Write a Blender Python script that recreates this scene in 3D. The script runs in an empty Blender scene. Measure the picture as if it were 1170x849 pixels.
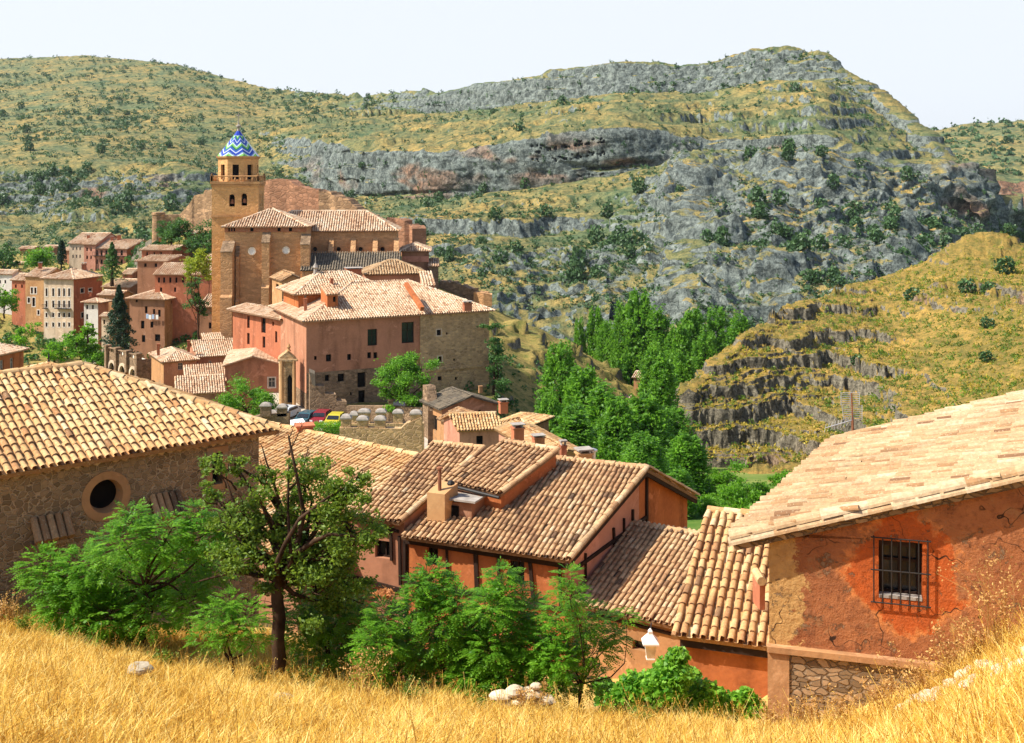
import bpy, math, random
import numpy as np
from mathutils import Vector
random.seed(7); RNG = np.random.default_rng(7)
SC = bpy.context.scene; COL = SC.collection
# ------------------------------------------------------------------ camera, world, sun, exposure
F = 1300.0; CX = 585.0; HY = 200.0
cam_d = bpy.data.cameras.new("camera"); cam = bpy.data.objects.new("camera", cam_d); COL.objects.link(cam)
cam.location = (0, 0, 0); cam.rotation_euler = (math.radians(90), 0, 0)
cam_d.sensor_width = 36; cam_d.lens = 36 * F / 1170; cam_d.shift_y = -(424.5 - HY) / 1170
cam_d.clip_start = 0.3; cam_d.clip_end = 12000
SC.camera = cam
SUN = Vector((-0.66, -0.12, 0.74)).normalized()
w = bpy.data.worlds.new("World"); SC.world = w; w.use_nodes = True
nt = w.node_tree; bg = nt.nodes["Background"]
sky = nt.nodes.new("ShaderNodeTexSky"); sky.sky_type = 'NISHITA'; sky.sun_disc = False
sky.sun_elevation = math.asin(SUN.z); sky.sun_rotation = math.atan2(SUN.x, SUN.y)
sky.air_density = 1.0; sky.dust_density = 3.0; sky.ozone_density = 1.0; sky.altitude = 1100
tc = nt.nodes.new('ShaderNodeTexCoord'); sx = nt.nodes.new('ShaderNodeSeparateXYZ'); nt.links.new(tc.outputs['Generated'], sx.inputs[0])
mr = nt.nodes.new('ShaderNodeMapRange'); nt.links.new(sx.outputs[2], mr.inputs[0]); mr.inputs[1].default_value = 0.17; mr.inputs[2].default_value = .38; mr.inputs[3].default_value = .93; mr.inputs[4].default_value = .0
mx = nt.nodes.new('ShaderNodeMix'); mx.data_type = 'RGBA'; nt.links.new(mr.outputs[0], mx.inputs[0]); nt.links.new(sky.outputs[0], mx.inputs[6]); mx.inputs[7].default_value = (4.35, 4.55, 4.85, 1)   # white summer haze low in the sky
nt.links.new(mx.outputs[2], bg.inputs[0]); bg.inputs[1].default_value = 0.13
sl = bpy.data.lights.new("sun", 'SUN'); sl.energy = 5.0; sl.angle = math.radians(0.5); sl.color = (1.0, 0.94, 0.84)
so = bpy.data.objects.new("sun", sl); COL.objects.link(so); so.rotation_euler = SUN.to_track_quat('Z', 'Y').to_euler()
so.location = (0, 0, 300)
SC.view_settings.view_transform = 'Standard'; SC.view_settings.look = 'None'
SC.view_settings.exposure = 0.72; SC.view_settings.gamma = 1.0; SC.view_settings.use_curve_mapping = False
try:
    SC.cycles.volume_bounces = 0; SC.cycles.max_bounces = 6; SC.cycles.transparent_max_bounces = 6
    SC.cycles.volume_step_rate = 4
except Exception: pass

# ------------------------------------------------------------------ helpers: geometry
def P(px, py, Y):
    return np.array([(px - CX) / F * Y, Y, -(py - HY) / F * Y], float)
def ray(px, py): return np.array([(px - CX) / F, 1.0, -(py - HY) / F])
def hit(px, py, p0, n):
    r = ray(px, py); return r * (np.dot(p0, n) / np.dot(r, n))
def unit(v): v = np.asarray(v, float); return v / np.linalg.norm(v)
def reach(c, d, px):                      # plan point on c + t d seen in pixel column px
    k = (px - CX) / F; t = (k * c[1] - c[0]) / (d[0] - k * d[1]); return np.array([c[0] + t * d[0], c[1] + t * d[1]])
_perm = np.random.default_rng(3).permutation(256); _perm = np.concatenate([_perm, _perm, _perm])
_grad = np.random.default_rng(4).normal(size=(256, 3)); _grad /= np.linalg.norm(_grad, axis=1)[:, None]
def pnoise(p):
    p = np.asarray(p, float); i = np.floor(p).astype(int); f = p - i; i &= 255
    u = f * f * f * (f * (f * 6 - 15) + 10); out = 0
    for dx in (0, 1):
        wx = u[..., 0] if dx else 1 - u[..., 0]
        for dy in (0, 1):
            wy = u[..., 1] if dy else 1 - u[..., 1]
            for dz in (0, 1):
                wz = u[..., 2] if dz else 1 - u[..., 2]
                h = _perm[_perm[_perm[(i[..., 0] + dx) & 255] + ((i[..., 1] + dy) & 255)] + ((i[..., 2] + dz) & 255)]
                g = _grad[h]; d = f - np.array([dx, dy, dz])
                out = out + wx * wy * wz * (g * d).sum(-1)
    return out
def fbm(p, o=4, g=0.5, ridged=False):
    a = 1.0; s = 0; t = 0; p = np.asarray(p, float)
    for k in range(o):
        n = pnoise(p * 2 ** k + 17.3 * k)
        if ridged: n = 1 - 2.2 * np.abs(n)
        s = s + a * n; t += a; a *= g
    return s / t
def sstep(a, b, x): t = np.clip((x - a) / (b - a), 0, 1); return t * t * (3 - 2 * t)

ORG = {}
def org_of(o): return ORG.get(o.name, np.zeros(3))
def tag(o, label=None, cat=None, group=None, kind=None):
    if label: o['label'] = label
    if cat: o['category'] = cat
    if group: o['group'] = group
    if kind: o['kind'] = kind
    return o
def empty(name, loc, label, cat, group=None):
    o = bpy.data.objects.new(name, None); COL.objects.link(o); o.location = [float(c) for c in loc]; o.empty_display_size = 0.3
    ORG[o.name] = np.asarray(loc, float); return tag(o, label, cat, group)
class MB:
    def __init__(s): s.v = []; s.f = []; s.t = []; s.n = 0
    def add(s, v, f, t=0.5):
        v = np.asarray(v, float).reshape(-1, 3); s.v.append(v)
        if isinstance(f, np.ndarray): s.f.append(f + s.n)
        else:
            by = {}
            for q in f: by.setdefault(len(q), []).append(q)
            for k in by: s.f.append(np.array(by[k], int) + s.n)
        s.t.append(np.broadcast_to(np.asarray(t, float), (len(v),)).copy()); s.n += len(v)
    def poly(s, pts, t=0.5): s.add(pts, [tuple(range(len(pts)))], t)
    def box(s, c, sz, u=(1, 0), t=0.5, w=None):       # centre, (len along u, depth, height), u = plan dir
        u3 = np.array([u[0], u[1], u[2] if len(u) > 2 else 0.0]); u3 /= np.linalg.norm(u3)
        v3 = unit([-u3[1], u3[0], 0]) if w is None else unit(w); w3 = np.cross(u3, v3)
        a, b, h = [q / 2 for q in sz]; c = np.asarray(c, float)
        v = [c + sx * a * u3 + sy * b * v3 + sz_ * h * w3 for sz_ in (-1, 1) for sy in (-1, 1) for sx in (-1, 1)]
        s.add(v, [(0, 2, 3, 1), (4, 5, 7, 6), (0, 1, 5, 4), (1, 3, 7, 5), (3, 2, 6, 7), (2, 0, 4, 6)], t)
    def tube(s, pts, rad, k=6, t=0.5, caps=True):
        pts = np.asarray(pts, float); m = len(pts); rad = np.broadcast_to(np.asarray(rad, float), (m,))
        tan = np.gradient(pts, axis=0); vs = []
        ref = np.array([0.3, 0.2, 1.0]) if abs(unit(tan[0])[2]) < .8 else np.array([1.0, 0.1, 0.2])
        for i in range(m):
            tt = unit(tan[i]); a = unit(np.cross(tt, ref)); b = np.cross(tt, a)
            for j in range(k):
                an = 2 * math.pi * j / k; vs.append(pts[i] + rad[i] * (a * math.cos(an) + b * math.sin(an)))
        f = [(i * k + j, i * k + (j + 1) % k, (i + 1) * k + (j + 1) % k, (i + 1) * k + j) for i in range(m - 1) for j in range(k)]
        if caps: f += [tuple(range(k))[::-1], tuple(range((m - 1) * k, m * k))]
        s.add(vs, f, t)
    def lathe(s, c, prof, k=16, t=0.5, a0=0.0):           # prof: (r, z)
        c = np.asarray(c, float); vs = []
        for r, z in prof:
            for j in range(k):
                an = a0 + 2 * math.pi * j / k; vs.append(c + np.array([r * math.cos(an), r * math.sin(an), z]))
        m = len(prof); f = [(i * k + j, i * k + (j + 1) % k, (i + 1) * k + (j + 1) % k, (i + 1) * k + j) for i in range(m - 1) for j in range(k)]
        f += [tuple(range(k))[::-1], tuple(range((m - 1) * k, m * k))]
        s.add(vs, f, t)
    def prism(s, pts, dv, t=0.5):                         # polygon extruded by dv
        pts = np.asarray(pts, float); n = len(pts); dv = np.asarray(dv, float)
        v = np.concatenate([pts, pts + dv])
        s.add(v, [tuple(range(n))[::-1], tuple(range(n, 2 * n))] + [(i, (i + 1) % n, n + (i + 1) % n, n + i) for i in range(n)], t)
    def build(s, name, mat, parent=None, smooth=False, at=None):
        V = np.concatenate(s.v); T = np.concatenate(s.t)
        o0 = org_of(parent) if parent is not None else (np.asarray(at, float) if at is not None else np.zeros(3))
        me = bpy.data.meshes.new(name); me.vertices.add(len(V)); me.vertices.foreach_set('co', (V - o0).astype(np.float32).ravel())
        nl = sum(f.size for f in s.f); nf = sum(len(f) for f in s.f)
        me.loops.add(nl); me.polygons.add(nf)
        me.loops.foreach_set('vertex_index', np.concatenate([f.ravel() for f in s.f]).astype(np.int32))
        sz = np.concatenate([np.full(len(f), f.shape[1]) for f in s.f]); st = np.concatenate([[0], np.cumsum(sz)[:-1]])
        me.polygons.foreach_set('loop_start', st.astype(np.int32))
        me.polygons.foreach_set('use_smooth', np.full(nf, bool(smooth)))
        at_ = me.attributes.new('tint', 'FLOAT', 'POINT'); at_.data.foreach_set('value', T.astype(np.float32))
        me.update(calc_edges=True)
        ms = mat if isinstance(mat, (list, tuple)) else [mat]
        for m in ms: me.materials.append(m)
        o = bpy.data.objects.new(name, me); COL.objects.link(o)
        if parent is not None: o.parent = parent
        else: o.location = [float(c) for c in o0]
        ORG[o.name] = o0; return o
def copy_tree(o, loc, scale=(1, 1, 1), rz=0, label=None, parent=None):
    c = o.copy(); COL.objects.link(c)
    if parent is None:
        c.location = [float(q) for q in loc]; c.scale = scale; c.rotation_euler = (0, 0, rz)
        if label: c['label'] = label
    else: c.parent = parent
    for ch in list(o.children): copy_tree(ch, None, parent=c)
    return c

# ------------------------------------------------------------------ helpers: materials
class NT:
    def __init__(s, name, rough=0.85, spec=0.2):
        s.m = bpy.data.materials.new(name); s.m.use_nodes = True; s.t = s.m.node_tree
        s.b = s.t.nodes['Principled BSDF']; s.b.inputs['Roughness'].default_value = rough
        s.b.inputs['Specular IOR Level'].default_value = spec
        s._pos = None
    def nd(s, ty, **kw):
        n = s.t.nodes.new(ty)
        for k, v in kw.items(): setattr(n, k, v)
        return n
    def set(s, inp, v):
        if isinstance(v, bpy.types.NodeSocket): s.t.links.new(v, inp)
        elif isinstance(v, (tuple, list)) and len(v) == 3 and inp.type == 'RGBA': inp.default_value = (*v, 1)
        else: inp.default_value = v
    def pos(s):
        if s._pos is None: s._pos = s.nd('ShaderNodeNewGeometry')
        return s._pos.outputs['Position']
    def nor(s): s.pos(); return s._pos.outputs['Normal']
    def scaled(s, sc, v=None):
        m = s.nd('ShaderNodeVectorMath', operation='MULTIPLY'); s.set(m.inputs[0], v or s.pos()); m.inputs[1].default_value = sc; return m.outputs[0]
    def noise(s, scale, detail=4, vec=None, rough=0.55, dist=0.0):
        n = s.nd('ShaderNodeTexNoise'); s.set(n.inputs['Vector'], vec or s.pos()); n.inputs['Scale'].default_value = scale
        n.inputs['Detail'].default_value = detail; n.inputs['Roughness'].default_value = rough; n.inputs['Distortion'].default_value = dist
        return n.outputs[0]
    def voro(s, scale, feature='F1', vec=None, rnd=1.0):
        n = s.nd('ShaderNodeTexVoronoi', feature=feature); s.set(n.inputs['Vector'], vec or s.pos()); n.inputs['Scale'].default_value = scale
        n.inputs['Randomness'].default_value = rnd; return n
    def ramp(s, x, stops):
        n = s.nd('ShaderNodeValToRGB'); e = n.color_ramp.elements
        while len(e) < len(stops): e.new(0.5)
        for q, (p, c) in zip(e, stops): q.position = p; q.color = (c, c, c, 1) if isinstance(c, (int, float)) else (*c, 1)
        s.set(n.inputs[0], x); return n.outputs[0]
    def mix(s, f, a, b, mode='MIX'):
        n = s.nd('ShaderNodeMix', data_type='RGBA', blend_type=mode); s.set(n.inputs[0], f); s.set(n.inputs[6], a); s.set(n.inputs[7], b); return n.outputs[2]
    def math(s, op, a, b=0.0, clamp=False):
        n = s.nd('ShaderNodeMath', operation=op, use_clamp=clamp); s.set(n.inputs[0], a); s.set(n.inputs[1], b); return n.outputs[0]
    def mapr(s, x, a, b, c=0.0, d=1.0):
        n = s.nd('ShaderNodeMapRange'); s.set(n.inputs[0], x); n.inputs[1].default_value = a; n.inputs[2].default_value = b; n.inputs[3].default_value = c; n.inputs[4].default_value = d; return n.outputs[0]
    def attr(s, name='tint'):
        n = s.nd('ShaderNodeAttribute', attribute_name=name); return n.outputs['Fac']
    def sep(s, v):
        n = s.nd('ShaderNodeSeparateXYZ'); s.set(n.inputs[0], v); return n.outputs
    def bump(s, h, dist=0.02, strength=1.0):
        n = s.nd('ShaderNodeBump'); s.set(n.inputs['Height'], h); n.inputs['Distance'].default_value = dist; n.inputs['Strength'].default_value = strength
        s.t.links.new(n.outputs[0], s.b.inputs['Normal'])
    def col(s, c): s.set(s.b.inputs['Base Color'], c); return s.m
def C255(r, g, b):
    f = lambda x: ((x / 255 + .055) / 1.055) ** 2.4 if x > 10 else x / 255 / 12.92
    return (f(r), f(g), f(b))
def m_plain(name, c, rough=0.7, spec=0.3, metal=0.0, var=0.25):
    n = NT(name, rough, spec); n.b.inputs['Metallic'].default_value = metal
    x = n.noise(3.0, 5); d = tuple(q * (1 - var) for q in c); l = tuple(min(1, q * (1 + var)) for q in c)
    return n.col(n.ramp(x, [(0.3, d), (0.7, l)]))
def m_stucco(name, c, c2=None, stone=None, sc=1.0, worn=0.55):
    """plaster of colour c with blotches of c2 and streaks, optionally worn through to stone"""
    n = NT(name, 0.92, 0.1); c2 = c2 or tuple(q * .6 for q in c)
    big = n.noise(0.45 * sc, 6, rough=.65); st = n.noise(1.3 * sc, 4, vec=n.scaled((1.2, 1.2, .22))); fine = n.noise(9 * sc, 4)
    a = n.mix(n.mapr(big, .38, .66), c, c2); b = n.mix(n.mapr(st, .5, .70, 0, .75), a, tuple(q * .5 for q in c2)); b = n.mix(n.mapr(n.noise(.9 * sc, 7, rough=.75, dist=.5), .56, .62, 0, .55), b, tuple(min(1, q * 1.35 + .05) for q in c))
    b = n.mix(n.mapr(fine, .3, .7, 0, .3), b, tuple(min(1, q * 1.35) for q in c))
    h = fine
    if stone:
        v = n.voro(3.2 * sc, vec=n.scaled((1, 1, 1.5))); e = n.voro(3.2 * sc, 'DISTANCE_TO_EDGE', vec=n.scaled((1, 1, 1.5)))
        s1 = n.mix(v.outputs['Color'], stone, tuple(q * .55 for q in stone)); s1 = n.mix(n.mapr(e.outputs[0], 0, .07, .8, 0), s1, tuple(q * .6 for q in stone))
        msk = n.mapr(n.noise(.8 * sc, 5, rough=.7), worn, worn + .05); b = n.mix(msk, b, s1)
    n.bump(h, 0.02, .5); return n.col(b)
def m_rubble(name, stone, mortar, sc=3.0, zs=1.4, var=.5):
    n = NT(name, 0.95, 0.08)
    warp = n.nd('ShaderNodeVectorMath', operation='ADD'); nn = n.nd('ShaderNodeTexNoise'); nn.inputs['Scale'].default_value = sc * .7
    n.set(nn.inputs['Vector'], n.pos()); m2 = n.scaled((.16, .16, .16), nn.outputs['Color']); n.set(warp.inputs[0], n.pos()); n.set(warp.inputs[1], m2)
    vec = n.scaled((1, 1, zs), warp.outputs[0])
    v = n.voro(sc, vec=vec); e = n.voro(sc, 'DISTANCE_TO_EDGE', vec=vec)
    g = n.sep(v.outputs['Color'])
    c = n.ramp(g[0], [(0, tuple(q * (1 - var) for q in stone)), (.5, stone), (1, tuple(min(1, q * (1 + var)) for q in stone))])
    c = n.mix(n.mapr(n.noise(8 * sc / 3, 5), .3, .7, 0, .5), c, tuple(q * .6 for q in stone))
    ed = n.mapr(e.outputs[0], 0.03, .11); c = n.mix(ed, mortar, c)
    c = n.mix(n.mapr(n.noise(.5, 4), .45, .7, 0, .45), c, tuple(q * .55 for q in mortar))
    n.bump(ed, .05, .8); return n.col(c)
def m_tiles(name, cols, dirt=0.35, sc=1.0):
    n = NT(name, 0.9, 0.12); t = n.attr()
    k = len(cols); c = n.ramp(t, [(i / (k - 1), q) for i, q in enumerate(cols)])
    c = n.mix(n.mapr(n.noise(12 * sc, 4), .35, .7, 0, .45), c, (.16, .09, .05))
    c = n.mix(n.mapr(n.noise(.55 * sc, 5, rough=.65), .5, .75, 0, dirt), c, (.09, .06, .04))
    c = n.mix(n.mapr(n.noise(30 * sc, 3), .58, .7, 0, .5), c, (.62, .55, .36))
    n.bump(n.noise(25 * sc, 4), .01, .5); return n.col(c)
def m_leaf(name, lo, hi, trans=0.35):
    hi = tuple(q * 1.12 for q in hi)
    n = NT(name, 0.55, 0.35); t = n.attr()
    c = n.ramp(t, [(0, lo), (1, hi)]); c = n.mix(n.mapr(n.noise(.7, 3), .3, .7, 0, .35), c, tuple(q * .6 for q in lo))
    n.col(c); tr = n.nd('ShaderNodeBsdfTranslucent'); n.set(tr.inputs[0], n.mix(.5, c, tuple(min(1, q * 1.6) for q in hi)))
    ms = n.nd('ShaderNodeMixShader'); ms.inputs[0].default_value = trans
    n.t.links.new(n.b.outputs[0], ms.inputs[1]); n.t.links.new(tr.outputs[0], ms.inputs[2])
    n.t.links.new(ms.outputs[0], n.t.nodes['Material Output'].inputs[0]); return n.m
def m_hill(name, grass, grass2, rock, rock2, scrub, s=1.0, slope=(.62, .8), rust=(.42, .2, .1)):
    n = NT(name, 0.95, 0.08); rk = n.attr('tint'); rs = n.attr('rust')
    big = n.noise(.02 * s, 5, rough=.6); mid = n.noise(.12 * s, 6, rough=.7); fine = n.noise(.7 * s, 5, rough=.75)
    g = n.mix(n.mapr(big, .35, .65), grass, grass2)
    g = n.mix(n.mapr(mid, .42, .62, 0, .85), g, scrub); g = n.mix(n.mapr(fine, .5, .68, 0, .8), g, tuple(q * .8 for q in scrub))
    lay = n.noise(.35 * s, 5, vec=n.scaled((.35, .35, 2.2)), rough=.7); crk = n.noise(.5 * s, 6, vec=n.scaled((1.6, 1.6, .35)), rough=.75)
    r = n.mix(n.mapr(lay, .35, .65), rock, rock2); r = n.mix(n.mapr(crk, .5, .62, 0, .75), r, tuple(q * .4 for q in rock2))
    r = n.mix(n.mapr(fine, .45, .65, 0, .4), r, tuple(min(1, q * 1.35) for q in rock))
    rr = n.mix(n.mapr(crk, .35, .6, 0, .7), rust, tuple(q * .6 for q in rust)); r = n.mix(rs, r, rr)
    chip = n.noise(.22 * s, 10, rough=.85, dist=.6); r = n.mix(n.mapr(chip, .47, .56, 0, .85), r, tuple(q * .30 for q in rock2)); r = n.mix(n.mapr(chip, .44, .36, 0, .6), r, tuple(min(1, q * 1.5) for q in rock))
    g = n.mix(n.mapr(chip, .52, .60, 0, .75), g, tuple(q * .55 for q in scrub)); nz = n.sep(n.nor())[2]
    f = n.math('ADD', n.mapr(nz, slope[0], slope[1], 1, 0), n.math('MULTIPLY', n.math('SUBTRACT', mid, .5), 1.2))
    f = n.math('ADD', f, n.math('SUBTRACT', rk, .5)); f = n.mapr(f, .42, .58)
    n.bump(n.math('ADD', n.math('MULTIPLY', crk, .6), fine), 1.2 / s, .9)
    return n.col(n.mix(f, g, r))

M = {}
TILE = [(.10, .05, .03), (.34, .15, .07), (.50, .23, .10), (.62, .34, .15), (.72, .46, .24), (.80, .58, .34), (.84, .68, .46)]
M['tile_warm'] = m_tiles('roof tiles cream', [(.20, .11, .055), (.48, .23, .09), (.60, .33, .13), (.66, .41, .18), (.70, .48, .24), (.76, .58, .34)], .3)
M['tile_old'] = m_tiles('roof tiles old', [(.08, .05, .035), (.32, .17, .08), (.48, .27, .13), (.58, .35, .17), (.64, .42, .22), (.70, .52, .31)], .45)
M['tile_pale'] = m_tiles('roof tiles pale', [(.20, .10, .05), (.36, .20, .09), (.47, .30, .155), (.52, .37, .21), (.58, .45, .29)], .4)
M['tile_pink'] = m_tiles('roof tiles pinkish', [(.30, .16, .09), (.56, .33, .19), (.68, .46, .29), (.74, .56, .38), (.78, .64, .48)], .22, .5)
M['tile_grey'] = m_tiles('roof tiles grey lichen', [(.05, .05, .04), (.12, .11, .09), (.20, .17, .12), (.28, .22, .15)], .5)
M['wood'] = m_plain('dark timber', (.035, .02, .014), .85, .1)
M['glass'] = m_plain('dark glass', (.015, .018, .022), .12, .5, var=.1)
M['dark'] = m_plain('dark opening', (.012, .01, .009), .9, .05)
M['iron'] = m_plain('black iron', (.02, .017, .015), .6, .3)
M['metal'] = m_plain('grey metal', (.55, .55, .55), .4, .5, .6)
M['rust'] = m_plain('rusty metal', (.25, .10, .05), .8, .2)
M['white'] = m_plain('white paint', (.75, .74, .70), .6, .3, var=.1)
M['frame_white'] = m_plain('pale window frame', (.62, .56, .48), .8, .2)
M['bark'] = m_plain('bark', (.055, .032, .02), .95, .05, var=.6)
M['concrete'] = m_plain('grey concrete', (.33, .29, .25), .95, .1)
M['asphalt'] = m_plain('pale street', (.42, .36, .29), .95, .1)
M['limestone'] = m_plain('white limestone', (.66, .58, .46), .95, .1, var=.35)
M['w_orange'] = m_stucco('orange plaster', (.46, .15, .05), (.30, .09, .035))
M['w_red'] = m_stucco('red plaster', (.44, .15, .075), (.30, .11, .06), sc=.6)
M['w_pink'] = m_stucco('pink plaster', (.50, .24, .16), (.38, .15, .09), sc=.6)
M['w_rose'] = m_stucco('rose plaster', (.44, .20, .115), (.30, .135, .075), sc=.5)
M['w_ochre'] = m_stucco('ochre plaster', (.50, .29, .13), (.36, .18, .08), sc=.5)
M['w_cream'] = m_stucco('cream plaster', (.58, .46, .33), (.48, .34, .22), sc=.5)
M['w_brown'] = m_stucco('brown plaster', (.32, .16, .09), (.24, .115, .065), sc=.5)
M['w_tan'] = m_stucco('tan plaster', (.44, .23, .10), (.32, .16, .075), stone=(.36, .25, .15), worn=.6)
M['w_white'] = m_stucco('whitewash', (.62, .58, .52), (.52, .45, .38), sc=.5)
M['st_brown'] = m_rubble('brown rubble wall', (.30, .19, .10), (.46, .31, .18), 6.5, 1.25)
M['st_ochre'] = m_rubble('ochre rubble wall', (.52, .34, .17), (.50, .34, .19), 2.0, 1.6, .4)
M['st_grey'] = m_rubble('grey brown rubble', (.27, .18, .11), (.25, .165, .10), 1.8, 1.7, .5)
M['st_church'] = m_rubble('church masonry', (.58, .32, .15), (.52, .29, .14), 1.1, 2.0, .25)
M['st_tower'] = m_rubble('tower masonry', (.68, .38, .155), (.62, .345, .15), 1.0, 2.0, .18)
M['st_castle'] = m_rubble('castle masonry', (.42, .21, .12), (.32, .17, .10), .9, 1.6, .35)
M['st_dry'] = m_rubble('dry stone base', (.34, .22, .12), (.17, .11, .065), 5.0, 2.2, .55)
M['st_wall'] = m_rubble('tan town wall', (.46, .28, .15), (.30, .19, .11), .8, 1.8, .45)
M['brickband'] = m_rubble('brick band', (.48, .17, .08), (.42, .22, .13), 2.5, 2.5, .2)
# ------------------------------------------------------------------ terrain sheets
def blur(a, k, ax):
    if k < 1: return a
    w_ = np.exp(-np.linspace(-2, 2, 2 * k + 1) ** 2); w_ /= w_.sum()
    pad = [(0, 0), (0, 0)]; pad[ax] = (k, k); b = np.pad(a, pad, mode='edge')
    return sum(w_[i] * (b[i:i + a.shape[0], :] if ax == 0 else b[:, i:i + a.shape[1]]) for i in range(2 * k + 1))
def sheet(cols, rows, nx, ny, bx=3, by=2):
    """rows far to near: (py list, Y list) or ('z', z list, Y list); ny rows between each -> world grid X,Y,Z"""
    px = np.linspace(cols[0], cols[-1], nx); Ys = []; Zs = []
    for r in rows:
        if r[0] == 'z': z = np.interp(px, cols, r[1]); y = np.interp(px, cols, r[2])
        else: y = np.interp(px, cols, r[1]); z = -(np.interp(px, cols, r[0]) - HY) / F * y
        Ys.append(y); Zs.append(z)
    GY = []; GZ = []
    for i in range(len(rows) - 1):
        n = ny[i] if isinstance(ny, (list, tuple)) else ny
        for j in range(n):
            t = j / n; GY.append(Ys[i] * (1 - t) + Ys[i + 1] * t); GZ.append(Zs[i] * (1 - t) + Zs[i + 1] * t)
    GY.append(Ys[-1]); GZ.append(Zs[-1]); GY = np.array(GY); GZ = np.array(GZ)
    GY = blur(blur(GY, bx, 1), by, 0); GZ = blur(blur(GZ, bx, 1), by, 0)
    GX = (px[None, :] - CX) / F * GY
    return np.stack([GX, GY, GZ], -1)
def normals(G):
    a = np.gradient(G, axis=1); b = np.gradient(G, axis=0); n = np.cross(b, a); n /= np.linalg.norm(n, axis=-1)[..., None] + 1e-9
    return np.where(n[..., 2:3] < 0, -n, n)
def grid_mesh(name, G, mat, tint=None, rust=None, kind='structure', smooth=True):
    h, w_ = G.shape[:2]; i = np.arange(h * w_).reshape(h, w_)
    f = np.stack([i[:-1, :-1], i[1:, :-1], i[1:, 1:], i[:-1, 1:]], -1).reshape(-1, 4)
    mb = MB(); mb.add(G.reshape(-1, 3), f, tint.ravel() if tint is not None else .5)
    o = mb.build(name, mat, smooth=smooth); me = o.data
    if rust is not None:
        a = me.attributes.new('rust', 'FLOAT', 'POINT'); a.data.foreach_set('value', rust.ravel().astype(np.float32))
    me.polygons.foreach_get; 
    if me.polygons[len(me.polygons) // 2].normal.z < 0: me.flip_normals()
    if kind: o['kind'] = kind
    return o
def terrace(z, step, sharp=.75):
    k = z / step; i = np.floor(k); f = k - i
    g = sstep(.5 - .5 * (1 - sharp), .5 + .5 * (1 - sharp), f)
    return (i + g) * step
PX0 = lambda G: G[..., 0] / G[..., 1] * F + CX
PY0 = lambda G: HY - G[..., 2] / G[..., 1] * F

M['mountain'] = m_hill('limestone mountain', (.44, .30, .095), (.17, .20, .09), (.245, .275, .24), (.11, .135, .125), (.04, .085, .045), 1.0)
M['knoll'] = m_hill('rocky knoll', (.44, .27, .07), (.28, .19, .05), (.25, .22, .155), (.13, .115, .085), (.12, .12, .03), 4.0, slope=(.6, .78), rust=(.38, .2, .1))
M['spur'] = m_hill('golden spur', (.46, .32, .10), (.33, .25, .08), (.24, .21, .15), (.17, .15, .11), (.12, .14, .035), 4.0, slope=(.5, .68))
# main mountain ------------------------------------------------------
cols = [-260, -150, 0, 100, 200, 300, 400, 500, 600, 700, 800, 880, 940, 1000, 1060, 1110, 1200, 1400]
K = 1.25
S  = ([88, 80, 68, 64, 74, 102, 117, 107, 92, 73, 76, 60, 68, 108, 158, 225, 285, 320], [1500, 1500, 1500, 1450, 1350, 1150, 1000, 850, 750, 700, 680, 650, 630, 600, 540, 500, 520, 540])
A  = ([115, 110, 92, 90, 98, 124, 134, 134, 128, 112, 112, 98, 98, 138, 185, 250, 300, 340], [1250, 1250, 1300, 1250, 1150, 1050, 930, 838, 738, 688, 668, 638, 615, 585, 530, 495, 510, 530])
B  = ([150, 145, 130, 128, 135, 155, 172, 178, 165, 152, 162, 165, 165, 190, 215, 270, 318, 355], [1000, 1000, 1000, 950, 900, 800, 620, 560, 540, 530, 540, 525, 510, 500, 500, 488, 500, 520])
Cq = 0
Cc = ([172, 168, 152, 150, 165, 200, 238, 236, 222, 208, 196, 192, 196, 225, 240, 285, 330, 370], [850, 850, 850, 820, 760, 700, 616, 559, 540, 530, 533, 516, 501, 490, 492, 484, 495, 510])
D  = ([215, 212, 200, 196, 206, 232, 262, 258, 258, 262, 245, 250, 262, 275, 290, 310, 350, 390], [600, 600, 600, 580, 560, 540, 500, 450, 440, 432, 430, 430, 430, 430, 440, 450, 460, 470])
E  = ([262, 260, 255, 255, 262, 270, 285, 300, 308, 320, 300, 300, 305, 310, 325, 335, 370, 410], [560, 560, 570, 555, 525, 500, 440, 405, 392, 380, 370, 370, 375, 380, 390, 400, 410, 420])
Ff = ([305, 302, 298, 298, 300, 300, 330, 348, 366, 385, 365, 358, 358, 360, 365, 370, 400, 430], [340, 340, 360, 360, 350, 340, 340, 345, 345, 330, 310, 310, 315, 320, 340, 350, 360, 380])
G_ = ([335, 335, 335, 335, 335, 345, 375, 410, 435, 450, 440, 430, 425, 425, 430, 430, 450, 480], [270, 270, 270, 270, 270, 270, 280, 290, 290, 275, 265, 265, 265, 265, 270, 270, 280, 300])
def kk(r): return (r[0], [y * K for y in r[1]])
back = ('z', [-(p - HY) / F * y * K - 90 for p, y in zip(*S)], [y * K + 260 for y in S[1]])
G = sheet(cols, [back, kk(S), kk(A), kk(B), kk(Cc), kk(D), kk(E), kk(Ff), kk(G_)], 1250, [10, 34, 44, 50, 56, 66, 70, 50], 5, 3)
px, py = PX0(G), PY0(G); N0 = normals(G)
big = fbm(G / [140, 140, 90], 3); med = fbm(G / [34, 34, 22] + 5, 4, .55, True); fin = fbm(G / [9, 9, 6] + 9, 4, .6)
left = sstep(420, 200, px) * sstep(235, 170, py)                  # the smooth grassy upper left slopes
crag = np.clip(.40 + 1.1 * big + .9 * sstep(620, 800, px) * sstep(190, 240, py) * sstep(.0, .25, fbm(G / [60, 60, 60] + 3, 3) + .2), 0, 1) * (1 - .85 * left)
crag *= 1 - .6 * np.exp(-((py - 225) / 18) ** 2) * sstep(430, 520, px) * sstep(760, 680, px)
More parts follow.
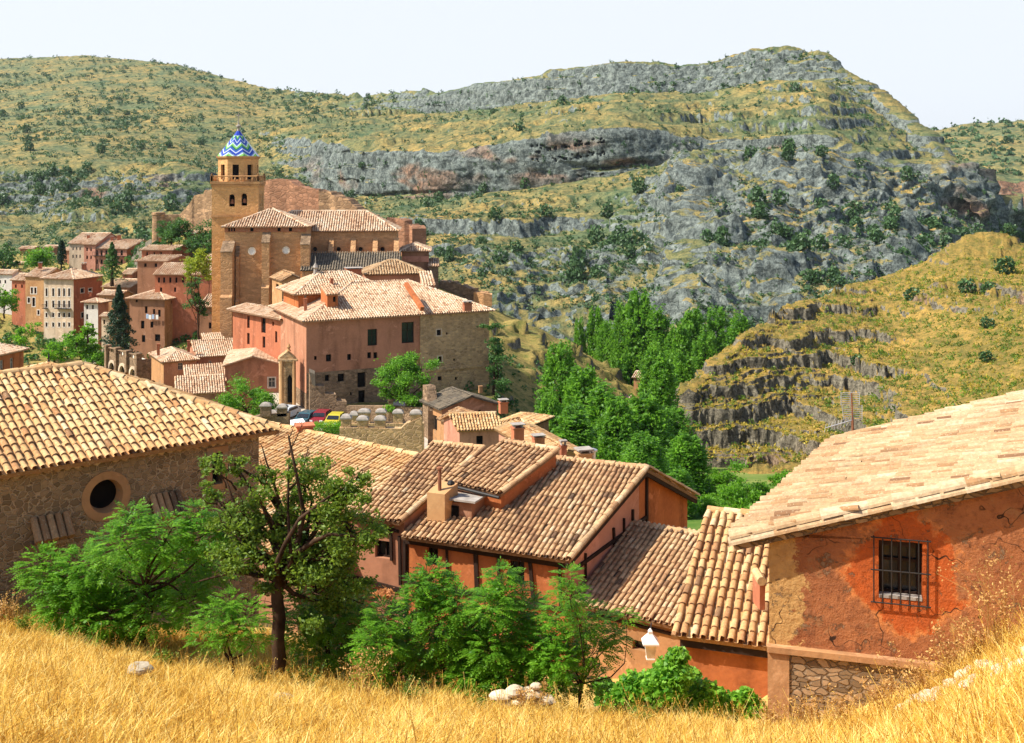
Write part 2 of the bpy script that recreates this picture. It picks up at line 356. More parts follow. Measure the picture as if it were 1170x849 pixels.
amp = (2.6 + 9.5 * crag) * np.clip(G[..., 1] / 500, .6, 1.2)
hd = N0.copy(); hd[..., 2] *= .4; hd /= np.linalg.norm(hd, axis=-1)[..., None]
G = G + hd * (amp * (.75 * med + .3))[..., None] + N0 * (amp * .34 * fin)[..., None]
cr = sstep(730, 800, px) * sstep(1120, 1080, px) * sstep(185, 215, py) * sstep(440, 390, py) + .8 * sstep(480, 540, px) * sstep(780, 720, px) * sstep(288, 320, py) + .6 * sstep(40, 90, px) * sstep(250, 200, px) * sstep(190, 215, py)
cr = np.clip(cr, 0, 1)
G = G + hd * (cr * (11 * fbm(G / [30, 30, 34] + 90, 3, .5, True) + 5.5 * fbm(G / [12, 12, 13] + 70, 3, .55, True)))[..., None]
# limestone bedding: benches and small cliffs
zz = G[..., 2] + 6 * fbm(G / [70, 70, 300], 3) - .03 * G[..., 0]
tm = (.15 + .75 * sstep(-.05, .25, fbm(G / [90, 90, 50] + 40, 3))) * (1 - left) * .8 * (1 - .65 * cr)
G[..., 2] += tm * (terrace(zz, 9.5, .78) - zz) + tm * .6 * (terrace(zz + 2, 4.1, .7) - zz - 2)
# vertical gullies and buttresses
gul = fbm(np.stack([G[..., 0] / 26, G[..., 1] / 26, G[..., 2] / 120], -1) + 60, 3, .5, True)
G[..., 1] -= (1 - left) * 3.2 * gul * sstep(150, 190, py)
# overhang cave in the big cliff
cave = np.exp(-((px - 698) / 34.0) ** 2 - ((py - 190 + 2.5 * np.sin(px / 14)) / 2.6) ** 2) * sstep(-.25, .15, fbm(G / [14, 14, 5] + 9, 3)); G[..., 1] += 11 * cave
cave2 = np.exp(-((px - 455) / 60.0) ** 2 - ((py - 222 - .05 * (455 - px)) / 2.6) ** 2); G[..., 1] += 5 * cave2
rust = sstep(.0, .16, fbm(G / [38, 38, 14] + 21, 3) + .02) * (np.exp(-((px - 640) / 110) ** 4 - ((py - 185) / 22) ** 4) + np.exp(-((px - 440) / 85) ** 4 - ((py - 208) / 24) ** 4) + np.exp(-((px - 150) / 60) ** 4 - ((py - 235) / 24) ** 4)
     + np.exp(-((px - 885) / 40) ** 4 - ((py - 176) / 13) ** 4) + .9 * np.exp(-((px - 1075) / 26) ** 4 - ((py - 235) / 40) ** 4))
cl = np.exp(-((px - 600) / 150) ** 4 - ((py - 190) / 26) ** 4) + np.exp(-((px - 420) / 110) ** 4 - ((py - 210) / 30) ** 4) + np.exp(-((px - 600) / 180) ** 4 - ((py - 112) / 22) ** 4)
tint = np.clip(.47 + .30 * cr + .35 * crag - .35 * left + .25 * cl - .25 * np.exp(-((px - 560) / 160) ** 4 - ((py - 245) / 16) ** 4), 0, 1)
GM = G; tintM = tint
grid_mesh('mountain', G, M['mountain'], tint, np.clip(rust, 0, 1) * .75)
# far right hill ------------------------------------------------------
cR = [960, 1000, 1050, 1100, 1170, 1300, 1450]
G = sheet(cR, [('z', [40] * 7, [2000] * 7), ([175, 162, 148, 143, 136, 130, 128], [1700] * 7), ([205] * 7, [1150] * 7), ([250] * 7, [1125] * 7), ([300] * 7, [900] * 7), ([340] * 7, [700] * 7)], 260, [6, 50, 30, 30, 10], 4, 2)
N0 = normals(G); G = G + N0 * (fbm(G / 60, 5, .6) * 14)[..., None]; pyR = PY0(G); GF = G
grid_mesh('distant_hill', G, M['mountain'], np.full(G.shape[:2], .3), sstep(200, 208, pyR) * sstep(256, 248, pyR) * .85)
# rocky knoll on the right -------------------------------------------
cK = [700, 758, 782, 820, 860, 900, 950, 1000, 1050, 1080, 1100, 1130, 1155, 1170, 1200, 1260, 1400]
rows = [('z', [-70] * 17, [300] * 17),
 ([620, 600, 452, 418, 383, 360, 340, 322, 302, 288, 274, 266, 270, 282, 300, 298, 296], [152, 154, 159, 170, 184, 200, 222, 238, 246, 250, 252, 252, 252, 250, 248, 246, 246]),
 ([621, 601, 455, 421, 387, 364, 345, 327, 310, 303, 300, 299, 299, 299, 301, 300, 298], [151, 153, 157, 167, 180, 196, 216, 230, 234, 234, 234, 234, 234, 234, 234, 234, 234]),
 ([622, 602, 480, 445, 418, 398, 388, 380, 368, 362, 358, 355, 352, 350, 350, 350, 350], [150, 151, 154, 161, 169, 178, 188, 195, 195, 192, 190, 188, 186, 185, 182, 178, 172]),
 ([623, 603, 512, 485, 475, 470, 460, 450, 442, 438, 436, 434, 432, 430, 428, 425, 420], [149, 150, 151, 154, 158, 163, 165, 163, 160, 157, 155, 152, 150, 148, 145, 140, 132]),
 ([624, 604, 528, 510, 505, 500, 495, 490, 480, 475, 470, 468, 465, 462, 460, 455, 450], [148, 148, 149, 151, 152, 152, 150, 146, 142, 139, 137, 134, 131, 129, 126, 120, 112]),
 ([625, 605, 556, 545, 543, 540, 536, 530, 520, 515, 512, 510, 508, 505, 502, 498, 490], [146, 146, 146, 146, 146, 144, 141, 137, 133, 130, 128, 125, 122, 120, 117, 112, 104]),
 ([626, 610, 592, 590, 590, 590, 585, 580, 575, 572, 570, 568, 566, 565, 562, 560, 555], [118, 118, 118, 118, 117, 115, 112, 110, 106, 104, 102, 100, 98, 96, 94, 90, 84])]
G = sheet(cK, rows, 760, [10, 8, 74, 84, 48, 60, 10], 3, 2); px, py = PX0(G), PY0(G); N0 = normals(G)
leftk = sstep(1090, 960, px - .35 * (py - 400)); topk = np.exp(-((py - 345) / 18) ** 4) * sstep(1020, 1060, px); kn = sstep(308, 300, py) * sstep(1050, 1080, px)
med = fbm(G / [9, 9, 6], 4, .55, True); fin = fbm(G / [2.2, 2.2, 1.6], 4, .6)
ra = np.clip(.12 + leftk + .9 * topk + kn, 0, 1); G = G + N0 * ((.5 + 2.1 * ra) * (med * .6 + .1) + (.25 + .9 * ra) * fin)[..., None]
zz = G[..., 2] + 1.6 * fbm(G / [22, 22, 60], 3) + 1.1 * fbm(G / [6, 6, 20] + 4, 3) + .035 * (G[..., 0] - 60); rv = .45 + .55 * sstep(-.15, .15, fbm(G / [16, 16, 5] + 33, 3))
ra = ra * (1 - .4 * kn); G[..., 2] += ra * rv * .92 * (terrace(zz, 2.3, .80) - zz) + ra * .55 * (terrace(zz + .7, .95, .75) - zz - .7)
G = G + N0 * (ra * .5 * fbm(G / [1.1, 1.1, .7] + 2, 3, .6))[..., None]
G[..., 1] -= ra * 1.5 * fbm(np.stack([G[..., 0] / 5, G[..., 1] / 5, G[..., 2] / 14], -1) + 8, 3, .5, True)
GK = G; rust = sstep(.05, .2, fbm(G / 8 + 3, 3)) * .6 * np.maximum(topk, kn) + .5 * np.exp(-((px - 900) / 60) ** 2 - ((py - 535) / 12) ** 2)
grid_mesh('rocky_hill', G, M['knoll'], np.clip(.12 + .62 * ra, 0, 1), np.clip(rust, 0, 1))
# town hill and spur --------------------------------------------------
cT = [-260, -150, 0, 100, 200, 300, 400, 450, 500, 560, 620, 700, 740, 780]
cT = [-260, -150, 0, 100, 150, 175, 250, 300, 400, 450, 500, 560, 620, 700, 740, 780]
def zl(v, Y): return ('z', v, Y)
def pz(pys, Ys): return [-(p_ - HY) / F * y_ for p_, y_ in zip(pys, Ys)]
rr7 = [300, 400, 450, 500, 560, 620, 700, 740, 780]
def mixrow(zleft, Yleft, pyr_, Yr): return ('z', zleft + pz(pyr_, Yr), Yleft + Yr)
rows = [('z', [-50, -50, -50, -50, -40, -36, -34, -36, -38, -44, -50, -52, -56, -60, -62, -62], [400, 400, 400, 400, 380, 330, 330] + [360] * 9),
 mixrow([-22.5, -22.5, -22.5, -23, -20, -14, -11], [335, 335, 335, 330, 310, 264, 262], [232, 240, 280, 326, 349, 377, 424, 455, 475], [275, 250, 235, 232, 225, 232, 245, 252, 255]),
 mixrow([-26, -26, -26, -26, -25, -19, -17], [300, 300, 300, 298, 285, 256, 254], [290, 300, 325, 345, 378, 408, 450, 475, 490], [240, 225, 205, 190, 185, 195, 215, 225, 230]),
 mixrow([-32, -32, -32, -33, -33, -30, -28], [280, 280, 280, 278, 262, 244, 240], [350, 352, 365, 385, 415, 445, 480, 500, 510], [200, 190, 180, 165, 160, 165, 180, 190, 195]),
 mixrow([-41, -41, -41, -41, -40, -37, -36], [262, 262, 262, 258, 238, 222, 214], [425, 432, 452, 476, 485, 498, 515, 525, 530], [165, 158, 150, 142, 140, 145, 155, 160, 165]),
 mixrow([-41, -41, -41, -40, -38, -36, -34], [190, 190, 190, 188, 180, 172, 165], [485, 495, 505, 525, 545, 555, 560, 565, 568], [142, 128, 122, 118, 115, 118, 120, 120, 120]),
 ('z', [-38] * 8 + [-36] * 8, [85] * 16)]
G = sheet(cT, rows, 420, [8, 26, 30, 30, 24, 20], 4, 3); px, py = PX0(G), PY0(G)
sp = sstep(480, 540, px) * sstep(480, 430, py)
rkm = sstep(.0, .2, fbm(G / [14, 14, 10] + 2, 3) + .1 * sstep(378, 400, py)) * sp * sstep(352, 372, py - .35 * (px - 560))
G = G + normals(G) * (sp * 1.2 * fbm(G / 10, 5, .6) + rkm * 2.2 * fbm(G / 4, 3, .5, True))[..., None]
G[..., 2] += rkm * .8 * (terrace(G[..., 2], 2.6, .8) - G[..., 2]); GT = G
grid_mesh('town_hill', G, M['spur'], .3 + .5 * rkm)
# valley floor, foreground slope, far ground ---------------------------
def valley_z(Y): return np.interp(Y, [40, 60, 80, 100, 150, 200, 300, 600], [-21, -23.5, -27, -29.5, -38, -46, -60, -66])
n = NT('valley meadow', .95, .1); M['meadow'] = n.col(n.mix(n.mapr(n.noise(.12, 5), .4, .6), (.07, .14, .02), (.22, .24, .06)))
yy = np.linspace(50, 620, 120); xx = np.linspace(-330, 420, 160); XX, YY = np.meshgrid(xx, yy)
G = np.stack([XX, YY, valley_z(YY) + 1.2 * fbm(np.stack([XX / 30, YY / 30, XX * 0], -1), 3) - .05 * np.clip(40 - XX, 0, 200) * 0], -1)
grid_mesh('valley_floor', G, M['meadow'])
g = MB(); g.poly([(-5000, -3000, -70), (5000, -3000, -70), (5000, 7000, -70), (-5000, 7000, -70)]); g.build('ground', M['meadow'])['kind'] = 'structure'
n = NT('dry grass soil', .95, .1)
c = n.mix(n.mapr(n.noise(1.2, 6, rough=.7), .35, .65), (.62, .40, .10), (.40, .25, .08)); c = n.mix(n.mapr(n.noise(6, 4), .5, .7, 0, .6), c, (.78, .56, .2))
n.bump(n.noise(14, 5), .05, .8); M['soil'] = n.col(c)
cN = [-400, -200, 0, 100, 200, 300, 400, 500, 600, 700, 800, 870, 940, 1000, 1060, 1120, 1200, 1500]
crest_py = [702, 702, 702, 716, 706, 704, 782, 800, 815, 824, 832, 838, 836, 820, 792, 750, 702, 620]
crest_Y = [24, 24, 24, 25.2, 27, 27, 23, 21, 20, 20, 19.5, 18.8, 18.2, 17.8, 17, 16.6, 15.6, 14]
rows = [('z', [-33] * 18, [90] * 18), ('z', [-16, -16, -17, -20] + [-22.5] * 14, [46] * 18),
 ('z', [-9.3, -9.3, -9.6, -11, -13.5, -14.5, -15.5, -15.5, -15.5, -15, -14.5, -14, -13, -12, -11, -10, -9, -8], [35] * 18),
 ('z', [-9.2, -9.2, -9.3, -10, -11, -12.2, -13, -13.2, -13, -12.8, -12.4, -11.2, -10, -9.4, -9, -8.4, -7.8, -7], [c_ + 3.6 for c_ in crest_Y]),
 (crest_py, crest_Y), ([745, 745, 748, 758, 772, 784, 800, 818, 830, 838, 843, 848, 847, 836, 812, 774, 728, 655], [19.5, 19.5, 19.5, 20, 20.8, 20.8, 20, 18, 17.5, 17.5, 17, 16.5, 16, 15.6, 15, 14.6, 14, 12.5]), ('z', [-3.3] * 18, [4.5] * 18), ('z', [-.9] * 18, [-3] * 18)]
G = sheet(cN, rows, 420, [20, 20, 16, 24, 40, 90, 8], 3, 1)
# near rows behind the lens: spread sideways properly
px_lin = np.linspace(cN[0], cN[-1], G.shape[1]); k_ = (px_lin - CX) / F
nearmask = G[..., 1] < 4.5; G[..., 0] = np.where(nearmask, k_[None, :] * 4.5 * 1.0, G[..., 0])
G[..., 2] += sstep(3, 9, G[..., 1]) * (.10 * fbm(G / 1.8, 4, .55) + .05 * fbm(G / .5, 3)) * sstep(60, 30, G[..., 1])
GN = G; grid_mesh('foreground_slope', G, M['soil'])
# ------------------------------------------------------------------ roofs and walls
def v3(p, z): return np.array([p[0], p[1], z], float)
def in_poly(x, y, poly):
    c = np.zeros(x.shape, bool); n = len(poly)
    for i in range(n):
        x1, y1 = poly[i]; x2, y2 = poly[(i + 1) % n]
        if y1 == y2: continue
        c ^= ((y1 > y) != (y2 > y)) & (x < (x2 - x1) * (y - y1) / (y2 - y1) + x1)
    return c
def tiles(mb, poly, w=.22, L=.40, seg=5, jit=1.0, slab=.10, chan=True):
    """poly[0]->poly[1] is the eave; tile courses climb from it"""
    poly = [np.asarray(p, float) for p in poly]; o = poly[0]; u = unit(poly[1] - o)
    n = np.zeros(3)
    for i in range(1, len(poly) - 1): n = n + np.cross(poly[i] - o, poly[i + 1] - o)
    n = unit(n); n = n if n[2] > 0 else -n; v = np.cross(n, u)
    if np.dot(poly[2] - o, v) < 0: v = -v
    P2 = [((p - o) @ u, (p - o) @ v) for p in poly]
    xs = [p[0] for p in P2]; ys = [p[1] for p in P2]
    mb.prism([p - n * .03 for p in poly], -n * slab, .12)
    ci = np.arange(min(xs) + w / 2, max(xs), w); rj = np.arange(min(ys) - .04, max(ys), L * .8)
    X, Yy = np.meshgrid(ci, rj, indexing='ij'); X = X.ravel(); Yy = Yy.ravel()
    ok = in_poly(X, Yy + L * .45, P2); X = X[ok]; Yy = Yy[ok]; m = len(X)
    if m == 0: return
    colj = .25 * (np.sin(np.round(X / w) * 12.9898) * 43758.5453 % 1 - .5)
    Yy = Yy + colj * L * .5 * jit
    def batch(X, Yy, r, sign, h0, tin):
        m = len(X); th = np.linspace(0, np.pi, seg + 1); a = np.cos(th); b = np.sin(th)
        rj0 = r * (1 + .06 * RNG.normal(size=m) * jit); sk = RNG.normal(size=m) * .03 * L * jit; dx = RNG.normal(size=m) * .02 * w * jit; lift = np.abs(RNG.normal(size=m)) * .012 * jit
        V = np.zeros((m, 2, seg + 1, 3)); Ln = L * (1 + .04 * RNG.normal(size=m) * jit)
        for e, (rs, yy_, hh) in enumerate(((1.08, 0, .028), (.88, 1, 0.0))):
            rr = (rj0 * rs)[:, None]; px_ = X[:, None] + dx[:, None] + (sk[:, None] if e else 0) + rr * a[None]
            py_ = (Yy + Ln * yy_)[:, None] + 0 * rr * a[None]
            hz = h0 + sign * rr * .85 * b[None] + (hh + lift)[:, None] if sign > 0 else h0 - rr * .5 * b[None] + 0 * hh
            V[:, e] = o + px_[..., None] * u + py_[..., None] * v + hz[..., None] * n
        base = np.arange(m)[:, None] * 2 * (seg + 1); k = np.arange(seg)[None]
        f = np.stack([base + k, base + k + 1, base + seg + 1 + k + 1, base + seg + 1 + k], -1).reshape(-1, 4)
        if sign < 0 or True: f = f[:, ::-1]
        mb.add(V.reshape(-1, 3), f, np.repeat(tin, 2 * (seg + 1)))
    t = np.clip(.56 + .15 * RNG.normal(size=m) + .5 * pnoise(np.stack([X * .35, Yy * .35, X * 0 + poly[0][0]], -1)), .02, 1)
    t = np.where(RNG.random(m) < .06, RNG.random(m) * .3, t)
    batch(X, Yy, w * .36, 1, .02, t)
    if chan:
        X2 = X + w / 2; k2 = in_poly(X2, Yy + L * .45, P2); X2 = X2[k2]; Y2 = Yy[k2]
        batch(X2, Y2, w * .30, -1, .035, np.clip(.3 + .2 * RNG.normal(size=len(X2)), 0, 1))
def caps(mb, p, q, r=.11, L=.42, k=5):
    p = np.asarray(p, float); q = np.asarray(q, float); d = q - p; D = np.linalg.norm(d); d = d / D
    s = unit(np.cross(d, [0, 0, 1])); up = np.cross(s, d); m = max(1, int(D / (L * .85)))
    for i in range(m):
        a = p + d * (i * D / m); b = p + d * min((i + 1.12) * D / m, D + .02); rr = r * (1 + .06 * RNG.normal())
        vs = []
        for c, f_ in ((a, 1.1), (b, .92)):
            for j in range(k + 1):
                an = math.pi * j / k; vs.append(c + s * rr * f_ * math.cos(an) + up * (rr * f_ * .9 * math.sin(an) + .0))
        mb.add(vs, [(j, j + 1, k + 2 + j, k + 1 + j)[::-1] for j in range(k)], float(np.clip(.65 + .2 * RNG.normal(), 0, 1)))
def wall(mb, A, B, z0, zA, zB, wins=(), dep=.22):
    """panel A->B (seen from outside left to right), windows (s0,s1,za,zb) cut out with reveals"""
    A = np.asarray(A, float)[:2]; B = np.asarray(B, float)[:2]; D = np.linalg.norm(B - A); d = (B - A) / D; n = np.array([d[1], -d[0]])
    top = lambda s: zA + (zB - zA) * s / D
    zt = max(zA, zB) - .01
    wins = [w_ for w_ in wins if w_[0] > .02 and w_[1] < D - .02 and w_[3] < zt and w_[2] > z0]
    S_ = sorted({0, D} | {w_[0] for w_ in wins} | {w_[1] for w_ in wins}); Zs = sorted({z0} | {w_[2] for w_ in wins} | {w_[3] for w_ in wins})
    pt = lambda s, z, k=0: np.array([*(A + d * s - n * k), z])
    for i in range(len(S_) - 1):
        a, b = S_[i], S_[i + 1]
        for j in range(len(Zs)):
            lo = Zs[j]; last = j == len(Zs) - 1; hi = None if last else Zs[j + 1]
            if not last and any(w_[0] - 1e-6 <= a and b <= w_[1] + 1e-6 and w_[2] - 1e-6 <= lo and hi <= w_[3] + 1e-6 for w_ in wins): continue
            ha, hb = (top(a), top(b)) if last else (min(hi, top(a)), min(hi, top(b)))
            la, lb = min(lo, top(a)), min(lo, top(b))
            if ha - la < 1e-5 and hb - lb < 1e-5: continue
            if not last and (top(a) < hi or top(b) < hi) and top(a) > lo and top(b) > lo and max(top(a), top(b)) > hi:
                k_ = (hi - zA) * D / (zB - zA); P_ = [pt(a, lo), pt(b, lo), pt(b, hb), pt(k_, hi), pt(a, ha)]; mb.poly(P_); continue
            mb.poly([pt(a, la), pt(b, lb), pt(b, hb), pt(a, ha)])
    for s0, s1, za, zb in wins:
        for q in ([(s0, za), (s1, za)], [(s1, za), (s1, zb)], [(s1, zb), (s0, zb)], [(s0, zb), (s0, za)]):
            mb.poly([pt(*q[0]), pt(*q[0], dep), pt(*q[1], dep), pt(*q[1])])
    return wins
def win_at(A, B, px, py, wp, hp):
    """window from its centre and size in the photo's pixels -> s0,s1,z0,z1 on the wall A->B"""
    A = np.asarray(A, float)[:2]; B = np.asarray(B, float)[:2]; d = unit(B - A); n = np.array([d[1], -d[0], 0])
    a0 = v3(A, 0); l = hit(px - wp / 2, py, a0, n); r = hit(px + wp / 2, py, a0, n); t = hit(px, py - hp / 2, a0, n); b = hit(px, py + hp / 2, a0, n)
    return ((l[:2] - A) @ d, (r[:2] - A) @ d, b[2], t[2])
def pane(par, A, B, w_, dep=.2, frame=None, bars=1, fmat='frame_white', mat='glass', surround=None, smat=None, name='window', label=None):
    A = np.asarray(A, float)[:2]; B = np.asarray(B, float)[:2]; d = unit(B - A); n = np.array([d[1], -d[0]])
    s0, s1, z0, z1 = w_; c = A + d * (s0 + s1) / 2; W = s1 - s0; H = z1 - z0
    m = MB(); m.box((*(c - n * (dep + .03)), (z0 + z1) / 2), (W - .004, .04, H - .004), d); o = m.build(name, M[mat], par)
    if label: o['label'] = label
    if frame:
        f = MB(); q = c - n * (dep - .03); ft = frame
        for sx in (-1, 1): f.box((*(q + d * sx * (W / 2 - ft / 2 - .004)), (z0 + z1) / 2), (ft, .05, H - .01), d)
        for sz in (-1, 1): f.box((*q, (z0 + z1) / 2 + sz * (H / 2 - ft / 2 - .006)), (W - 2 * ft - .012, .05, ft), d)
        for b in range(bars): f.box((*(q + d * (W * ((b + 1) / (bars + 1) - .5))), (z0 + z1) / 2), (ft * .8, .045, H - 2 * ft - .014), d)
        if H > 1.3 * W: f.box((*q, z0 + H * .62), (W - 2 * ft - .014, .035, ft * .7), d)
        f.build('frame', M[fmat], o)
    if surround:
        f = MB(); q = c + n * .012; t_ = surround
        for sx in (-1, 1): f.box((*(q + d * sx * (W / 2 + t_ / 2)), (z0 + z1) / 2), (t_, .05, H + 2 * t_), d)
        for sz in (-1, 1): f.box((*q, (z0 + z1) / 2 + sz * (H / 2 + t_ / 2)), (W - .002, .046, t_), d)
        f.build('surround', M[smat or 'frame_white'], o)
    return o
def roof_on(mb, c, z, kind, pitch, over, w, L, seg=4, chan=False, ridge_frac=1.0):
    """c: 4 plan corners ccw (C,R,far,L). returns gable triangles to close"""
    c = [np.asarray(p, float)[:2] for p in c]; ctr = sum(c) / 4
    e = unit(c[1] - c[0]); g = unit(c[3] - c[0]); dg = np.cross(np.array([*e, 0]), np.array([*g, 0]))[2]
    ov = over / max(.4, abs(dg))
    sgn = [(-1, -1), (1, -1), (1, 1), (-1, 1)]; k = [c[i] + ov * (sgn[i][0] * e + sgn[i][1] * g) for i in range(4)]
    ze = z - over * pitch; W = np.linalg.norm(k[1] - k[0]); H = np.linalg.norm(k[3] - k[0]); tris = []
    if kind == 'hip':
        if W >= H:
            h = H / 2 * pitch * abs(dg); r = min(H / 2, W / 2 - .01) * ridge_frac; m0 = (k[0] + k[3]) / 2 + e * r; m1 = (k[1] + k[2]) / 2 - e * r; R0, R1 = v3(m0, ze + h), v3(m1, ze + h)
            pl = [[v3(k[0], ze), v3(k[1], ze), R1, R0], [v3(k[2], ze), v3(k[3], ze), R0, R1], [v3(k[3], ze), v3(k[0], ze), R0], [v3(k[1], ze), v3(k[2], ze), R1]]
            hp = [(v3(k[0], ze), R0), (v3(k[3], ze), R0), (v3(k[1], ze), R1), (v3(k[2], ze), R1), (R0, R1)]
        else:
            h = W / 2 * pitch * abs(dg); r = min(W / 2, H / 2 - .01) * ridge_frac; m0 = (k[0] + k[1]) / 2 + g * r; m1 = (k[3] + k[2]) / 2 - g * r; R0, R1 = v3(m0, ze + h), v3(m1, ze + h)
            pl = [[v3(k[3], ze), v3(k[0], ze), R0, R1], [v3(k[1], ze), v3(k[2], ze), R1, R0], [v3(k[0], ze), v3(k[1], ze), R0], [v3(k[2], ze), v3(k[3], ze), R1]]
            hp = [(v3(k[0], ze), R0), (v3(k[1], ze), R0), (v3(k[2], ze), R1), (v3(k[3], ze), R1), (R0, R1)]
    elif kind == 'pyr':
        h = min(W, H) / 2 * pitch; T = v3(ctr, ze + h); q = [v3(p, ze) for p in k]
        pl = [[q[i], q[(i + 1) % 4], T] for i in range(4)]; hp = [(p, T) for p in q]
    elif kind == 'gableR':      # ridge along C->R, gable triangles on the L-C wall and the R wall
        h = H / 2 * pitch * abs(dg); R0, R1 = v3((k[0] + k[3]) / 2, ze + h), v3((k[1] + k[2]) / 2, ze + h)
        pl = [[v3(k[0], ze), v3(k[1], ze), R1, R0], [v3(k[2], ze), v3(k[3], ze), R0, R1]]; hp = [(R0, R1)]
        hh = np.linalg.norm(c[3] - c[0]) / 2 * pitch * abs(dg); tris = [(v3(c[3], z), v3(c[0], z), v3((c[0] + c[3]) / 2, z + hh)), (v3(c[1], z), v3(c[2], z), v3((c[1] + c[2]) / 2, z + hh))]
    elif kind == 'gableL':      # ridge along C->L, gable triangle on the C-R wall
        h = W / 2 * pitch * abs(dg); R0, R1 = v3((k[0] + k[1]) / 2, ze + h), v3((k[3] + k[2]) / 2, ze + h)
        pl = [[v3(k[3], ze), v3(k[0], ze), R0, R1], [v3(k[1], ze), v3(k[2], ze), R1, R0]]; hp = [(R0, R1)]
        hh = np.linalg.norm(c[1] - c[0]) / 2 * pitch * abs(dg); tris = [(v3(c[0], z), v3(c[1], z), v3((c[0] + c[1]) / 2, z + hh)), (v3(c[2], z), v3(c[3], z), v3((c[2] + c[3]) / 2, z + hh))]
    elif kind in ('shedR', 'shedL'):   # shedR: eave on the C-R wall rising away; shedL: eave on the L-C wall
        if kind == 'shedR':
            h = H * pitch * abs(dg); pl = [[v3(k[0], ze), v3(k[1], ze), v3(k[2], ze + h), v3(k[3], ze + h)]]; zz_ = [z, z, z + h, z + h]
        else:
            h = W * pitch * abs(dg); pl = [[v3(k[3], ze), v3(k[0], ze), v3(k[1], ze + h), v3(k[2], ze + h)]]; zz_ = [z, z + h, z + h, z]
        hp = []
        for i in range(4):
            j = (i + 1) % 4
            if zz_[i] > z or zz_[j] > z: tris.append(tuple([v3(c[i], z), v3(c[j], z)] + ([v3(c[j], zz_[j] - .05)] if zz_[j] > z else []) + ([v3(c[i], zz_[i] - .05)] if zz_[i] > z else [])))
    for p in pl: tiles(mb, p, w, L, seg, chan=chan)
    for a, b in hp: caps(mb, a, b, w * .5, L * 1.1, 4)
    return tris, k, ze
def angdir(deg): a = math.radians(deg); return np.array([math.cos(a), math.sin(a)])
def house(name, label, cat, Cpx, Y, eave, aR, pxR, aL, pxL, base, mat, roof='hip', pitch=.4, over=.35, wR=(), wL=(), tile='tile_pink', w=.42, L=.75, group=None,
          lenR=None, lenL=None, matL=None, fr=None, chim=(), seg=3, dep=.2, lintel=None, bars=1, surround=None, smat=None, deep=9):
    """near corner seen at pixel column Cpx, distance Y, wall top at pixel row eave; walls run at plan angles aR, aL (degrees)"""
    z = -(eave - HY) / F * Y; C = np.array([(Cpx - CX) / F * Y, Y]); R = C + angdir(aR) * lenR if lenR else reach(C, angdir(aR), pxR); Lp = C + angdir(aL) * lenL if lenL else reach(C, angdir(aL), pxL)
    zb = -(base - HY) / F * Y; far = R + Lp - C; c = [C, R, far, Lp]
    root = empty(name, v3((C + far) / 2, zb), label, cat, group)
    winsR = [win_at(C, R, *q[:4]) for q in wR]; winsL = [win_at(Lp, C, *q[:4]) for q in wL]
    m = MB(); wr = wall(m, C, R, zb - deep, z, z, winsR, dep); 
    m2 = m if matL is None else MB(); wl = wall(m2, Lp, C, zb - deep, z, z, winsL, dep)
    wall(m, R, far, zb - deep, z, z); wall(m, far, Lp, zb - deep, z, z)
    rm = MB(); tris, k, ze = roof_on(rm, c, z, roof, pitch, over, w, L, seg)
    for i_, t_ in enumerate(tris): (m2 if (matL and roof == 'gableR' and i_ == 0) else m).poly(list(t_))
    m.build('wall', M[mat], root)
    if matL: m2.build('wall', M[matL], root)
    rm.build('roof', M[tile], root)
    for w_ in wr: pane(root, C, R, w_, dep, .06 if fr else None, bars, fr or 'wood', 'glass' if fr else 'dark', surround, smat)
    for w_ in wl: pane(root, Lp, C, w_, dep, .06 if fr else None, bars, fr or 'wood', 'glass' if fr else 'dark', surround, smat)
    em = MB()       # dark eave boards
    for a, b in ((k[0], k[1]), (k[3], k[0])):
        a = a + (np.mean(k, axis=0) - a) * .04; b = b + (np.mean(k, axis=0) - b) * .04
        if roof in ('hip', 'pyr'): em.box((*((a + b) / 2), ze - .10), (np.linalg.norm(b - a) * .98, .12, .12), b - a)
    if em.n: em.build('eave_board', M['wood'], root)
    for q in chim:
        chimney(root, *q)
    root_info[root.name] = dict(C=C, R=R, L=Lp, far=far, z=z, zb=zb); return root
root_info = {}
def chimney(parent, px, pytop, Y, wpx, hpx, mat='w_red', cap='tile', stand=False):
    c = P(px, pytop, Y); W = wpx / F * Y; H = hpx / F * Y; m = MB(); m.box((c[0], c[1], c[2] - H / 2), (W, W * .9, H), (.95, .3))
    m.box((c[0], c[1], c[2] - .03 * H), (W * 1.2, W * 1.1, .07 * H + .02), (.95, .3))
    o = m.build('chimney', M[mat], parent)
    k = MB()
    if cap == 'tile':
        for s in (-1, 1): k.box((c[0] + s * W * .35, c[1], c[2] + H * .10), (W * .12, W * .8, H * .18), (.95, .3))
        k.box((c[0], c[1], c[2] + H * .21), (W * 1.25, W * 1.1, .05), (.95, .3)); k.build('chimney_cap', M['concrete'], o)
    elif cap == 'pipe':
        k.tube([c, c + [0, 0, H * .7]], W * .22, 8); k.lathe(c + [0, 0, H * .7], [(W * .4, 0), (.02, W * .3)], 8); k.build('chimney_cap', M['metal'], o)
    return o

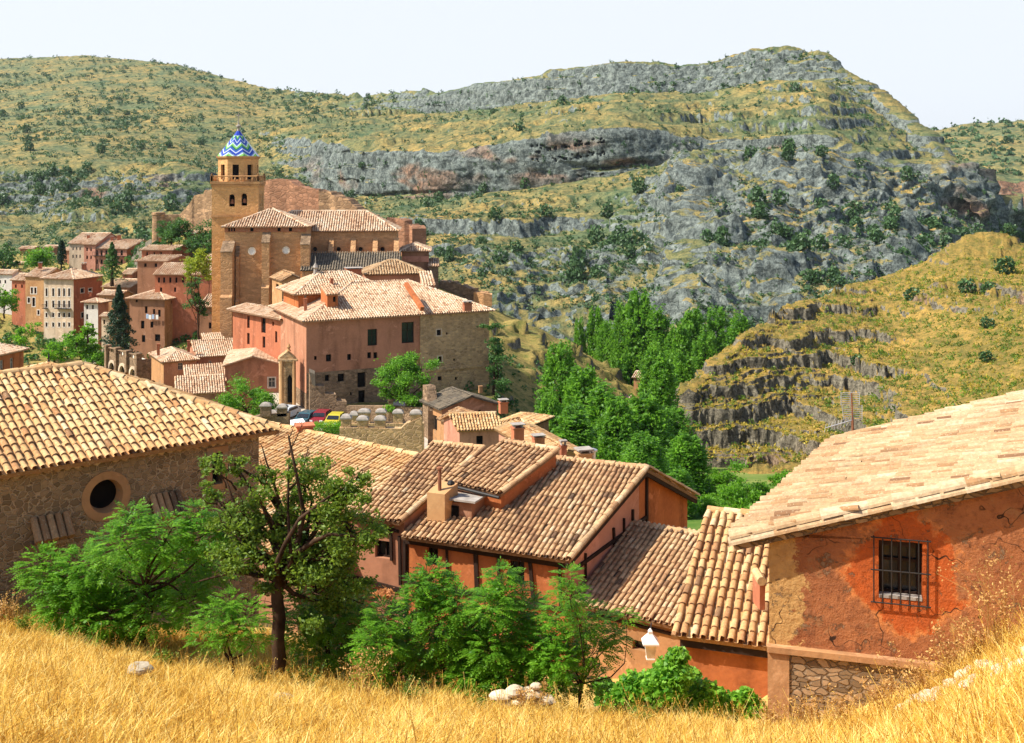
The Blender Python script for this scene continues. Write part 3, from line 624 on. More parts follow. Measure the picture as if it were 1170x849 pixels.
# ---------------- left foreground stone house with the round window
def plane_roof_pts(e0, e1, up, rise): pass
E1 = np.array([-5.75, 28.2]); dA = unit([.765, .644]); nA = np.array([-dA[1], dA[0]]); zA = -6.3
W0 = E1 - dA * 17.0
inset = .38
a_w = W0 + nA * inset; b_w = E1 - dA * inset + nA * inset; c_w = b_w + nA * 6.5; d_w = a_w + nA * 6.5
root = empty('stone_house', v3((a_w + c_w) / 2, -10), 'large brown rubble stone house with a round window under a broad cream tiled hipped roof', 'house')
zw = zA + .05
ocu = win_at(a_w, b_w, 121, 567, 58, 58); nar = win_at(a_w, b_w, 248, 535, 12, 36)
# round opening: octagonal-ish ring built as a square cut filled with a ring
m = MB(); cs = (ocu[0] + ocu[1]) / 2; cz = (ocu[2] + ocu[3]) / 2; Ro = (ocu[1] - ocu[0]) / 2; Rz = (ocu[3] - ocu[2]) / 2; Ro = (Ro + Rz) / 2
mk = MB(); ww = wall(mk, a_w, b_w, -14, zw, zw, [(cs - Ro, cs + Ro, cz - Ro, cz + Ro), nar], .3)
wall(mk, b_w, c_w, -14, zw, zw); wall(mk, c_w, d_w, -14, zw, zw); wall(mk, d_w, a_w, -14, zw, zw)
D3 = np.array([*dA, 0]); Nn = np.array([dA[1], -dA[0], 0]); O3 = v3(a_w, 0) + D3 * cs + np.array([0, 0, cz])
K8 = 40; rg = MB(); fill = MB()
for j in range(K8):
    t0, t1 = 2 * math.pi * j / K8, 2 * math.pi * (j + 1) / K8
    def rp(r, t, k): return O3 + D3 * r * math.cos(t) + np.array([0, 0, r * math.sin(t)]) + Nn * k
    def sq(t):
        k_ = Ro / max(abs(math.cos(t)), abs(math.sin(t))); return k_
    mk.poly([rp(sq(t0), t0, 0), rp(sq(t1), t1, 0), rp(Ro * .97, t1, 0), rp(Ro * .97, t0, 0)])
    rg.poly([rp(Ro * .97, t0, .02), rp(Ro * .97, t1, .02), rp(Ro * .66, t1, .02), rp(Ro * .66, t0, .02)])
    rg.poly([rp(Ro * .97, t0, .02), rp(Ro * .97, t0, -.02), rp(Ro * .97, t1, -.02), rp(Ro * .97, t1, .02)])
    rg.poly([rp(Ro * .66, t0, .02), rp(Ro * .66, t1, .02), rp(Ro * .56, t1, -.28), rp(Ro * .56, t0, -.28)])
mk.build('wall', M['st_brown'], root)
fill.add([O3 - Nn * .26 + D3 * Ro * .6 * math.cos(t) + np.array([0, 0, Ro * .6 * math.sin(t)]) for t in np.linspace(0, 2 * math.pi, 32, endpoint=False)], [tuple(range(32))])
rw = fill.build('round_window', M['dark'], root); rg.build('stone_surround', M['w_tan'], rw)
pane(root, a_w, b_w, ww[1], .3, .05, 0, 'wood', 'dark', .14, 'w_tan', name='narrow_window')
rm = MB(); Rg1 = E1 + 3.61 * (-dA + nA); Rg0 = W0 + 3.61 * nA; zr = -4.80; E2 = E1 + nA * 7.22; W2 = W0 + nA * 7.22
tiles(rm, [v3(W0, zA), v3(E1, zA), v3(Rg1, zr), v3(Rg0, zr)], .175, .38, 7)
tiles(rm, [v3(E1, zA), v3(E2, zA), v3(Rg1, zr)], .175, .38, 5)
tiles(rm, [v3(E2, zA), v3(W2, zA), v3(Rg0, zr), v3(Rg1, zr)], .215, .44, 4, chan=False)
caps(rm, v3(E1, zA), v3(Rg1, zr), .12, .44, 7); caps(rm, v3(E2, zA), v3(Rg1, zr), .12, .44, 7); caps(rm, v3(Rg1, zr), v3(Rg0, zr), .12, .44, 7)
rm.build('roof', M['tile_warm'], root)
cm = MB()                       # two courses of eave tiles carried on the wall top
for k_ in range(2):
    off = inset - .14 * (k_ + 1)
    for s in np.arange(0.2, 16.4, .215):
        p = W0 + dA * (s + .1) + nA * off; cm.tube([v3(p, zA - .04 - .10 * (1 - k_)), v3(p + nA * .3, zA - .02 - .10 * (1 - k_))], .085, 6, t=float(np.clip(.5 + .2 * RNG.normal(), 0, 1)))
cm.build('eave_tiles', M['tile_old'], root)
for (hx, hy, hw) in ((56, 602, 46), (188, 576, 36)):   # little tiled hoods on brackets
    a_, b_, lo, hi = win_at(a_w, b_w, hx, hy, hw, 16); hm = MB(); k5 = 5
    for j in range(k5):
        s = a_ + (b_ - a_) * (j + .5) / k5; p = v3(a_w, 0) + D3 * s
        hm.tube([p + Nn * .02 + [0, 0, hi + .10], p + Nn * .42 + [0, 0, lo - .02]], [(b_ - a_) / k5 * .42, (b_ - a_) / k5 * .5], 8, t=float(RNG.random() * .5))
    h = hm.build('tile_hood', M['tile_old'], root)
    sm = MB(); p = v3(a_w, 0) + D3 * (a_ + b_) / 2 + Nn * .16; sm.box(p + [0, 0, lo - .12], (b_ - a_, .3, .08), dA); sm.build('ledge', M['st_brown'], h)

# ---------------- main house (D) with half timbering
u1 = unit([-.917, .4]); g1 = unit([.553, .846]); cD = np.array([1.65, 33.0]); zD = -11.17
eL = reach(cD, u1, 458); rise = .31
def Dp(t, s, rs=None): return np.array([*(cD + u1 * t + g1 * s), 0])
LD = np.linalg.norm(eL - cD); sr = 5.1; zRD = zD + rise * sr
rootD = empty('half_timbered_house', v3(cD + u1 * LD / 2 + g1 * 3, -16), 'orange half timbered house in the middle with a raised roof section and old tiles', 'house')
rm = MB(); q0 = eL; q1 = cD; r1 = cD + g1 * sr; r0 = eL + g1 * sr
tiles(rm, [v3(q0, zD), v3(q1, zD), v3(r1, zRD), v3(r0, zRD)], .172, .37, 6)
sb = 4.0; zB2 = zRD - .47 * sb; b1 = r1 + g1 * sb; b0 = r0 + g1 * sb
tiles(rm, [v3(b1, zB2), v3(b0, zB2), v3(r0, zRD), v3(r1, zRD)], .205, .42, 4, chan=False)
caps(rm, v3(r1, zRD), v3(r0, zRD), .11, .42, 6)
caps(rm, v3(q1, zD) + [0, 0, .03], v3(r1, zRD) + [0, 0, .03], .10, .42, 6); caps(rm, v3(b1, zB2) + [0, 0, .03], v3(r1, zRD) + [0, 0, .03], .10, .42, 6)
rm.build('roof', M['tile_old'], rootD)
off = .32; nF = np.array([u1[1], -u1[0]]); nF = nF if nF[1] < 0 else -nF
fA = eL - nF * off * 1.0 - u1 * .1; fB = cD - nF * off + u1 * .25      # front wall, left to right
zt = zD - .02
front = [win_at(fA, fB, 494, 636, 13, 20), win_at(fA, fB, 590, 655, 18, 28), win_at(fA, fB, 484, 690, 12, 22), win_at(fA, fB, 545, 705, 11, 26)]
m = MB(); wf = wall(m, fA, fB, -17, zt, zt, front, .2)
gA = fB; gR = gA + g1 * (sr - .3); gB = gA + g1 * (sr + sb - .5)
m.build('front_wall', M['w_orange'], rootD)
m = MB(); wall(m, gA, gR, -17, zt, zt + rise * (sr - .3) - .05)
m.build('gable_wall', M['w_pink'], rootD)
m = MB(); wall(m, gR + g1 * .003, gB, -17, zt + rise * (sr - .3) - .05, zB2 - .1 + .0)
wall(m, gB, gB + u1 * LD, -17, zB2 - .1, zB2 - .1); wall(m, fA + g1 * (sr + sb - .8), fA, -17, zt, zt); m.build('rear_wall', M['w_orange'], rootD)
for w_ in wf: pane(rootD, fA, fB, w_, .2, .05, 1, 'wood', 'glass', None)
def beams(par, A, B, items, th=.13, matn='wood', name='timber_beam'):
    """items: ((px,py),(px,py)[,width px]) on wall plane"""
    A = np.asarray(A, float)[:2]; B = np.asarray(B, float)[:2]; d = unit(B - A); n = np.array([d[1], -d[0], 0]); a0 = v3(A, 0)
    for it in items:
        p = hit(*it[0], a0, n); q = hit(*it[1], a0, n); wd = it[2] / F * p[1] if len(it) > 2 else th
        mm = MB(); mm.box((p + q) / 2 + n * .02, (np.linalg.norm(q - p), .10, wd), q - p, w=n); mm.build(name, M[matn], par)
beams(rootD, fA, fB, [((462, 617), (650, 646), 6), ((463, 664), (560, 681), 4), ((560, 681), (648, 697), 5), ((544, 630), (546, 683), 5), ((511, 622), (512, 672), 2.5), ((570, 633), (571, 684), 3), ((606, 640), (610, 688), 4), ((463, 618), (463, 664), 3), ((640, 645), (641, 695), 3)])
# gable timbers: rafter line and uprights
n3 = unit([gR[1] - gA[1], -(gR[0] - gA[0]), 0])
beams(rootD, gA, gR, [((656, 650), (738, 590), 4), ((700, 603), (701, 625), 3), ((722, 582), (722, 606), 3), ((738, 545), (738, 604), 4), ((712, 592), (712, 615), 2), ((668, 632), (668, 660), 2)])
rf = MB()
for p, q in ((v3(cD, zD), v3(r1, zRD)), (v3(r1, zRD), v3(b1, zB2))): rf.box((p + q) / 2 + np.array([*(-u1 * -.06), -.19]), (np.linalg.norm(q - p), .09, .15), q - p)
rf.build('verge_board', M['wood'], rootD)
# raised roof section
nD = unit(np.cross(v3(q1, zD) - v3(q0, zD), v3(r1, zRD) - v3(q1, zD))); nD = nD if nD[2] > 0 else -nD
pl0 = v3(cD, zD) + nD * .62
dq = [hit(506, 549, pl0, nD), hit(572, 564, pl0, nD), hit(638, 514, pl0, nD), hit(574, 504, pl0, nD)]
rm = MB(); tiles(rm, dq, .172, .37, 6); caps(rm, dq[1] + [0, 0, .03], dq[2] + [0, 0, .03], .10, .42, 6); caps(rm, dq[2], dq[3], .11, .42, 6)
rr_ = rm.build('raised_roof', M['tile_old'], rootD)
m = MB(); ins = sum(dq) / 4
for i in range(4):
    a_ = dq[i] + (ins - dq[i]) * .05 - nD * .12; b_ = dq[(i + 1) % 4] + (ins - dq[(i + 1) % 4]) * .05 - nD * .12
    m.poly([a_ - [0, 0, 1.3], b_ - [0, 0, 1.3], b_, a_])
m.build('raised_wall', M['w_orange'], rr_)
gt = MB(); gt.tube([dq[0] + nF_ * .12 + [0, 0, -.06] for nF_ in [np.array([*nF, 0])]] + [dq[1] + np.array([*nF, 0]) * .12 + [0, 0, -.1]], .05, 8); gt.build('gutter', M['iron'], rr_)
# small dormer box and chimney left of the raised roof
def on_D(px, py, up=0.0): return hit(px, py, v3(cD, zD) + nD * up, nD)
m = MB(); a_ = on_D(488, 597); b_ = a_ + np.array([*(-u1), 0]) * .62; g3 = np.array([*g1, 0]); hh = 1.0
m.prism([a_ - [0, 0, .5], b_ - [0, 0, .5], b_ + g3 * .7 - [0, 0, .3], a_ + g3 * .7 - [0, 0, .3]], (0, 0, hh + .45)); cst = m.build('chimney_stack', M['w_ochre'], rootD)
m = MB(); t_ = (a_ + b_) / 2 + g3 * .2 + [0, 0, hh - .08]; m.tube([t_, t_ + [0, 0, .75]], .055, 8); m.lathe(t_ + [0, 0, .75], [(.10, 0), (.10, .05), (.02, .09)], 8); m.build('stove_pipe', M['rust'], cst)
m = MB(); m.lathe(t_ + g3 * .35 + [.14, 0, 0], [(.10, 0), (.12, .22), (.07, .3)], 8); m.build('chimney_pot', M['iron'], cst)
m = MB(); a2 = on_D(503, 590); b2 = on_D(519, 573); hv = np.array([0, 0, .75])
m.prism([a2 - [0, 0, .3], a2 + np.array([*(-u1), 0]) * 1.1 - [0, 0, .2], a2 + np.array([*(-u1), 0]) * 1.1 + g3 * .9, a2 + g3 * .9], (0, 0, .75))
dm = m.build('dormer_box', M['w_brown'], rootD)
m = MB(); m.box(a2 + np.array([*(-u1), 0]) * .45 + [0, 0, .22] + np.array([*nF, 0]) * .02, (.42, .04, .36), -u1); m.build('dormer_window', M['dark'], dm)
m = MB(); c0 = a2 + np.array([*(-u1), 0]) * .55 + g3 * .4 + [0, 0, .62]; m.box(c0, (1.35, 1.1, .06), -u1); m.build('metal_flashing', M['concrete'], dm)
# chimneys beyond the ridge
chimney(rootD, 643.5, 509, 40.5, 6.5, 26, 'w_red', 'tile'); chimney(rootD, 667, 517, 41, 15, 20, 'w_ochre', 'tile')
m = MB(); p = P(678, 530, 41); m.tube([p, p + [0, 0, .45]], .09, 10); m.lathe(p + [0, 0, .45], [(.15, 0), (.15, .06), (.03, .12)], 10); m.build('vent_pipe', M['metal'], rootD)

# ---------------- block C left of it, roof slightly higher
zC = zD + .42; cC = eL + u1 * .05; cCl = reach(cC, u1, 395); rC = 4.6
rootC = empty('pink_house', v3((cC + cCl) / 2, -16), 'pinkish house with one dark beam directly left of the half timbered house', 'house')
rm = MB(); tiles(rm, [v3(cCl, zC), v3(cC, zC), v3(cC + g1 * rC, zC + .3 * rC), v3(cCl + g1 * rC, zC + .3 * rC)], .172, .37, 6)
caps(rm, v3(cC, zC + .03), v3(cC + g1 * rC, zC + .3 * rC + .03), .10, .42, 6); caps(rm, v3(cC + g1 * rC, zC + .3 * rC), v3(cCl + g1 * rC, zC + .3 * rC), .11, .42, 6); rm.build('roof', M['tile_old'], rootC)
hA = cCl - nF * .3; hB = cC - nF * .3
m = MB(); wc = wall(m, hA, hB, -17, zC, zC, [win_at(hA, hB, 438.5, 628, 20, 20), win_at(hA, hB, 428, 680, 9, 15)], .2)
m.poly([v3(hB, -12.6), v3(hB, zC), v3(hB + g1 * (rC - .3), zC + .3 * rC - .12), v3(hB + g1 * (rC - .3), -12.6)]); m.poly([v3(hA, -17), v3(hA, zC), v3(hA + g1 * rC, zC + .3 * rC - .1), v3(hA + g1 * rC, -17)])
m.poly([v3(hB + g1 * (rC - .3), -17), v3(hA + g1 * rC, -17), v3(hA + g1 * rC, zC + .3 * rC - .1), v3(hB + g1 * (rC - .3), zC + .3 * rC - .12)])
m.build('wall', M['w_rose'], rootC)
for w_ in wc: pane(rootC, hA, hB, w_, .2, .05, 1, 'wood', 'glass')
beams(rootC, hA, hB, [((398, 590), (456, 607), 3), ((398, 658), (458, 674), 5), ((447, 606), (448, 640), 3), ((457, 612), (458, 668), 3)])

# ---------------- long roofed house B
rB = np.array([-3.0, 40.0]); dB = unit([-.778, .628]); sBd = unit([-.6, -.8]); zB = -9.94; LB = 12.0; wB = 6.2
lB = rB + dB * LB
rootB = empty('long_roof_house', v3(rB + dB * 6 + sBd * 3, -16), 'house with long sloping tiled roof and one small red chimney below the battlements', 'house')
rm = MB(); e_r = rB + sBd * wB; e_l = lB + sBd * wB
tiles(rm, [v3(e_l, zB - .30 * wB), v3(e_r, zB - .30 * wB), v3(rB, zB), v3(lB, zB)], .185, .38, 6)
bk = -sBd * 3.5; tiles(rm, [v3(rB + bk, zB - 1.3), v3(lB + bk, zB - 1.3), v3(lB, zB), v3(rB, zB)], .22, .43, 4, chan=False)
caps(rm, v3(rB, zB + .02), v3(lB, zB + .02), .12, .43, 6); caps(rm, v3(e_r, zB - .30 * wB + .03), v3(rB, zB + .03), .11, .43, 6); rm.build('roof', M['tile_warm'], rootB)
m = MB(); i1 = rB + sBd * (wB - .4) + dB * .25; i0 = lB + sBd * (wB - .4); j1 = rB + bk + dB * .25; j0 = lB + bk; zb_ = zB - .3 * wB - .05
wall(m, i0, i1, -17, zb_, zb_); m.poly([v3(i1, -17), v3(j1, -17), v3(j1, zB - 1.4), v3(rB + dB * .25, zB - .12), v3(i1, zb_)]); wall(m, j1, j0, -17, zB - 1.4, zB - 1.4); wall(m, j0, i0, -17, zb_, zb_)
m.build('wall', M['w_brown'], rootB); chimney(rootB, 348, 485, 44.3, 18, 22, 'w_red', None)

# ---------------- lower roof house E
eE = np.array([.0654 * 33.2 - .35, 33.2 + .2]); dE = unit([.862, -.507]); gE = unit([.479, .846]); zE = -12.6
eEr = reach(eE, dE, 772)
rootE = empty('low_house', v3((eE + eEr) / 2 + gE * 2, -17), 'low tan walled house with brown tiled roof behind the white lantern', 'house')
sE = 4.15; rE = .31; rm = MB(); tE0 = eE + gE * sE; tE1 = reach(tE0, dE, 815)
tiles(rm, [v3(eE, zE), v3(eEr, zE), v3(tE1, zE + rE * sE), v3(tE0, zE + rE * sE)], .172, .37, 6)
caps(rm, v3(tE0, zE + rE * sE), v3(tE1, zE + rE * sE), .11, .42, 6); rm.build('roof', M['tile_old'], rootE)
kA = eE - np.array([dE[1], -dE[0]]) * .25; kB = eEr - np.array([dE[1], -dE[0]]) * .25 + dE * .6
m = MB(); we = wall(m, kA, kB, -18, zE - .03, zE - .03, [win_at(kA, kB, 731, 738, 17, 11)], .2)
wall(m, kB, kB + gE * 4, -18, zE, zE + rE * 3.5); wall(m, kB + gE * 4, kA + gE * 4, -18, zE + rE * 3.6, zE + rE * 3.6); m.build('wall', M['w_tan'], rootE)
for w_ in we: pane(rootE, kA, kB, w_, .2, None)
beams(rootE, kA, kB, [((672, 700), (768, 724), 3)])
# ---------------- bright roof house F
eF = np.array([3.70, 26.5]); dF = unit([.945, -.327]); gF = unit([.327, .9]); zF = -10.68
rootF = empty('orange_house', v3(eF + dF * 2 + gF * 2, -14), 'small house with bright orange wall and large barrel tiles beside the right foreground house', 'house')
sF = 4.75; rF = .33; eFr = reach(eF, dF, 905); tF0 = eF + gF * sF; tF1 = reach(tF0, dF, 905)
rm = MB(); tiles(rm, [v3(eF, zF), v3(eFr, zF), v3(tF1, zF + rF * sF), v3(tF0, zF + rF * sF)], .215, .44, 8)
caps(rm, v3(tF0, zF + rF * sF), v3(tF1, zF + rF * sF), .13, .46, 8); rm.build('roof', M['tile_warm'], rootF)
kA = eF - np.array([dF[1], -dF[0]]) * .25 + dF * .2; kB = eFr - np.array([dF[1], -dF[0]]) * .25
m = MB(); wall(m, kA, kB, -15, zF - .22, zF - .22); m.poly([v3(kA, -15), v3(kA + gF * 4.4, -15), v3(kA + gF * 4.4, zF + rF * 4.4 - .1), v3(kA, zF - .1)])
wall(m, kA + gF * 4.4, kB + gF * 4.4, -15, zF + 1.3, zF + 1.3); m.build('wall', M['w_orange'], rootF)
m = MB(); q = (kA + kB) / 2 + np.array([dF[1], -dF[0]]) * .1; m.box(v3(q, zF - .22), (np.linalg.norm(kB - kA), .14, .16), dF); m.build('eave_beam', M['wood'], rootF)
m = MB(); p = P(867, 676, 25.0); m.box(p, (.12, .5, .62), (1, .1)); o = m.build('red_upstand', M['w_red'], rootF)
m = MB()
m.tube([p + [0, -.3, .33], p + [0, .3, .33]], .10, 8, t=.7); m.build('upstand_tile', M['tile_warm'], o)
# ---------------- right foreground house G
oG = np.array([3.75, 19.6]); vG = unit([.962, -.273]); eG = unit([3.82, 7.2]); zG = -6.26; kG = .315; LG = np.linalg.norm([3.82, 7.2])
rg_ = 7.6
rootG = empty('weathered_house', v3(oG + vG * 4 + eG * 4, -9), 'right foreground house of weathered red plaster with barred window and pale tiled roof', 'house')
a0, a1 = v3(oG, zG), v3(oG + eG * LG, zG); b0_, b1_ = v3(oG + vG * rg_, zG + kG * rg_), v3(oG + eG * LG + vG * rg_, zG + kG * rg_)
rm = MB(); tiles(rm, [a1, a0, b0_, b1_], .23, .46, 7, jit=1.3)
c0_, c1_ = v3(oG + vG * rg_ * 2, zG), v3(oG + vG * rg_ * 2 + eG * LG, zG); tiles(rm, [c0_, c1_, b1_, b0_], .23, .46, 4, chan=False)
caps(rm, b0_, b1_, .13, .46, 7)
e3 = np.array([*eG, 0])
caps(rm, a0 + e3 * .06, b0_ + e3 * .06, .13, .46, 8); caps(rm, a0 + e3 * .02 - [0, 0, .10], b0_ + e3 * .02 - [0, 0, .10], .12, .46, 8); caps(rm, a1 - e3 * .06, b1_ - e3 * .06, .13, .46, 8)
rm.build('roof', M['tile_pale'], rootG)
mm = MB(); q_ = (a0 + b0_) / 2 + e3 * .12 - [0, 0, .17]; mm.box(q_, (np.linalg.norm(b0_ - a0) * .99, .16, .13), b0_ - a0); mm.build('verge_mortar', M['st_dry'], rootG)
wA = oG + vG * .62 + eG * .17; zwa = zG + kG * .62 - .16; wB_ = oG + vG * rg_ * 2 * .97 + eG * .17
wR_ = oG + vG * rg_ + eG * .17; zpk = zG + kG * rg_ - .16
wG = win_at(wA, wR_, 1029, 652, 50, 66)
wcen = v3(wA, 0) + np.array([*vG, 0]) * (wG[0] + wG[1]) / 2; wcen[2] = (wG[2] + wG[3]) / 2
n = NT('weathered red plaster', .95, .1)
big = n.noise(1.1, 6, rough=.7); fine = n.noise(7, 6, rough=.75); dts = n.noise(4.5, 3)
c = n.mix(n.mapr(big, .35, .65), (.32, .115, .048), (.44, .17, .068)); c = n.mix(n.mapr(fine, .5, .7, 0, .7), c, (.13, .05, .028))
c = n.mix(n.mapr(n.noise(2.4, 6, rough=.75), .57, .64, 0, .8), c, (.36, .17, .075)); c = n.mix(n.mapr(n.voro(4.0).outputs[0], .08, .03, 0, .8), c, (.07, .035, .02)); c = n.mix(n.mapr(n.voro(2.3).outputs[0], .07, .03, 0, .8), c, (.50, .30, .15))
dv = n.nd('ShaderNodeVectorMath', operation='DISTANCE'); n.set(dv.inputs[0], n.scaled((1, 1, .85))); dv.inputs[1].default_value = tuple(wcen * np.array([1, 1, .85]) + np.array([.05, 0, -.02]))
rad = n.math('ADD', dv.outputs['Value'], n.math('MULTIPLY', n.math('SUBTRACT', n.noise(1.6, 5, rough=.7), .5), 1.3))
c = n.mix(n.mapr(rad, .92, .86), c, n.mix(n.mapr(fine, .4, .65), (.55, .12, .028), (.40, .10, .03)))
rim = n.math('MULTIPLY', n.mapr(rad, .80, .88), n.mapr(rad, 1.02, .94)); c = n.mix(n.math('MULTIPLY', rim, n.mapr(n.noise(5, 4), .42, .6, 0, .8)), c, (.72, .26, .08))
sx_ = n.sep(n.pos())[0]; sp_ = n.math('ADD', sx_, n.math('MULTIPLY', n.math('SUBTRACT', n.noise(1.9, 6, rough=.75), .5), 1.9))
c = n.mix(n.mapr(sp_, float(wA[0]) + .50, float(wA[0]) + .42), c, n.mix(n.mapr(fine, .35, .7), (.62, .36, .13), (.44, .24, .09)))
wp_ = n.nd('ShaderNodeVectorMath', operation='ADD'); wn_ = n.nd('ShaderNodeTexNoise'); wn_.inputs['Scale'].default_value = 2.2; n.set(wn_.inputs['Vector'], n.pos()); n.set(wp_.inputs[0], n.pos()); n.set(wp_.inputs[1], n.scaled((.9, .9, .9), wn_.outputs['Color']))
ck = n.voro(.9, 'DISTANCE_TO_EDGE', vec=wp_.outputs[0]).outputs[0]; ckm = n.math('MULTIPLY', n.mapr(ck, .012, .004), n.mapr(n.noise(1.0, 3), .48, .56)); c = n.mix(ckm, c, (.05, .025, .015))
flk = n.noise(3.1, 7, rough=.8); c = n.mix(n.mapr(flk, .60, .615, 0, .85), c, (.30, .19, .11))
n.bump(n.math('ADD', n.math('ADD', fine, n.math('MULTIPLY', big, .5)), n.mapr(flk, .59, .62, .4, 0)), .08, 1.0); M['w_G'] = n.col(c)
zst = P(870, 735, wA[1])[2]
m = MB(); wg = wall(m, wA, wR_, zst, zwa, zpk, [wG], .26); wall(m, wR_, wB_, zst, zpk, zG + .2)
far_ = eG * (LG - .5); lw = wall(m, wA + far_, wA, -14, zwa, zwa); wall(m, wB_, wB_ + far_, -14, zG + .2, zG + .2); wall(m, wB_ + far_, wR_ + far_, -14, zG + .2, zpk); wall(m, wR_ + far_, wA + far_, -14, zpk, zwa)
m.build('wall', M['w_G'], rootG)
nG = np.array([vG[1], -vG[0]])
m = MB(); wall(m, wA + nG * .10 - vG * .02, wA + nG * .10 + vG * .34, -13, zst - .06, zst - .10); m.poly([v3(wA + nG * .10 - vG * .02, -13), v3(wA - vG * .02 + eG * 1, -13), v3(wA - vG * .02 + eG * 1, zst - .06), v3(wA + nG * .10 - vG * .02, zst - .06)]); m.build('corner_plaster', M['w_tan'], rootG)
m = MB(); wall(m, wA + nG * .08 + vG * .34, wB_ + nG * .08, -13, zst - .10, zst - .2); m.build('stone_base', M['st_dry'], rootG)
m = MB(); p = (wA + wB_) / 2 + nG * .03; m.box(v3(p, zst - .05), (np.linalg.norm(wB_ - wA) + .06, .24, .10), vG); m.build('ledge', M['w_tan'], rootG)
for w_ in wg:
    o = pane(rootG, wA, wR_, w_, .26, .07, 1, 'wood', 'glass', name='barred_window')
    sm = MB(); cc = wA + vG * (w_[0] + w_[1]) / 2; sm.box(v3(cc - nG * .07, w_[2] + .03), (w_[1] - w_[0] - .01, .16, .05), vG)
    sm.build('sill', M['concrete'], o)
    lm = MB(); lm.box(v3(cc - vG * .1 - nG * .10, w_[3] - .05), (w_[1] - w_[0] - .02 , .10, .09), vG); lm.build('lintel', M['wood'], o)
    bm_ = MB(); W = w_[1] - w_[0] + .16; H = w_[3] - w_[2] + .12; cz = (w_[2] + w_[3]) / 2
    for j in range(7): s = -W / 2 + W * j / 6; bm_.tube([v3(cc + vG * s + nG * .07, cz - H / 2), v3(cc + vG * s + nG * .07, cz + H / 2)], .011, 6)
    for zz_ in (cz - H / 2, cz, cz + H / 2): bm_.tube([v3(cc - vG * (W / 2 + .05) + nG * .07, zz_), v3(cc + vG * (W / 2 + .05) + nG * .07, zz_)], .013, 6)
    for sx2 in (-1, 1):
        for zz_ in (cz - H / 2, cz + H / 2): bm_.tube([v3(cc + vG * sx2 * W / 2 + nG * .07, zz_), v3(cc + vG * sx2 * W / 2 - nG * .02, zz_)], .012, 5)
    bm_.build('iron_grille', M['iron'], o)
# antenna on that roof
ab = hit(972, 497, a0, unit(np.cross(b0_ - a0, a1 - a0))); ah = 1.05
an = empty('tv_antenna', ab, 'old rusty television antenna with slatted reflector panels standing on the pale tiled roof', 'antenna')
s_ = ab[1] / F
def ap(px, py): return P(px, py, ab[1])
m = MB(); m.tube([ap(974.5, 500), ap(974, 480)], .03, 6); m.tube([ap(974, 480), ap(973, 449)], .018, 6); m.build('mast', M['rust'], an)
for q, (rows_, x0, x1, y0, y1, sk_) in enumerate(((7, 961, 982, 449, 462, 0), (8, 962, 985, 464, 479, 2))):
    m = MB()
    for j in range(rows_): y = y0 + (y1 - y0) * j / (rows_ - 1); m.tube([ap(x0 + sk_ * j / rows_, y), ap(x1 - sk_ * j / rows_ * .3, y)], .008, 4)
    for x in (x0, (x0 + x1) / 2, x1): m.tube([ap(x, y0 - 1), ap(x + (sk_ if x < x1 else 0), y1 + 1)], .010, 4)
    m.build('reflector_panel', M['metal'], an)
m = MB(); m.tube([ap(943, 489), ap(974, 480)], .012, 5)
for t in np.linspace(0, 1, 9):
    c = ap(943 + 29 * t, 489 - 8.4 * t); m.tube([c - [.02, 0, .10], c + [.02, 0, .10]], .006, 4)
m.build('boom', M['metal'], an)
# street lantern below house E
lp = P(743, 752, 30.6); wl_ = P(757, 726, 31.3)
ln = empty('street_lantern', lp, 'white wall lantern with pointed hood in front of the tan wall', 'street lamp')
m = MB(); s = .19; r_ = math.pi / 4
m.lathe(lp, [(s * .8, -.03), (s * .85, 0), (s * .8, .03)], 4, a0=r_); m.build('lantern_base', M['white'], ln)
m = MB(); m.lathe(lp, [(s * .78, .03), (s * 1.15, .42)], 4, a0=r_); m.build('glass_body', M['limestone'], ln)
m = MB(); m.lathe(lp, [(s * 1.6, .41), (s * 1.6, .45), (s * .42, .66), (s * .42, .73), (.02, .80)], 4, a0=r_); m.build('hood', M['white'], ln)
m = MB(); m.tube([lp + [0, 0, .74], lp + [.06, .3, .80], lp + [.15, 1.0, .55]], .018, 6); m.build('bracket', M['iron'], ln)
# ------------------------------------------------------------------ the town, back to front
def grid_w(pxs, rows, w_, hs):
    return [(x, y, w_, h) for y, h in zip(rows, hs) for x in pxs]
TG = 'houses of the old town'
house('hillside_hut', 'tiny pale roofed hut alone on the slope left of the bell tower', 'hut', 222, 256, 267, 70, 230, 165, 211, 276, 'w_tan', 'gableL', group=TG)
house('town_house', 'small far red house at the left edge of town beyond the round tree', 'house', 38, 330, 284, 70, 45, 165, 23, 293, 'w_red', 'gableL', group=TG)
house('town_house', 'small far brown house just left of the dark cypress', 'house', 62, 335, 283, 70, 70, 165, 50, 292, 'w_brown', 'gableL', group=TG)
house('town_house', 'low pink house with broad pale roof at the far left below the round tree', 'house', 28, 312, 301, 70, 33, 165, 6, 312, 'w_pink', 'gableL', group=TG)
house('town_house', 'narrow rose house right of the dark cypress', 'house', 80, 314, 286, 70, 90, 165, 73, 306, 'w_rose', 'gableL', group=TG, lenR=5)
house('town_house', 'cream house with small square windows at the left of the top row of town', 'house', 96, 302, 278, 75, 100, 165, 79, 306, 'w_cream', 'gableL', group=TG, lenR=12, wL=grid_w((83.5, 87.5, 91.5), (284, 293), 1.8, (4, 4)), fr='frame_white')
house('town_house', 'pink house squeezed between the cream house and the balcony house in the top row', 'house', 109, 300, 279, 75, 115, 165, 96, 306, 'w_pink', 'gableL', group=TG, lenR=13, wL=grid_w((99.5, 104), (285, 294), 1.8, (4, 4)), chim=((101, 269, 305, 3, 6),))
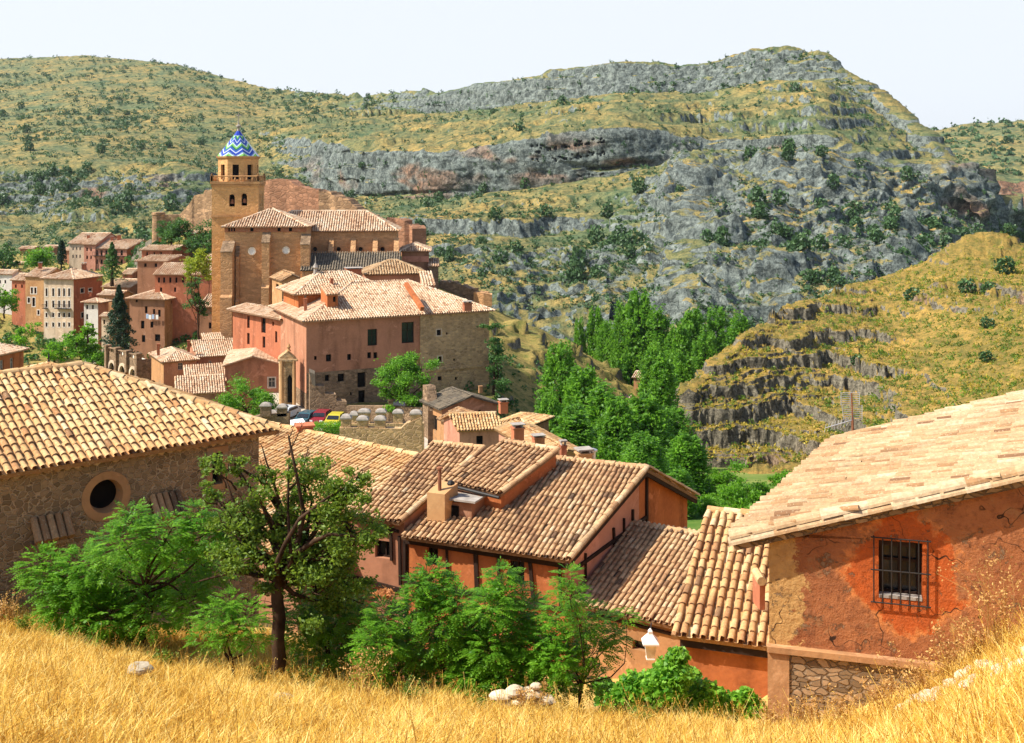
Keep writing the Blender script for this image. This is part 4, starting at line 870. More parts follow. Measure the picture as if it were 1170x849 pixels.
bh = house('town_house', 'balcony house with long dark balcony and bright orange gable in the top row', 'house', 145, 298, 284, 58, 181, 165, 107, 306, 'w_orange', 'gableL', group=TG, matL='w_pink', wL=grid_w((110.5, 116, 121.5, 127, 133, 139), (289, 299), 2.4, (6, 5)), chim=((136, 269, 304, 4, 6), (128, 271, 304, 3, 6)))
def balcony(root, A, B, px0, px1, py, dep=.9, nb=14):
    a = hit(px0, py, v3(A, 0), np.array([*np.array([unit(B - A)[1], -unit(B - A)[0]]), 0])); d = unit(B - A); n = np.array([d[1], -d[0], 0])
    b = hit(px1, py, v3(A, 0), n); b[2] = a[2]; m = MB(); m.box((a + b) / 2 + n * dep / 2, (np.linalg.norm(b - a), dep, .12), d)
    m.tube([a + n * dep + [0, 0, 1], b + n * dep + [0, 0, 1]], .04, 4)
    for t in np.linspace(0, 1, nb): p = a + (b - a) * t + n * dep; m.tube([p, p + [0, 0, 1]], .03, 4)
    return m.build('balcony', M['iron'], root)
i_ = root_info[bh.name]; balcony(bh, i_['L'], i_['C'], 108, 143, 292)
house('town_house', 'red walled house with wide flat pale roof at the upper right of the top row', 'house', 197, 249, 285.5, 60, 217, 172, 162, 304, 'w_red', 'gableL', .32, group=TG, wL=grid_w((168, 176, 184), (290,), 2, (3.5,)), chim=((183, 272, 255, 3, 4),))
house('town_house', 'brown walled house with large pale roof just under the red walled one', 'house', 190, 238, 298, 50, 221, 172, 157, 318, 'w_brown', 'gableL', .32, group=TG, wR=grid_w((197, 205), (301,), 3, (4,)), wL=((166, 303, 3, 4), (178, 303, 3, 4)))
house('town_house', 'small rose lean to house with pink roof among the middle rooftops', 'house', 150, 268, 313, 75, 156, 170, 140, 322, 'w_rose', 'gableL', group=TG, lenR=5)
house('town_house', 'small bright orange house touching the left side of the bell tower', 'house', 243.5, 236, 297, 80, 246, 175, 235, 318, 'w_orange', 'gableL', .35, group=TG, lenR=5)
house('town_house', 'long raspberry red house with a row of dark windows behind the lime tree', 'house', 243, 228, 313.5, 80, 246, 175, 177, 375, 'w_red', 'gableL', .40, group=TG, lenR=9, wL=grid_w((181.5, 187.5, 194.5, 201.5, 209), (320,), 2.4, (6,)) + [(184, 331, 2.4, 5), (200, 331, 2.4, 5)])
house('town_house', 'brown gabled house with long sunlit roof in the middle of the old town', 'house', 148, 262, 328, 55, 181, 165, 118, 350, 'w_brown', 'gableL', .38, group=TG, wR=((165, 329, 2.5, 4),), chim=((160, 313, 266, 3, 5),))
house('town_house', 'grey walled house with low roof at the far left edge of the picture', 'house', 14, 276, 313, 75, 26, 165, -14, 350, 'w_white', 'gableL', group=TG, wL=grid_w((0, 6), (322, 333), 2, (4, 4)))
house('town_house', 'dull red house between the grey house and the ochre wing', 'house', 29.5, 271, 320, 71, 34, 161, 13.5, 352, 'w_red', 'gableL', group=TG, lenR=6, wL=((18, 327, 2, 4), (25, 327, 2, 4)))
house('town_house', 'plain ochre wing with scattered white framed windows left of the tall cream house', 'house', 50, 267, 316, 71, 54, 161, 29, 396, 'w_ochre', 'gableL', .4, group=TG, lenR=8, wL=((36.5, 332, 2.4, 7), (40.5, 332, 2.4, 7), (33, 343, 2.6, 6), (38.5, 345, 3, 10), (44, 357, 2.4, 5)), surround=.18, chim=((46, 301, 270, 4, 6),))
th = house('town_house', 'tall cream town house with rows of arched windows and red side wall', 'house', 84, 262, 318, 71, 117, 161, 50, 396, 'w_red', 'hip', .38, .6, group=TG, matL='w_cream', wL=grid_w((53.2, 60.8, 67.6, 73.2, 79), (334,), 2.3, (9,)) + grid_w((53.2, 60.8, 67.6, 73.2, 79), (347.5,), 2.3, (8,)) + grid_w((53.2, 60.8, 67.6, 73.2, 79), (360, 371), 2.3, (5, 5)), wR=((94, 332, 4, 5), (103, 332, 4, 5), (94.5, 360, 3.5, 6)), surround=.16, chim=((96, 302, 270, 5, 9),))
i_ = root_info[th.name]; balcony(th, i_['L'], i_['C'], 51, 55, 352, nb=5); balcony(th, i_['L'], i_['C'], 65, 81.5, 352)
house('town_house', 'narrow white fronted house left of the big dark conifer', 'house', 112, 245, 345, 70, 124, 165, 96, 398, 'w_rose', 'hip', .35, .5, group=TG, matL='w_white', wL=((99.5, 351, 2.2, 5), (106, 351, 2.2, 5), (99.5, 362, 2.2, 6), (106, 373, 2.5, 6), (100, 376, 2.5, 6)), chim=((103, 334, 248, 3, 5),))
house('town_house', 'small cream fronted house with pink roof directly left of the big conifer, lower down', 'house', 125, 240, 361, 70, 134, 165, 116, 398, 'w_cream', 'gableL', .35, .4, group=TG, wL=((119, 368, 2.2, 5),))
tb = house('town_house', 'big corner block with brown left side and ochre right side below the red house', 'house', 188, 226, 341, 74, 227, 165, 148, 398, 'w_ochre', 'hip', .34, .6, group=TG, matL='w_brown', wL=((156, 343, 2.5, 5), (163.6, 340.5, 2.5, 4), (167, 354, 3, 8), (176, 356, 2.6, 6), (182, 358, 3, 8), (163, 371, 4, 9), (173.5, 371, 3.5, 7), (164, 387, 4, 8), (180, 386, 6, 8)),
    wR=((197, 345, 3, 4), (204.5, 343.5, 3, 4), (211, 342, 3, 4), (217, 341, 2.4, 3.5), (214.7, 359, 4, 5), (204.5, 374, 5, 7), (219.5, 372, 2.5, 4), (218, 386, 4, 5), (203, 392, 4, 5)), chim=((184.5, 331, 232, 3.5, 8), (193, 327, 234, 6, 8)))
ld = [(170, 361), (173, 362), (176.5, 361.5), (181, 362)]
i_ = root_info[tb.name]; d_ = unit(i_['C'] - i_['L']); n_ = np.array([d_[1], -d_[0], 0])
for j_, (x_, y_) in enumerate(ld):
    p_ = hit(x_, y_, v3(i_['C'], 0), n_) + n_ * .5; m = MB(); m.box(p_, (.55, .03, .9), d_)
    o = m.build('laundry', M['white'] if j_ % 2 else m_plain('blue cloth', (.35, .45, .6), .9), at=p_); tag(o, ['pale blue cloth leftmost of the washing hung on the brown wall', 'white cloth second from left of the washing hung on the brown wall', 'pale blue cloth third from left of the washing hung on the brown wall', 'white cloth rightmost of the washing hung on the brown wall'][j_], 'laundry', 'washing on the brown wall')
house('town_house', 'tan gabled house between the white fronted house and the big corner block', 'house', 136, 253, 337, 60, 152, 165, 113, 400, 'w_tan', 'gableL', .38, group=TG, wL=((120, 343, 2.2, 5), (129, 344, 2.2, 5)))
house('town_house', 'narrow brown house in the shade between the lime tree and the church', 'house', 244, 214, 350, 75, 250, 172, 226, 402, 'w_brown', 'gableL', .38, group=TG, lenR=9, wL=((233, 358, 3, 7), (240, 372, 3, 7), (234, 384, 4, 8)))
house('town_house', 'small ochre house with pale roof behind the narrow brown one', 'house', 240, 233, 333, 70, 250, 170, 212, 360, 'w_ochre', 'gableL', .36, group=TG, lenR=6, wL=((220, 339, 2.4, 4),))
# castle and walls --------------------------------------------------------
def slab_wall(name, label, cat, pts, thick, bot, mat, group=None, jag=0.0, n_=40):
    """pts: (px, py, Y) of the wall top; thick wall of real depth following them"""
    o = P(pts[0][0], bot, pts[0][2]); m = MB(); xs = np.linspace(pts[0][0], pts[-1][0], n_); a = np.array(pts, float)
    top = [P(x, np.interp(x, a[:, 0], a[:, 1]) + jag * RNG.normal(), np.interp(x, a[:, 0], a[:, 2])) for x in xs]
    for i in range(len(top) - 1):
        p, q = top[i], top[i + 1]; d = unit(q[:2] - p[:2]); nn = np.array([-d[1], d[0], 0]) * thick; zb = -(bot - HY) / F * p[1]
        v = [v3(p, zb), v3(q, zb), q, p]; v2 = [c + nn for c in v]
        m.add(v + v2, [(0, 1, 2, 3), (5, 4, 7, 6), (3, 2, 6, 7), (4, 0, 3, 7), (1, 5, 6, 2)])
    r = m.build(name, M[mat], at=o); return tag(r, label, cat, group)
slab_wall('castle_wall', 'tall reddish castle wall rising above the church roof right of the tower', 'wall', [(292, 212, 232), (298, 208, 232), (308, 205, 231), (328, 205, 230), (337, 211, 229), (352, 216, 228), (364, 217, 227)], 3, 262, 'st_castle', 'castle walls', .35, 60)
slab_wall('castle_wall', 'tan lower castle wall sloping down to the right behind the church nave', 'wall', [(364, 217.5, 226.5), (376, 219, 226), (383, 225, 225), (396, 227, 224), (410, 240, 223), (420, 246, 222), (432, 246, 222)], 3, 266, 'st_wall', 'castle walls', .5, 50)
slab_wall('castle_wall', 'short broken castle wall at the right end of the church roof', 'wall', [(442, 249, 222), (452, 250, 222), (462, 252, 221), (468, 256, 221), (471, 262, 220)], 3, 292, 'st_castle', 'castle walls', .5, 24)
slab_wall('castle_wall', 'stepped town wall climbing to the tower from the small round turret', 'wall', [(184, 246, 262), (205, 245, 262), (212, 238, 261), (219, 229, 260), (222, 223, 260), (232, 222, 259), (234, 217, 258), (247, 216, 256)], 3, 300, 'st_wall', 'castle walls', .4, 44)
m = MB(); c_ = P(181, 254, 262); m.lathe(c_, [(1.5, -8), (1.35, 1.6), (1.5, 1.7), (1.5, 2.3), (.2, 2.4)], 16); tag(m.build('round_turret', M['st_wall'], at=c_), 'small round stone turret at the left end of the stepped town wall', 'turret')
slab_wall('ruined_wall', 'low broken stone wall of the ruin on the golden ridge, left part', 'ruin', [(500, 322, 226), (520, 322, 225), (527, 326, 225), (541, 331, 224)], 2.5, 346, 'st_grey', 'ruins on the ridge', .6, 24)
slab_wall('ruined_wall', 'squared stone end of the ruin on the golden ridge, right part', 'ruin', [(541, 333, 223), (552, 335, 222), (560, 336, 222), (562, 337, 222)], 3, 350, 'st_church', 'ruins on the ridge', .4, 14)
for q_ in ((732, 236, 431, 741, 724, 'tiny hut with pale roof among the far riverside trees'), (716, 226, 458, 724, 709, 'tiny lower hut roof half hidden by the poplars')): house('valley_hut', q_[5], 'hut', q_[0], q_[1], q_[2], 60, q_[3], 155, q_[4], q_[2] + 12, 'w_tan', 'gableL', .4, deep=.5)

# church ---------------------------------------------------------------
ch = house('church_nave', 'large ochre stone church nave and apse with buttresses and round windows', 'church', 292, 196, 262.5, 4, 453, 94, 340, 400, 'st_church', 'hip', .55, .5, lenL=11, tile='tile_pink')
ci = root_info[ch.name]
def oculus(root, A, B, px, py, r, mat='dark', ring='w_tan'):
    d = unit(np.asarray(B) - A); n = np.array([d[1], -d[0], 0]); c = hit(px, py, v3(A, 0), n); R_ = r / F * c[1]; d3 = np.array([*d, 0]); up = np.array([0, 0, 1.0])
    ts = np.linspace(0, 2 * np.pi, 20, endpoint=False); m = MB(); m.prism([c + d3 * R_ * .75 * math.cos(t) + up * R_ * .75 * math.sin(t) for t in ts], n * .06); o = m.build('round_window', M[mat], root)
    m = MB()
    for i in range(20):
        a, b = ts[i], ts[(i + 1) % 20]; f = lambda rr, t, k: c + d3 * rr * math.cos(t) + up * rr * math.sin(t) + n * k
        m.poly([f(R_, a, .16), f(R_, b, .16), f(R_ * .72, b, .16), f(R_ * .72, a, .16)]); m.poly([f(R_, a, 0), f(R_, b, 0), f(R_, b, .16), f(R_, a, .16)]); m.poly([f(R_ * .72, b, 0), f(R_ * .72, a, 0), f(R_ * .72, a, .16), f(R_ * .72, b, .16)])
    m.build('surround', M[ring], o)
A_, B_ = ci['C'], ci['R']
for x_ in (360, 387, 412, 437): oculus(ch, A_, B_, x_, 284.5, 3.4)
d3 = np.array([*unit(B_ - A_), 0]); n3 = np.array([d3[1], -d3[0], 0])
for x_ in (379, 404, 429, 453):
    p = hit(x_, 300, v3(A_, 0), n3); zt_, zm, zb_ = p[2] + 4.3, p[2] + 1.6, p[2] - 8; m = MB(); w2 = .42
    prof = [(0, zb_), (3.2, zb_), (3.2, zm - .3), (2.4, zm), (0, zt_)]
    m.prism([v3(p, 0) - d3 * w2 + n3 * a + [0, 0, z] for a, z in prof], d3 * 2 * w2); m.build('buttress', M['st_church'], ch)
ap_ = house('church_apse', 'tall ochre church end block with corner buttresses right beside the bell tower', 'church', 257, 189, 258, 3, 350, 93, 250, 400, 'st_church', 'hip', .40, .5, lenL=13, tile='tile_pink')
ai = root_info[ap_.name]; A_, B_ = ai['C'], ai['R']; d3 = np.array([*unit(B_ - A_), 0]); n3 = np.array([d3[1], -d3[0], 0])
oculus(ap_, A_, B_, 288, 287, 4.6, 'white', 'limestone'); oculus(ap_, A_, B_, 327, 286, 4.4, 'white', 'limestone')
a = hit(257, 261.5, v3(A_, 0), n3); b = hit(350, 261.5, v3(A_, 0), n3); m = MB(); m.box((a + b) / 2 + n3 * .06, (np.linalg.norm(b - a) + .1, .12, 1.05), d3); bd = m.build('brick_band', M['brickband'], ap_)
m = MB()
for x_ in (262, 265, 268, 288, 319, 332): q = hit(x_, 261.7, v3(A_, 0), n3); m.box(q + n3 * .10, (.25 if x_ < 270 else .5, .10, .75), d3)
m.build('band_openings', M['dark'], bd)
for x_, w_, t_, out in ((262, 1.9, 276, 2.4), (305, 1.25, 266, 1.5), (350, 1.5, 268, 1.8), (272, .5, 282, .6)):
    p = hit(x_, 340, v3(A_, 0), n3); zt_ = hit(x_, t_, v3(A_, 0), n3)[2]; m = MB()
    m.prism([v3(p, 0) - d3 * w_ / 2 + n3 * a_ + [0, 0, z] for a_, z in [(0, -34), (out + .5, -34), (out + .5, zt_ - 9), (out, zt_ - 8.6), (out, zt_ - 1.6), (0, zt_)]], d3 * w_); m.build('buttress', M['st_church'], ap_)
    m = MB(); m.prism([v3(p, 0) - d3 * (w_ / 2 + .06) + n3 * a_ + [0, 0, z] for a_, z in [(out + .08, zt_ - 1.65), (out + .08, zt_ - 1.5), (0, zt_ + .14), (0, zt_)]], d3 * (w_ + .12)); m.build('buttress_cap', M['st_grey'], ap_)
house('church_aisle', 'dark lichen roofed lean to along the foot of the church nave', 'church aisle', 345, 187, 308, 4, 455, 94, 340, 325, 'st_church', 'shedR', .42, .3, lenL=5.5, tile='tile_grey')
an_ = house('church_annex', 'low brown annex with pink band at the right end of the church', 'annex', 459, 200, 286, 4, 490, 94, 450, 330, 'w_brown', 'hip', .4, .4, lenL=9)
ii = root_info[an_.name]; dd = np.array([*unit(ii['R'] - ii['C']), 0]); nn = np.array([dd[1], -dd[0], 0]); m = MB(); a = hit(459, 296, v3(ii['C'], 0), nn); b = hit(490, 296, v3(ii['C'], 0), nn); m.box((a + b) / 2 + nn * .05, (np.linalg.norm(b - a), .1, 1.0), dd); m.build('pink_band', M['w_pink'], an_)
house('stone_shed', 'small rough stone shed at the extreme right of the church group', 'shed', 490, 199, 304, 5, 501, 95, 488, 332, 'st_grey', 'shedR', .2, .2, lenL=5)
house('gabled_annex', 'wide pinkish annex with pale gabled roof between church and palace', 'annex', 419, 178, 312, 12, 485, 102, 415, 335, 'w_rose', 'hip', .42, .5, lenL=8, tile='tile_pale', chim=((404, 307, 176, 16, 6),))
house('small_annex', 'tiny pale roofed annex peeking over the palace roof on the right', 'annex', 484, 172, 326, 12, 497, 102, 482, 336, 'w_pink', 'shedR', .4, .2, lenL=4)
house('chapel', 'small ochre chapel with dark and cream roof beneath the apse buttress', 'chapel', 322, 172, 320, 20, 346, 115, 311, 340, 'w_ochre', 'gableL', .5, .3, tile='tile_old', wL=((317, 327, 3, 5),))
# bell tower ---------------------------------------------------------------
tc = P(272.5, 400, 202.5); Wt = 51.5 / F * 201; tw = empty('bell_tower', tc, 'tall square ochre bell tower with octagonal belfry and blue green zigzag tiled dome', 'bell tower')
z_ = lambda py: -(py - HY) / F * 198.5
e = angdir(5); g = angdir(95); c4 = [tc[:2] + sx * e * Wt / 2 + sy * g * Wt / 2 for sx, sy in ((-1, -1), (1, -1), (1, 1), (-1, 1))]
m = MB(); ws = []
for i in range(4):
    a, b = c4[i], c4[(i + 1) % 4]; ww_ = []
    if i == 0: ww_ = [win_at(a, b, 265, 229, 6.5, 14), win_at(a, b, 279, 228, 6.5, 14)]
    elif i in (1, 3): L_ = np.linalg.norm(b - a); ww_ = [(L_ * .25, L_ * .38, z_(236), z_(222)), (L_ * .6, L_ * .73, z_(236), z_(222))]
    wall(m, a, b, z_(420), z_(210), z_(210), ww_, .9); ws.append(ww_)
m.build('shaft', M['st_tower'], tw)
for x_, ww_ in ((265, ws[0][0]), (279, ws[0][1])):
    o = pane(tw, c4[0], c4[1], ww_, .9, None, name='belfry_opening', mat='dark'); mm = MB(); cc = c4[0] + unit(c4[1] - c4[0]) * (ww_[0] + ww_[1]) / 2 + g * .5
    mm.lathe(v3(cc, ww_[2] + .5), [(.42, 0), (.32, .25), (.25, .6), (.12, .75), (.02, .8)], 12); mm.build('bell', M['rust'], o)
    mm = MB(); r_ = (ww_[1] - ww_[0]) / 2; cc2 = c4[0] + unit(c4[1] - c4[0]) * (ww_[0] + ww_[1]) / 2 - g * .06; e3_ = np.array([*e, 0])
    for j in range(10):
        t0, t1 = math.pi * j / 10, math.pi * (j + 1) / 10; q = v3(cc2, ww_[3] - r_); mm.prism([q + e3_ * r_ * 1.35 * math.cos(t0) + [0, 0, r_ * 1.35 * math.sin(t0)], q + e3_ * r_ * 1.35 * math.cos(t1) + [0, 0, r_ * 1.35 * math.sin(t1)], q + e3_ * r_ * math.cos(t1) + [0, 0, r_ * math.sin(t1)], q + e3_ * r_ * math.cos(t0) + [0, 0, r_ * math.sin(t0)]], np.array([*g, 0]) * .2)
    for sx in (-1, 1): mm.prism([v3(cc2, ww_[3] + .01) + e3_ * sx * r_ * k1 + [0, 0, dz] for k1, dz in ((1.01, 0), (1.01, -r_), (.7, -.25 * r_), (.2, 0))], np.array([*g, 0]) * .5)
    mm.build('arch', M['st_tower'], o)
for zc_, ex, hh in ((z_(247), .12, .35), (z_(209), .28, .45), (z_(212), .14, .3)): m = MB(); m.box((tc[0], tc[1], zc_), (Wt + 2 * ex, Wt + 2 * ex, hh), e); m.build('cornice', M['w_ochre'], tw)
m = MB(); zc_ = z_(205)
for s in range(4):
    a, b = c4[s], c4[(s + 1) % 4]
    m.tube([v3(a, zc_ + .55), v3(b, zc_ + .55)], .12, 5)
    for t in np.linspace(0, 1, 9): p = a + (b - a) * t; m.lathe(v3(p, zc_ - .3), [(.14, 0), (.2, .3), (.1, .75)] if 0 < t < 1 else [(.28, 0), (.28, .9), (.15, 1.0), (.18, 1.15), (.02, 1.4)], 6)
m.build('balustrade', M['w_ochre'], tw)
Ro = 43 / F * 202 / 2 / math.cos(math.pi / 8); oc = [tc[:2] + Ro * angdir(5 + 22.5 + 45 * i) for i in range(8)]; m = MB(); zb_, zt_ = z_(210), z_(181)
op = []
for i in range(8):
    a, b = oc[i], oc[(i + 1) % 8]; L_ = np.linalg.norm(b - a); w_ = (L_ * .30, L_ * .70, z_(205), z_(188)); wall(m, a, b, zb_, zt_, zt_, [w_], .5); op.append((a, b, w_))
m.build('belfry', M['st_tower'], tw)
for a, b, w_ in op: pane(tw, a, b, w_, .5, None, name='belfry_opening', mat='dark')
m = MB(); m.lathe((tc[0], tc[1], zt_ - .1), [(Ro * 1.02, 0), (Ro * 1.08, .25), (Ro * 1.1, .5), (Ro * .9, .55)], 8, a0=math.radians(27.5)); m.build('cornice', M['w_ochre'], tw)
# dome: steep eight sided, zigzag courses of glazed tiles
H_ = z_(147) - zt_ - .4; kk_ = 96; rr_n = 60; vs = []; tt = []
for j in range(rr_n + 1):
    q = j / rr_n; rad_ = Ro * 1.02 * ((1 - q) ** 1.05) + .12
    for i in range(kk_):
        an_g = 2 * math.pi * i / kk_; loc_ = (an_g - 0) % (math.pi / 4) - math.pi / 8; r8 = rad_ * math.cos(math.pi / 8) / math.cos(loc_)
        an2 = an_g + math.radians(27.5); vs.append((tc[0] + r8 * math.cos(an2), tc[1] + r8 * math.sin(an2), zt_ + .4 + q * H_))
        tri = abs(((i / kk_ * 16) % 2) - 1); tt.append(min(.999, .84 + .1 * q) if q > .78 else ((q * 2.6 - tri * .42 + 2) % 1) * .8)
me_f = [(j * kk_ + i, j * kk_ + (i + 1) % kk_, (j + 1) * kk_ + (i + 1) % kk_, (j + 1) * kk_ + i) for j in range(rr_n) for i in range(kk_)]
n = NT('glazed dome tiles', .25, .5); rp_ = n.nd('ShaderNodeValToRGB'); rp_.color_ramp.interpolation = 'CONSTANT'; e_ = rp_.color_ramp.elements
st_ = [(0, (.02, .05, .33)), (.20, (.50, .56, .66)), (.28, (.03, .08, .38)), (.42, (.02, .13, .09)), (.55, (.20, .46, .08)), (.68, (.50, .58, .66)), (.76, (.015, .04, .36))]
while len(e_) < len(st_): e_.new(.5)
for q, (p, c) in zip(e_, st_): q.position = p; q.color = (*c, 1)
n.set(rp_.inputs[0], n.attr()); M['dome'] = n.col(rp_.outputs[0])
m = MB(); m.add(vs, me_f, np.array(tt)); m.build('dome', M['dome'], tw)
m = MB(); tz = zt_ + .4 + H_; m.lathe((tc[0], tc[1], tz - .3), [(.3, 0), (.2, .5), (.45, .8), (.45, 1.0), (.15, 1.2), (.1, 1.8)], 8); m.tube([(tc[0], tc[1], tz + 1.4), (tc[0], tc[1], tz + 3.0)], .07, 5); m.tube([(tc[0] - .45, tc[1], tz + 2.5), (tc[0] + .45, tc[1], tz + 2.5)], .07, 5); m.build('cross_finial', M['concrete'], tw)

# palace ------------------------------------------------------------------
house('palace_wing', 'lower red palace wing with tall narrow windows left of the main palace block', 'house', 321, 152, 362, 72, 337, 131, 266, 425, 'w_red', 'hip', .34, .7, matL='w_red', w=.36, L=.65,
      wL=((283.7, 368, 3, 14), (283.7, 387, 3, 13), (301, 372, 5, 17), (301.5, 391, 3, 13), (312, 370, 2, 5), (315.5, 385, 2.4, 13), (297, 405, 2, 4)), wR=((328, 385, 2.2, 13),), chim=((325, 344, 156, 3, 8),))
Cp = P(350, 364, 140); zP = Cp[2]; C2 = Cp[:2]; aR, aL = angdir(26.5), angdir(115); R2 = reach(C2, aR, 558); L2 = C2 + aL * 16.5; zb_ = -29.5
pal = empty('palace', v3(C2 + aR * 12 + aL * 8, zb_), 'large rose and stone palace block with broad tiled roof above the parked cars', 'palace')
K2 = reach(C2, aR, 479.5); zmid = -(424 - HY) / F * 141.5
def wp(px, py, w_, h_): return win_at(C2, R2, px, py, w_, h_)
m = MB(); w1_ = wall(m, C2, K2, zmid, zP, zP, [wp(425.5, 385.5, 11, 19), wp(466, 380, 14, 24), wp(375.5, 409, 6, 8), wp(399, 408, 4.5, 7), wp(422, 406, 4.5, 7), wp(429, 406, 4.5, 7), wp(360.5, 409, 3, 4.5), wp(470, 405, 5, 6)], .25)
S2 = C2 + aL * np.linalg.norm(reach(C2, aL, 336.5) - C2)
wall(m, L2, C2, zmid - 2.5, zP, zP, [], .2); m.build('plaster_wall', M['w_rose'], pal)
m = MB(); w2_ = wall(m, C2 + aR * .02, K2, zb_ - 3, zmid - .002, zmid - .002, [wp(373.5, 432, 5, 7), wp(389.5, 431.5, 7.5, 9), wp(413, 434, 9.5, 17), wp(413, 453.5, 7.5, 15), wp(401, 450, 2.5, 3.5), wp(437, 428, 5, 9)], .3)
wall(m, L2 + aL * 0, C2, zb_ - 3, zmid - 2.5, zmid - 2.5); m.build('stone_base', M['st_grey'], pal)
for w_ in w1_[:2]: pane(pal, C2, K2, w_, .25, .09, 1, 'wood', 'glass', None)
for w_ in w1_[2:] : pane(pal, C2, K2, w_, .25, None, mat='dark')
for w_ in w2_: pane(pal, C2, K2, w_, .3, None, mat='dark')
fn = np.array([aR[1], -aR[0]]); Q0 = K2 + fn * .25; Q1 = R2 + fn * .25; Q2 = Q1 + aL * 17; Q3 = Q0 + aL * 17
m = MB(); w3_ = wall(m, Q0, Q1, -33, zP, zP, [win_at(Q0, Q1, 501.5, 380, 5, 6.5), win_at(Q0, Q1, 510.5, 381, 2, 2.5), win_at(Q0, Q1, 502.5, 410.5, 4.5, 6.5), win_at(Q0, Q1, 519, 411, 2, 2.5), win_at(Q0, Q1, 502.5, 432.5, 5, 5), win_at(Q0, Q1, 521, 432.5, 2.5, 3.5)], .3)
wall(m, Q1, Q2, -33, zP, zP); wall(m, Q2, Q3, -33, zP, zP); wall(m, Q3, Q0, -33, zP, zP); m.build('stone_wall', M['st_ochre'], pal)
for k_, w_ in enumerate(w3_): pane(pal, Q0, Q1, w_, .3, None, mat='dark', surround=.14 if k_ in (0, 2) else None, smat='w_cream')
a = hit(480, 424, v3(Q0, 0), np.array([*fn, 0])); b = hit(558, 424, v3(Q0, 0), np.array([*fn, 0])); b[2] = a[2]; m = MB(); m.box((a + b) / 2 + [0, 0, 0] + np.array([*fn, 0]) * .08, (np.linalg.norm(b - a), .18, .25), aR); m.build('string_course', M['st_ochre'], pal)
rm = MB(); roof_on(rm, [C2, R2, R2 + aL * 17, L2], zP, 'hip', .40, .7, .34, .62, 3); rm.build('roof', M['tile_pink'], pal)
m = MB(); ze = zP - .35
for a, b in ((C2 + fn * .4, R2 + fn * .4),): m.box(v3((a + b) / 2, zP - .22), (np.linalg.norm(b - a), .3, .2), aR)
m.build('eave_board', M['wood'], pal)
pn = unit([fn[0] * -.0, 0, 1]); 
pr = [P(464, 325, 149.5), P(482.5, 353.5, 143.0)]; m = MB(); m.box((pr[0] + pr[1]) / 2 + [0, 0, .05], (np.linalg.norm(pr[1] - pr[0]), .5, .55), pr[1] - pr[0]); m.build('orange_parapet', M['w_orange'], pal)
chimney(pal, 534, 346, 146, 9, 9, 'w_red', 'tile')
at_ = house('palace_attic', 'bright red attic storey with hipped roof and finial on top of the palace', 'attic', 341, 147, 332.5, 25, 439, 115, 336, 362, 'w_orange', 'hip', .5, .8, lenL=8, w=.34, L=.62, matL='w_orange', wR=((405, 337, 5.5, 8), (425, 335.5, 11, 8), (349, 338, 2.5, 6)), fr='frame_white')
m = MB(); q = P(360.5, 309, 152); m.lathe(q - [0, 0, .5], [(.35, 0), (.2, .7), (.4, .9), (.25, 1.2), (.08, 1.5), (.03, 2.4)], 8); m.build('finial', M['concrete'], at_)
tr_ = house('attic_turret', 'small square red turret projecting from the front of the palace attic', 'turret', 374, 143.5, 336, 25, 386, 115, 371, 358, 'w_orange', 'shedR', .3, .2, lenL=3, w=.34, L=.6, wR=((382, 342, 3, 6),))
for x_, y_, Y_ in ((349, 341, 144), (410, 322, 152), (379, 318, 150)): chimney(pal, x_, y_, Y_, 3.4, 15 if x_ == 349 else 8, 'w_red', None)
# stair wall, terrace wall, portal
st = empty('stair_wall', P(375, 470, 136), 'stepped stone stair wall against the palace base beside the parked cars', 'stairs'); m = MB(); A0 = P(354, 470, 135.5)
prof = [(354, 428), (359, 428), (360, 441), (371, 441), (371.5, 450), (384, 451), (384.5, 458), (396, 459), (396, 475), (354, 475)]
m.prism([P(x, y, 135.5) for x, y in prof], (-.4, 1.6, 0)); m.build('wall', M['st_grey'], st); m = MB()
m.prism([P(353, 425, 135.3), P(359.6, 427.5, 135.3), P(360.4, 441, 135.3), P(357, 440, 135.3)], (-.3, 1.8, .1)); m.build('slate_cap', M['tile_grey'], st)
slab_wall('terrace_wall', 'low grey retaining wall below the palace left of the leafy tree', 'wall', [(396, 464, 134), (446, 464, 131), (482, 466, 128)], .6, 486, 'st_grey', None, 0, 12)
for x_ in (446.5, 466): m = MB(); q = P(x_, 470, 130.5); m.box(q, (.5, .5, 2.6)); m.box(q + [0, 0, 1.35], (.65, .65, .15)); tag(m.build('gate_post', M['st_grey'], at=q - [0, 0, 1.3]), 'square stone post %s of the pair on the retaining wall under the tree' % ('left' if x_ < 450 else 'right'), 'post', 'posts on the retaining wall')
pt = empty('stone_portal', P(329, 466, 141), 'pale carved stone portal with pediment between the red wing and the palace', 'portal'); m = MB()
def pp(x, y, Y=141): return P(x, y, Y)
m.prism([pp(320, 470), pp(320, 411), pp(338, 411), pp(338, 470)], (-.4, 1.2, 0)); m.build('body', M['st_ochre'], pt)
m = MB(); m.prism([pp(318.5, 411), pp(339.5, 411), pp(338.5, 408.5), pp(329.5, 401), pp(319.5, 408.5)], (-.4, 1.4, 0)); m.box(pp(329, 411.5, 140.8), (2.4, .5, .25)); m.build('pediment', M['st_ochre'], pt)
m = MB(); m.prism([pp(328.5, 460, 140.93), pp(328.5, 432, 140.93), pp(331, 428, 140.93), pp(333.5, 432, 140.93), pp(333.5, 460, 140.93)], (0, .1, 0)); m.build('doorway', M['dark'], pt)
m = MB()
for x in (322, 336.2): m.tube([pp(x, 466, 140.7), pp(x, 412, 140.7)], .22, 8)
m.lathe(pp(330, 401), [(.3, 0), (.15, .25), (.25, .5), (.03, .95)], 8); m.build('columns', M['w_ochre'], pt)
